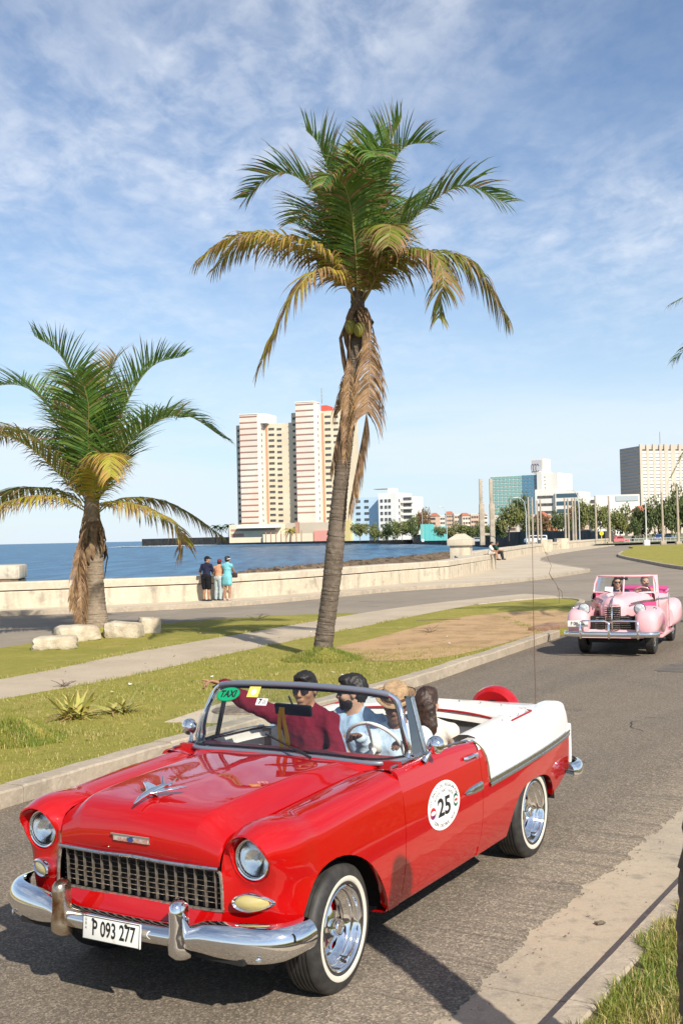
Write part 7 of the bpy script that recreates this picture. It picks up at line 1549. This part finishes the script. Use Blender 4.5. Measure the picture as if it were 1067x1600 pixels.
# ================================================================ PEOPLE (one continuous body mesh each, clothes and hair as children)
def sdf_mesh(prims, res, subs=()):
    """prims: ('c',a,b,ra,rb,k) capsule cone | ('e',c,(rx,ry,rz),R3x3,k) ellipsoid. Smooth union, then surface nets."""
    lo = np.full(3, 1e9); hi = np.full(3, -1e9); bbs = []
    for p in prims:
        if p[0] == 'c': r = max(p[3], p[4]); a, b = np.array(p[1]), np.array(p[2]); l_, h_ = np.minimum(a, b) - r, np.maximum(a, b) + r
        else: r = max(p[2]); l_, h_ = np.array(p[1]) - r, np.array(p[1]) + r
        bbs.append((l_, h_)); lo = np.minimum(lo, l_); hi = np.maximum(hi, h_)
    lo -= res * 3; n = np.ceil((hi - lo) / res).astype(int) + 4; D = np.full(n, .08, np.float32); ax = [lo[i] + np.arange(n[i]) * res for i in range(3)]
    def ev(p, sl):
        X, Y, Z = np.meshgrid(ax[0][sl[0]], ax[1][sl[1]], ax[2][sl[2]], indexing='ij', sparse=True)
        if p[0] == 'c':
            a, b = np.array(p[1]), np.array(p[2]); d = b - a; L2 = max(1e-9, d @ d); t = np.clip(((X - a[0]) * d[0] + (Y - a[1]) * d[1] + (Z - a[2]) * d[2]) / L2, 0, 1)
            return np.sqrt((X - a[0] - t * d[0]) ** 2 + (Y - a[1] - t * d[1]) ** 2 + (Z - a[2] - t * d[2]) ** 2) - (p[3] + (p[4] - p[3]) * t)
        c, r, R = np.array(p[1]), np.array(p[2]), np.asarray(p[3]); dx, dy, dz = X - c[0], Y - c[1], Z - c[2]; q = [R[i][0] * dx + R[i][1] * dy + R[i][2] * dz for i in range(3)]
        k0 = np.sqrt(sum((q[i] / r[i]) ** 2 for i in range(3))); k1 = np.sqrt(sum((q[i] / r[i] ** 2) ** 2 for i in range(3))) + 1e-9; return k0 * (k0 - 1) / k1
    for p, (l_, h_) in zip(prims, bbs):
        m = .05; i0 = np.maximum(0, ((l_ - m - lo) / res).astype(int)); i1 = np.minimum(n, ((h_ + m - lo) / res).astype(int) + 2); sl = tuple(slice(a, b) for a, b in zip(i0, i1))
        d = ev(p, sl).astype(np.float32); k = p[-1]; A = D[sl]; h = np.clip(.5 + .5 * (d - A) / k, 0, 1); D[sl] = d * (1 - h) + A * h - k * h * (1 - h)
    for p in subs:
        D = np.maximum(D, -ev(p, (slice(None),) * 3).astype(np.float32))
    S = D < 0; c = [slice(0, -1), slice(1, None)]
    cnt = np.zeros(np.array(n) - 1, np.float32); acc = np.zeros((*(np.array(n) - 1), 3), np.float32)
    for axis in range(3):
        for a in (0, 1):
            for b in (0, 1):
                s0 = [None] * 3; s1 = [None] * 3; o = [i for i in range(3) if i != axis]; s0[axis], s1[axis] = c[0], c[1]; s0[o[0]] = s1[o[0]] = c[a]; s0[o[1]] = s1[o[1]] = c[b]
                A, B = D[tuple(s0)], D[tuple(s1)]; x = (A < 0) != (B < 0); t = np.where(x, A / np.where(np.abs(A - B) < 1e-12, 1, A - B), 0); cnt += x
                off = [0, 0, 0]; off[o[0]] = a; off[o[1]] = b
                for i in range(3): acc[..., i] += np.where(x, t if i == axis else off[i], 0)
    act = cnt > 0; idx = np.full(act.shape, -1, np.int64); idx[act] = np.arange(act.sum()); ii = np.argwhere(act); V = lo + (ii + acc[act] / cnt[act][:, None]) * res
    Q = []
    for axis in range(3):
        o = [i for i in range(3) if i != axis]; s0 = [slice(1, -1)] * 3; s1 = [slice(1, -1)] * 3; s0[axis] = slice(0, -1); s1[axis] = slice(1, None)
        A, B = S[tuple(s0)], S[tuple(s1)]; x = np.argwhere(A != B); base = x.copy(); base[:, o[0]] += 1; base[:, o[1]] += 1; sgn = A[A != B]
        def g(a, b): q = base.copy(); q[:, o[0]] -= a; q[:, o[1]] -= b; q[:, axis] = np.minimum(q[:, axis], np.array(act.shape)[axis] - 1); return idx[q[:, 0], q[:, 1], q[:, 2]]
        quad = np.stack([g(1, 1), g(0, 1), g(0, 0), g(1, 0)], 1); fl = sgn if axis != 1 else ~sgn; quad[~fl] = quad[~fl][:, ::-1]; Q.append(quad)
    Q = np.concatenate(Q); Q = Q[(Q >= 0).all(1)]; return V, Q
def smooth_np(V, Q, it=2):
    for _ in range(it):
        acc = np.zeros_like(V); cnt = np.zeros(len(V))
        for i in range(4): np.add.at(acc, Q[:, i], V[Q[:, (i + 1) % 4]]); np.add.at(cnt, Q[:, i], 1); np.add.at(acc, Q[:, (i + 1) % 4], V[Q[:, i]]); np.add.at(cnt, Q[:, (i + 1) % 4], 1)
        V = V * .5 + .5 * acc / np.maximum(1, cnt)[:, None]
    return V
def fold_noise(V, amp, fr, seed):
    r_ = np.random.RandomState(seed); d = np.zeros(len(V))
    for k in range(7):
        w = r_.normal(size=3); w /= np.linalg.norm(w); w[2] *= .55; f = fr * r_.uniform(.6, 1.7); ph = r_.uniform(0, 6.28); u = V @ w * f + ph + 1.3 * np.sin(V @ r_.normal(size=3) * fr * .35); d += (1 - 2 * np.abs(np.sin(u))) * r_.uniform(.5, 1)
    return amp * d / 3
def vnormals(V, Q):
    n = np.cross(V[Q[:, 2]] - V[Q[:, 0]], V[Q[:, 3]] - V[Q[:, 1]]); N = np.zeros_like(V)
    for i in range(4): np.add.at(N, Q[:, i], n)
    return N / np.maximum(1e-9, np.linalg.norm(N, axis=1))[:, None]
FOLD = {'shirt': (.012, 24), 'top': (.006, 28), 'dress': (.006, 20), 'trousers': (.007, 22), 'shorts': (.007, 22), 'hair': (.006, 85), 'beard': (.003, 120)}
def sdf_obj(name, prims, res, m, parent, subs=(), it=1):
    V, Q = sdf_mesh(prims, res, subs); V = smooth_np(V, Q, it)
    if name in FOLD:
        N = vnormals(V, Q); c = V.mean(0); N *= np.sign(((V - c) * N).sum()); V = V + N * fold_noise(V, *FOLD[name], len(V) % 97)[:, None]
    if True:   return mobj(name, np_mesh(name, V, Q, m, 179), parent)
def skin(n, c): return mat('skin_' + n, c, .55, spec=.35, var=(25, 4, .4, .65), col2=tuple(x * .86 for x in c), sss=.08)
def cloth(n, c, v=.8): return mat('cloth_' + n, c, .9, spec=.15, var=(14, 4, .42, .66), col2=tuple(x * v for x in c), bump=[(18, .5, .02), (140, .3, .002)])
SK_L = skin('light', (.52, .31, .21)); SK_M = skin('tan', (.36, .19, .11)); SK_D = skin('brown', (.20, .10, .06)); HAIR = mat('hair_black', (.012, .010, .009), .55, bump=(90, .6, .004)); HAIRB = mat('hair_brown', (.022, .011, .007), .5, var=(20, 4, .4, .65), col2=(.06, .028, .015), bump=(80, .7, .004)); HAIRG = mat('hair_grey', (.16, .15, .14), .6, bump=(90, .6, .004)); SHOE = mat('shoe_dark', (.02, .02, .022), .6)
class Person:
    """o: hip point; f: facing angle about Z (0 = +X); lean in rad (forward)."""
    def __init__(s, label, o, ang, parent_loc=None, sitting=True, lean=0.0, scale=1.0, head_yaw=0.0, head_pitch=0.0, base=None):
        s.root = empty('person', base or (o[0], o[1], 0)); tag(s.root, label, 'person'); s.b = Vector(s.root.location); s.sc = scale
        s.F = Vector((math.cos(ang), math.sin(ang), 0)); s.L = Vector((-s.F.y, s.F.x, 0)); s.U = Vector((0, 0, 1)); s.o = Vector(o) - s.b; s.sit = sitting
        s.TU = (s.U * math.cos(lean) + s.F * math.sin(lean)); s.TF = (s.F * math.cos(lean) - s.U * math.sin(lean)); k = scale
        s.j = {}
        P = lambda f, l, u: s.o + (s.TF * f + s.L * l + s.TU * u) * k
        s.P = P
        s.j.update(pel=P(0, 0, .02), bel=P(.01, 0, .16), che=P(0, 0, .34), nek=P(-.01, 0, .50), sh={1: P(-.01, .185, .44), -1: P(-.01, -.185, .44)}, hp={1: P(0, .095, .0), -1: P(0, -.095, .0)})
        hf = (s.F * math.cos(head_yaw) + s.L * math.sin(head_yaw)); s.HF = (hf * math.cos(head_pitch) + s.U * math.sin(head_pitch)).normalized(); s.HL = s.U.cross(s.HF).normalized(); s.HU = s.HF.cross(s.HL)
        s.hc = P(.02, 0, .665)
        if sitting:
            s.j['kn'] = {i: s.o + (s.F * .44 + s.L * .13 * i + s.U * .06) * k for i in (1, -1)}; s.j['an'] = {i: s.o + (s.F * .52 + s.L * .13 * i - s.U * .34) * k for i in (1, -1)}
        else:
            s.j['kn'] = {i: s.o + (s.F * .02 + s.L * .10 * i - s.U * .42) * k for i in (1, -1)}; s.j['an'] = {i: s.o + (-s.F * .02 + s.L * .11 * i - s.U * .83) * k for i in (1, -1)}
        s.j['el'] = {i: s.j['sh'][i] + (s.F * .04 + s.L * .06 * i - s.U * .27) * k for i in (1, -1)}; s.j['wr'] = {i: s.j['el'][i] + (s.F * .20 + s.U * -.10) * k for i in (1, -1)}; s.hd = {}
        s.point = None; s.curl = {1: .9, -1: .9}; s.palmn = {}
    def loc(s, w): return Vector(w) - s.b
    def H(s, f, l, u): return s.hc + (s.HF * f + s.HL * l + s.HU * u) * s.sc
    def HR(s): return [list(s.HF), list(s.HL), list(s.HU)]
    def TR(s): return [list(s.TF), list(s.L), list(s.TU)]
    def torso(s, inf=0.0, k=.035):
        j, c, T = s.j, s.sc, s.TR()
        return [('e', j['pel'], ((.115 + inf) * c, (.165 + inf) * c, (.125 + inf) * c), T, k), ('e', j['bel'], ((.105 + inf) * c, (.15 + inf) * c, (.15 + inf) * c), T, k), ('e', j['che'], ((.11 + inf) * c, (.168 + inf) * c, (.17 + inf) * c), T, k), ('c', j['sh'][1], j['sh'][-1], (.062 + inf) * c, (.062 + inf) * c, k), ('c', s.P(-.01, .10, .47), s.P(-.01, 0, .53), (.05 + inf) * c, (.048 + inf) * c, k), ('c', s.P(-.01, -.10, .47), s.P(-.01, 0, .53), (.05 + inf) * c, (.048 + inf) * c, k)]
    def arms(s, inf=0.0, fore=True, up=1.0):
        c = s.sc; out = []
        for i in (1, -1):
            a, e, w = s.j['sh'][i], s.j['el'][i], s.j['wr'][i]; e2 = a.lerp(e, up); out.append(('c', a, e2, (.052 + inf) * c, (.043 + inf) * c, .02))
            if fore: out.append(('c', e, e.lerp(w, .35), (.042 + inf) * c, (.041 + inf) * c, .02)); out.append(('c', e.lerp(w, .35), w, (.041 + inf) * c, (.028 + inf) * c, .02))
        return out
    def legs(s, inf=0.0, calf=True, up=1.0):
        c = s.sc; out = []
        for i in (1, -1):
            h, kn, an = s.j['hp'][i], s.j['kn'][i], s.j['an'][i]; k2 = h.lerp(kn, up); out.append(('c', h, k2, (.088 + inf) * c, ((.088 + (.058 - .088) * up) + inf) * c, .03))
            if calf: out += [('c', kn, kn.lerp(an, .35), (.058 + inf) * c, (.056 + inf) * c, .02), ('c', kn.lerp(an, .35), an, (.056 + inf) * c, (.038 + inf) * c, .02)]
        return out
    def hand(s, i):
        c = s.sc; w, e = s.j['wr'][i], s.j['el'][i]; d = s.hd.get(i) or (w - e).normalized(); d = Vector(d).normalized(); nrm = Vector(s.palmn.get(i, -s.U)); nrm = (nrm - d * nrm.dot(d)).normalized(); lat = d.cross(nrm).normalized()   # palm faces nrm
        out = [('e', w + d * .050 * c, (.048 * c, .040 * c, .016 * c), [list(d), list(lat), list(nrm)], .012)]
        tl = s.thumbside.get(i, 1) if hasattr(s, 'thumbside') else 1; lat = lat * tl
        for f in range(4):
            b = w + d * (.088 + (.004, .008, .005, -.004)[f]) * c + lat * (.030 - .020 * f) * c; l = (.070, .078, .072, .056)[f] * c; cu = s.curl[i]
            if s.point == i and f == 0: cu = .06
            p = b; dd = d.copy(); r = (.0098, .0100, .0096, .0086)[f] * c
            for sgm, fr in enumerate((.44, .30, .26)):
                dd = (dd * math.cos(cu * (.75, 1.0, .8)[sgm]) + nrm * math.sin(cu * (.75, 1.0, .8)[sgm])).normalized(); nrm2 = nrm; q = p + dd * l * fr; out.append(('c', p, q, r, r * .93, .005)); p = q; r *= .93
        tb = w + d * .022 * c + lat * .030 * c; td = (d * .55 + lat * .75 + nrm * .35).normalized(); tm = tb + td * .042 * c; te = tm + (d * .85 + lat * .25 + nrm * .5).normalized() * .034 * c; out += [('c', tb, tm, .014 * c, .0115 * c, .008), ('c', tm, te, .0115 * c, .009 * c, .006)]
        return out
    def head(s):
        c, R = s.sc, s.HR(); H = s.H; m = lambda *r: tuple(x * c for x in r)
        out = [('e', H(-.004, 0, .020), m(.098, .077, .102), R, .02), ('e', H(.028, 0, -.050), m(.070, .058, .076), R, .02), ('e', H(.066, 0, -.100), m(.026, .030, .022), R, .016), ('c', H(.090, 0, .008), H(.113, 0, -.030), .009 * c, .014 * c, .010), ('c', H(.105, .010, -.036), H(.105, -.010, -.036), .010 * c, .010 * c, .006), ('c', H(.083, .040, .022), H(.083, -.040, .022), .013 * c, .013 * c, .012), ('c', H(.097, .018, -.064), H(.097, -.018, -.064), .008 * c, .008 * c, .006), ('c', H(.094, .015, -.074), H(.094, -.015, -.074), .009 * c, .009 * c, .006), ('e', H(.062, .045, -.028), m(.028, .022, .024), R, .02), ('e', H(.062, -.045, -.028), m(.028, .022, .024), R, .02)]
        for i in (1, -1): out.append(('e', H(-.006, .079 * i, -.012), m(.020, .010, .032), R, .008))
        out.append(('c', s.j['nek'], s.hc - s.HU * .07 * c - s.HF * .02 * c, .060 * c, .055 * c, .025)); return out
    def sockets(s): c = s.sc; return [('e', s.H(.104, .033 * i, .002), (.016 * c, .018 * c, .011 * c), s.HR(), .005) for i in (1, -1)]
    def body(s, m, res=.012, hands=True, feet=True):
        pr = s.torso() + s.arms() + s.legs() + s.head()
        if hands: pr += s.hand(1) + s.hand(-1)
        else: pr += [('e', s.j['wr'][i] + (s.j['wr'][i] - s.j['el'][i]).normalized() * .06 * s.sc, (.05 * s.sc,) * 3, s.TR(), .02) for i in (1, -1)]
        if feet:
            for i in (1, -1): a = s.j['an'][i]; pr += [('c', a - s.U * .035 * s.sc - s.F * .03 * s.sc, a + (s.F * .15 - s.U * .055) * s.sc, .038 * s.sc, .028 * s.sc, .02)]
        s.bodyo = sdf_obj('body', pr, res, m, s.root, s.sockets() if res < .011 else (), 1); return s
    def shirt(s, m, sleeves=.55, long=False, res=.012, inf=.016, hem=0.0, name='shirt'):
        pr = s.torso(inf) + s.arms(inf + .006, long, 1.0 if long else sleeves)
        if hem: pr += [('c', s.j['hp'][i], s.j['hp'][i] - s.U * hem, (.105 + inf) * s.sc, (.105 + inf) * s.sc, .05) for i in (1, -1)] + [('c', s.j['pel'], s.j['pel'] - s.U * hem, .12 * s.sc, .12 * s.sc, .05)]
        sub = [('e', s.P(.03, 0, .60), (.085 * s.sc, .075 * s.sc, .10 * s.sc), s.TR(), 0)]; sdf_obj(name, pr, res, m, s.root, sub, 1); return s
    def pants(s, m, up=1.0, long=True, res=.014, inf=.018, name='trousers'):
        pr = [p for p in s.torso(inf)[:1]] + s.legs(inf + .006, long, up); sdf_obj(name, pr, res, m, s.root, (), 1); return s
    def shoes(s, m=None):
        pr = []
        for i in (1, -1): a = s.j['an'][i]; pr += [('c', a - s.U * .035 * s.sc - s.F * .03 * s.sc, a + (s.F * .16 - s.U * .055) * s.sc, .046 * s.sc, .036 * s.sc, .02), ('c', a, a - s.U * .04, .042 * s.sc, .044 * s.sc, .02)]
        sdf_obj('shoes', pr, .012, m or SHOE, s.root); return s
    def hair(s, m, long=0.0, res=.010, name='hair', bulk=1.0, bun=False):
        c, R, H = s.sc, s.HR(), s.H; pr = [('e', H(-.010, 0, .034), tuple(x * c * bulk for x in (.106, .086, .104)), R, .02), ('e', H(-.045, 0, .0), tuple(x * c * bulk for x in (.070, .080, .095)), R, .02), ('e', H(.045, 0, .092), tuple(x * c for x in (.058, .066, .034)), R, .02)]
        if long:
            for i in (-1, -.4, .4, 1): pr += [('c', H(-.06 - .02 * (1 - abs(i)), .055 * i, .0), H(-.085 + .02 * abs(i), .075 * i, -.14 * long), .05 * c, .048 * c, .03), ('c', H(-.085 + .02 * abs(i), .075 * i, -.14 * long), H(-.07, .07 * i, -.34 * long), .048 * c, .02 * c, .03)]
        if bun: pr.append(('e', H(-.09, 0, .09), (.05 * c,) * 3, R, .02))
        sdf_obj(name, pr, res, m, s.root, [('e', H(.105, 0, -.045), tuple(x * c for x in (.086, .13, .118)), R, 0)], 1); return s
    def beard(s, m, res=.008):
        c, R, H = s.sc, s.HR(), s.H; sdf_obj('beard', [('e', H(.030, 0, -.060), tuple(x * c for x in (.075, .064, .078)), R, .02), ('e', H(.068, 0, -.104), tuple(x * c for x in (.034, .038, .030)), R, .02), ('c', H(.100, .026, -.052), H(.100, -.026, -.052), .008 * c, .008 * c, .008)], res, m, s.root, [('e', H(.07, 0, .018), tuple(x * c for x in (.10, .12, .062)), R, 0), ('e', H(.115, 0, -.069), tuple(x * c for x in (.02, .024, .009)), R, 0)], 1); return s
    def glasses(s, m):
        c, H = s.sc, s.H; mb = MB()
        for i in (1, -1):
            rows = [[H(.112 - .010 * abs(a - .033) / .03 - (.018 if a > .055 else 0), i * a, .004 + b) for a in (.008, .02, .035, .05, .062)] for b in (.019, .012, -.006, -.020)]; mb.grid(rows); mb.grid([[p + (-s.HF) * .006 for p in r] for r in rows]); mb.tube([H(.095, .062 * i, .014), H(.05, .078 * i, .010), H(-.01, .082 * i, .004)], .004, 5)
        mb.tube([H(.114, .010, .012), H(.116, 0, .014), H(.114, -.010, .012)], .004, 5); mb.obj('sunglasses', m, s.root, 60); return s
    def eyes(s):
        for i in (1, -1):
            mb = MB(); mb.sphere(s.H(.086, .033 * i, .001), .0125 * s.sc, 10, 8); mb.obj('eye', mat('eye_dark', (.04, .025, .02), .2), s.root, 60)
        return s
    def cap(s, m, m2=None, brim=True):
        c, R, H = s.sc, s.HR(), s.H; sdf_obj('cap', [('e', H(-.004, 0, .058), tuple(x * c for x in (.108, .09, .088)), R, .01)] + ([('e', H(.115, 0, .052), tuple(x * c for x in (.07, .068, .014)), R, .012)] if brim else []), .010, m, s.root, [('e', H(.02, 0, -.06), tuple(x * c for x in (.2, .2, .105)), R, 0)], 1); return s
    def hat(s, m, tilt=0.0):
        c, H = s.sc, s.H; M = Matrix((s.HF, s.HL, s.HU)).transposed().to_4x4(); M.translation = H(-.01, 0, .055); M = M @ Matrix.Rotation(tilt, 4, 'Y'); mb = MB(); n = 40
        prof = [(.150, .006), (.152, .0), (.135, -.010), (.105, -.006), (.098, .010), (.094, .05), (.086, .088), (.070, .100), (.04, .094), (.0, .088)]
        rows = [[(r * 1.08 * math.cos(a), r * .95 * math.sin(a), z + (.035 * math.sin(a) ** 2 if r > .12 else 0)) for a in np.linspace(0, 6.2832, n, endpoint=False)] for r, z in prof]; mb.grid(rows, 0, M, closed=True); h = mb.obj('straw_hat', m, s.root, 60)
        mb = MB(); mb.lathe([(.100, .008), (.099, .030)], n, 0, M @ Matrix.Diagonal((1.08, .95, 1, 1))); mb.obj('hat_band', mat('hat_band', (.10, .05, .03), .8), h, 60); return s
CW = lambda X, Y, Z: Vector((CARX + X * math.cos(CARYAW) - Y * math.sin(CARYAW), CARY + X * math.sin(CARYAW) + Y * math.cos(CARYAW), Z))
CD = lambda X, Y, Z: Vector((X * math.cos(CARYAW) - Y * math.sin(CARYAW), X * math.sin(CARYAW) + Y * math.cos(CARYAW), Z))
# --- front passenger pointing
p = Person('pointing passenger in maroon shirt and dark sunglasses in the red convertible', CW(-1.72, -.40, .70), CARYAW, head_yaw=rad(8), head_pitch=rad(-2), base=tuple(CW(-1.72, -.40, .0)))
p.j['el'][-1] = p.loc(CW(-1.52, -.74, 1.25)); p.j['wr'][-1] = p.loc(CW(-1.38, -.90, 1.415)); p.hd[-1] = CD(.42, -.86, .28); p.palmn[-1] = CD(.25, .1, -1); p.point = -1; p.curl[-1] = 1.05
p.j['el'][1] = p.loc(CW(-1.66, -.12, .92)); p.j['wr'][1] = p.loc(CW(-1.45, -.20, .84)); p.thumbside = {-1: -1, 1: 1}
p.body(SK_M, .0068).shirt(cloth('maroon', (.150, .010, .024)), long=True, res=.009).pants(cloth('grey', (.08, .08, .09))).shoes().hair(HAIR, res=.008).glasses(M_blk)
# --- bearded man in the middle
p = Person('bearded man in light blue t-shirt in the middle of the red car', CW(-1.82, -.06, .685), CARYAW, head_yaw=rad(-62), head_pitch=rad(-3), base=tuple(CW(-1.82, -.06, .0)))
p.j['el'][1] = p.loc(CW(-1.72, .24, .92)); p.j['wr'][1] = p.loc(CW(-1.5, .10, .84)); p.j['el'][-1] = p.loc(CW(-1.8, -.32, .90)); p.j['wr'][-1] = p.loc(CW(-1.6, -.26, .84))
p.body(SK_L, .009).shirt(cloth('lightblue', (.36, .50, .66)), .6, res=.010).pants(cloth('denim', (.06, .09, .16))).shoes().hair(HAIR, res=.009).beard(HAIR).glasses(M_blk)
# --- driver with straw hat
p = Person('driver in pale blue shirt and tan straw hat at the wheel of the red car', CW(-1.78, .31, .61), CARYAW, head_yaw=rad(18), head_pitch=rad(-6), base=tuple(CW(-1.78, .31, .0)))
p.j['el'][-1] = p.loc(CW(-1.58, .17, .98)); p.j['wr'][-1] = p.loc(CW(-1.42, .215, 1.10)); p.hd[-1] = CD(.85, -.15, .35); p.palmn[-1] = CD(.2, .3, -1); p.curl[-1] = .95; p.thumbside = {-1: -1, 1: 1}
p.j['el'][1] = p.loc(CW(-1.62, .70, .93)); p.j['wr'][1] = p.loc(CW(-1.42, .56, 1.07)); p.hd[1] = CD(.85, -.1, .35); p.palmn[1] = CD(.2, -.3, -1)
p.body(SK_D, .009).shirt(cloth('paleblue', (.56, .66, .76)), long=True, res=.010).pants(cloth('khaki', (.22, .18, .12))).shoes().hair(HAIR, res=.009).eyes().hat(mat('straw', (.42, .28, .15), .85, var=(40, 4, .4, .6), col2=(.30, .19, .10), bump=(120, .5, .004)), rad(14))
# --- woman in the back
p = Person('long haired woman in cream sleeveless top on the back seat of the red car', CW(-2.50, .19, .55), CARYAW + rad(200), head_yaw=rad(-25), base=tuple(CW(-2.50, .19, .0)), scale=.95)
p.j['el'][1] = p.loc(CW(-2.2, -.15, .80)); p.j['wr'][1] = p.loc(CW(-2.0, -.12, .98)); p.j['el'][-1] = p.loc(CW(-2.48, .47, .82)); p.j['wr'][-1] = p.loc(CW(-2.6, .53, .94))
p.body(SK_L, .010).shirt(cloth('cream', (.70, .63, .54)), .12, res=.011, name='top').pants(cloth('denim2', (.10, .13, .2))).shoes().hair(HAIRB, long=1.15, res=.010, bulk=1.06).eyes()
# --- three people leaning on the sea wall
def stand(label, x, y, ang, sc, sk, hands=False, **kw): q = Person(label, (x, y, .15 + .90 * sc), ang, sitting=False, scale=sc, base=(x, y, .15), **kw); return q
wa = rad(64)
q = stand('man in navy shirt, black shorts and cap leaning on the sea wall', -5.16, 43.35, wa - .05, 1.0, SK_M, lean=rad(6), head_yaw=rad(-60))
q.j['el'][1] = q.loc((-5.42, 43.50, 1.22)); q.j['wr'][1] = q.loc((-5.40, 43.74, 1.14)); q.j['el'][-1] = q.loc((-4.90, 43.42, 1.22)); q.j['wr'][-1] = q.loc((-4.95, 43.68, 1.18))
q.body(SK_M, .016, False).shirt(cloth('navy', (.022, .024, .05)), .8, res=.016, hem=.02).pants(cloth('black', (.012, .012, .014)), .92, False, name='shorts', inf=.035).shoes().hair(HAIR).cap(cloth('black2', (.014, .014, .016)))
q = stand('woman in tan top, pale jeans and red cap between two others at the sea wall', -4.74, 43.62, wa, .93, SK_L, lean=rad(10), head_yaw=rad(10))
q.body(SK_L, .016, False).shirt(cloth('tantop', (.56, .30, .18)), .2, res=.016, name='top').pants(cloth('palejeans', (.38, .45, .46))).shoes().hair(HAIR).cap(cloth('redcap', (.22, .03, .04)))
q = stand('woman in short turquoise dress with white headband at the sea wall', -4.38, 43.42, wa - .1, .99, SK_M, lean=rad(4), head_yaw=rad(-15))
q.j['el'][-1] = q.loc((-4.12, 43.52, 1.24)); q.j['wr'][-1] = q.loc((-4.10, 43.72, 1.14))
q.body(SK_M, .016, False).shirt(cloth('turquoise', (.20, .52, .56)), .2, res=.016, hem=.22, name='dress').shoes(mat('shoe_pale', (.4, .3, .25), .7)).hair(HAIR, bun=True, bulk=1.1)
mb = MB(); mb.tube([q.H(.105 * math.cos(a) - .005, .09 * math.sin(a), .035 + .02 * math.cos(a)) for a in np.linspace(0, 6.283, 22)], .014, 6, caps=False); mb.obj('headband', M_stk, q.root, 60)
mb = MB(); mb.box((0, 0, 0), (.10, .24, .18), 0, None, .04); hb_ = mb.obj('shoulder_bag', mat('bag_dark', (.05, .025, .02), .6), None, 40, (-4.10, 43.46, 1.10), (0, 0, wa)); tag(hb_, 'small dark bag at the hip of the turquoise dressed woman', 'bag')
# --- two people sitting on the wall end
for lab, x, y, ang, sk, sh, pn_, hd in (('person in white t-shirt and shorts sitting on the end of the sea wall', 9.50, 74.15, rad(-18), SK_M, cloth('whitetee', (.68, .68, .66)), cloth('paleshorts', (.50, .44, .36)), 0), ('person in dark green top and dark trousers sitting beside the white t-shirt person', 9.95, 75.0, rad(-18), SK_D, cloth('darkgreen', (.02, .07, .05)), cloth('darktrousers', (.03, .028, .03)), 1)):
    q = Person(lab, (x, y, 1.17), ang, lean=rad(12), head_pitch=rad(-15), base=(x, y, 1.06)); q.j['wr'][1] = q.j['kn'][1] + Vector((0, 0, .1)); q.j['wr'][-1] = q.j['kn'][-1] + Vector((0, 0, .1)); q.j['el'] = {i: q.j['sh'][i].lerp(q.j['wr'][i], .5) + Vector((0, 0, -.12)) for i in (1, -1)}
    q.body(sk, .018, False).shirt(sh, .6, res=.018).pants(pn_, 1.0 if hd else .8, bool(hd), res=.018).shoes().hair(HAIR, res=.014)
# --- occupants of the pink car
PX, PY, PA = 5.52, 23.2, rad(247); PW = lambda X, Y, Z: Vector((PX + X * math.cos(PA) - Y * math.sin(PA), PY + X * math.sin(PA) + Y * math.cos(PA), Z))
q = Person('passenger with long dark hair, sunglasses and navy top in the pink car', PW(-1.40, -.22, .72), PA, head_yaw=rad(20), base=tuple(PW(-1.40, -.22, 0)), scale=.97); q.body(SK_L, .014, False).shirt(cloth('navy3', (.02, .022, .05)), .7, res=.015).pants(cloth('denim3', (.08, .10, .16)), res=.018).hair(HAIRB, long=.7, res=.012).glasses(M_blk)
q = Person('grey haired driver in coral shirt at the wheel of the pink car', PW(-1.42, .36, .72), PA, head_yaw=rad(25), base=tuple(PW(-1.42, .36, 0)))
q.j['wr'][1] = q.loc(PW(-1.22, .50, 1.13)); q.j['wr'][-1] = q.loc(PW(-1.20, .20, 1.13)); q.j['el'] = {1: q.loc(PW(-1.42, .66, 1.0)), -1: q.loc(PW(-1.38, .08, 1.0))}
q.body(SK_L, .014, False).shirt(cloth('coral', (.58, .20, .16)), .7, res=.015).pants(cloth('grey2', (.12, .12, .13)), res=.018).hair(HAIRG, res=.012).eyes()
# --- scooter rider far away
sp0 = place(988, 834, 215); sc_ = empty('scooter', (sp0.x, sp0.y, 0), rad(250)); tag(sc_, 'small dark motor scooter on the far road', 'scooter')
mb = MB()
mb2 = MB(); mb2.tube([(.27 * math.cos(a), 0, .27 * math.sin(a)) for a in np.linspace(0, 6.283, 18)], .07, 6, caps=False); wm_ = mb2.mesh('wheel', M_tyre2, 60)
for x in (-.6, .6): mobj('wheel', wm_, sc_, (x, 0, .3))
mb.tube([(-.7, 0, .6), (-.2, 0, .72), (.1, 0, .45), (.45, 0, .5), (.55, 0, 1.0)], [.14, .16, .12, .10, .06], 8); mb.tube([(.5, -.3, 1.05), (.52, 0, 1.02), (.5, .3, 1.05)], .03, 6); mb.obj('frame', M_blk, sc_, 60)
q = Person('rider in black on the far motor scooter', (sp0.x + .05, sp0.y + .1, .86), rad(250), base=(sp0.x, sp0.y, .78)); q.body(SK_D, .022, False).shirt(cloth('black5', (.015, .015, .018)), long=True, res=.022).pants(cloth('black6', (.02, .02, .025)), res=.022).hair(HAIR, res=.016)
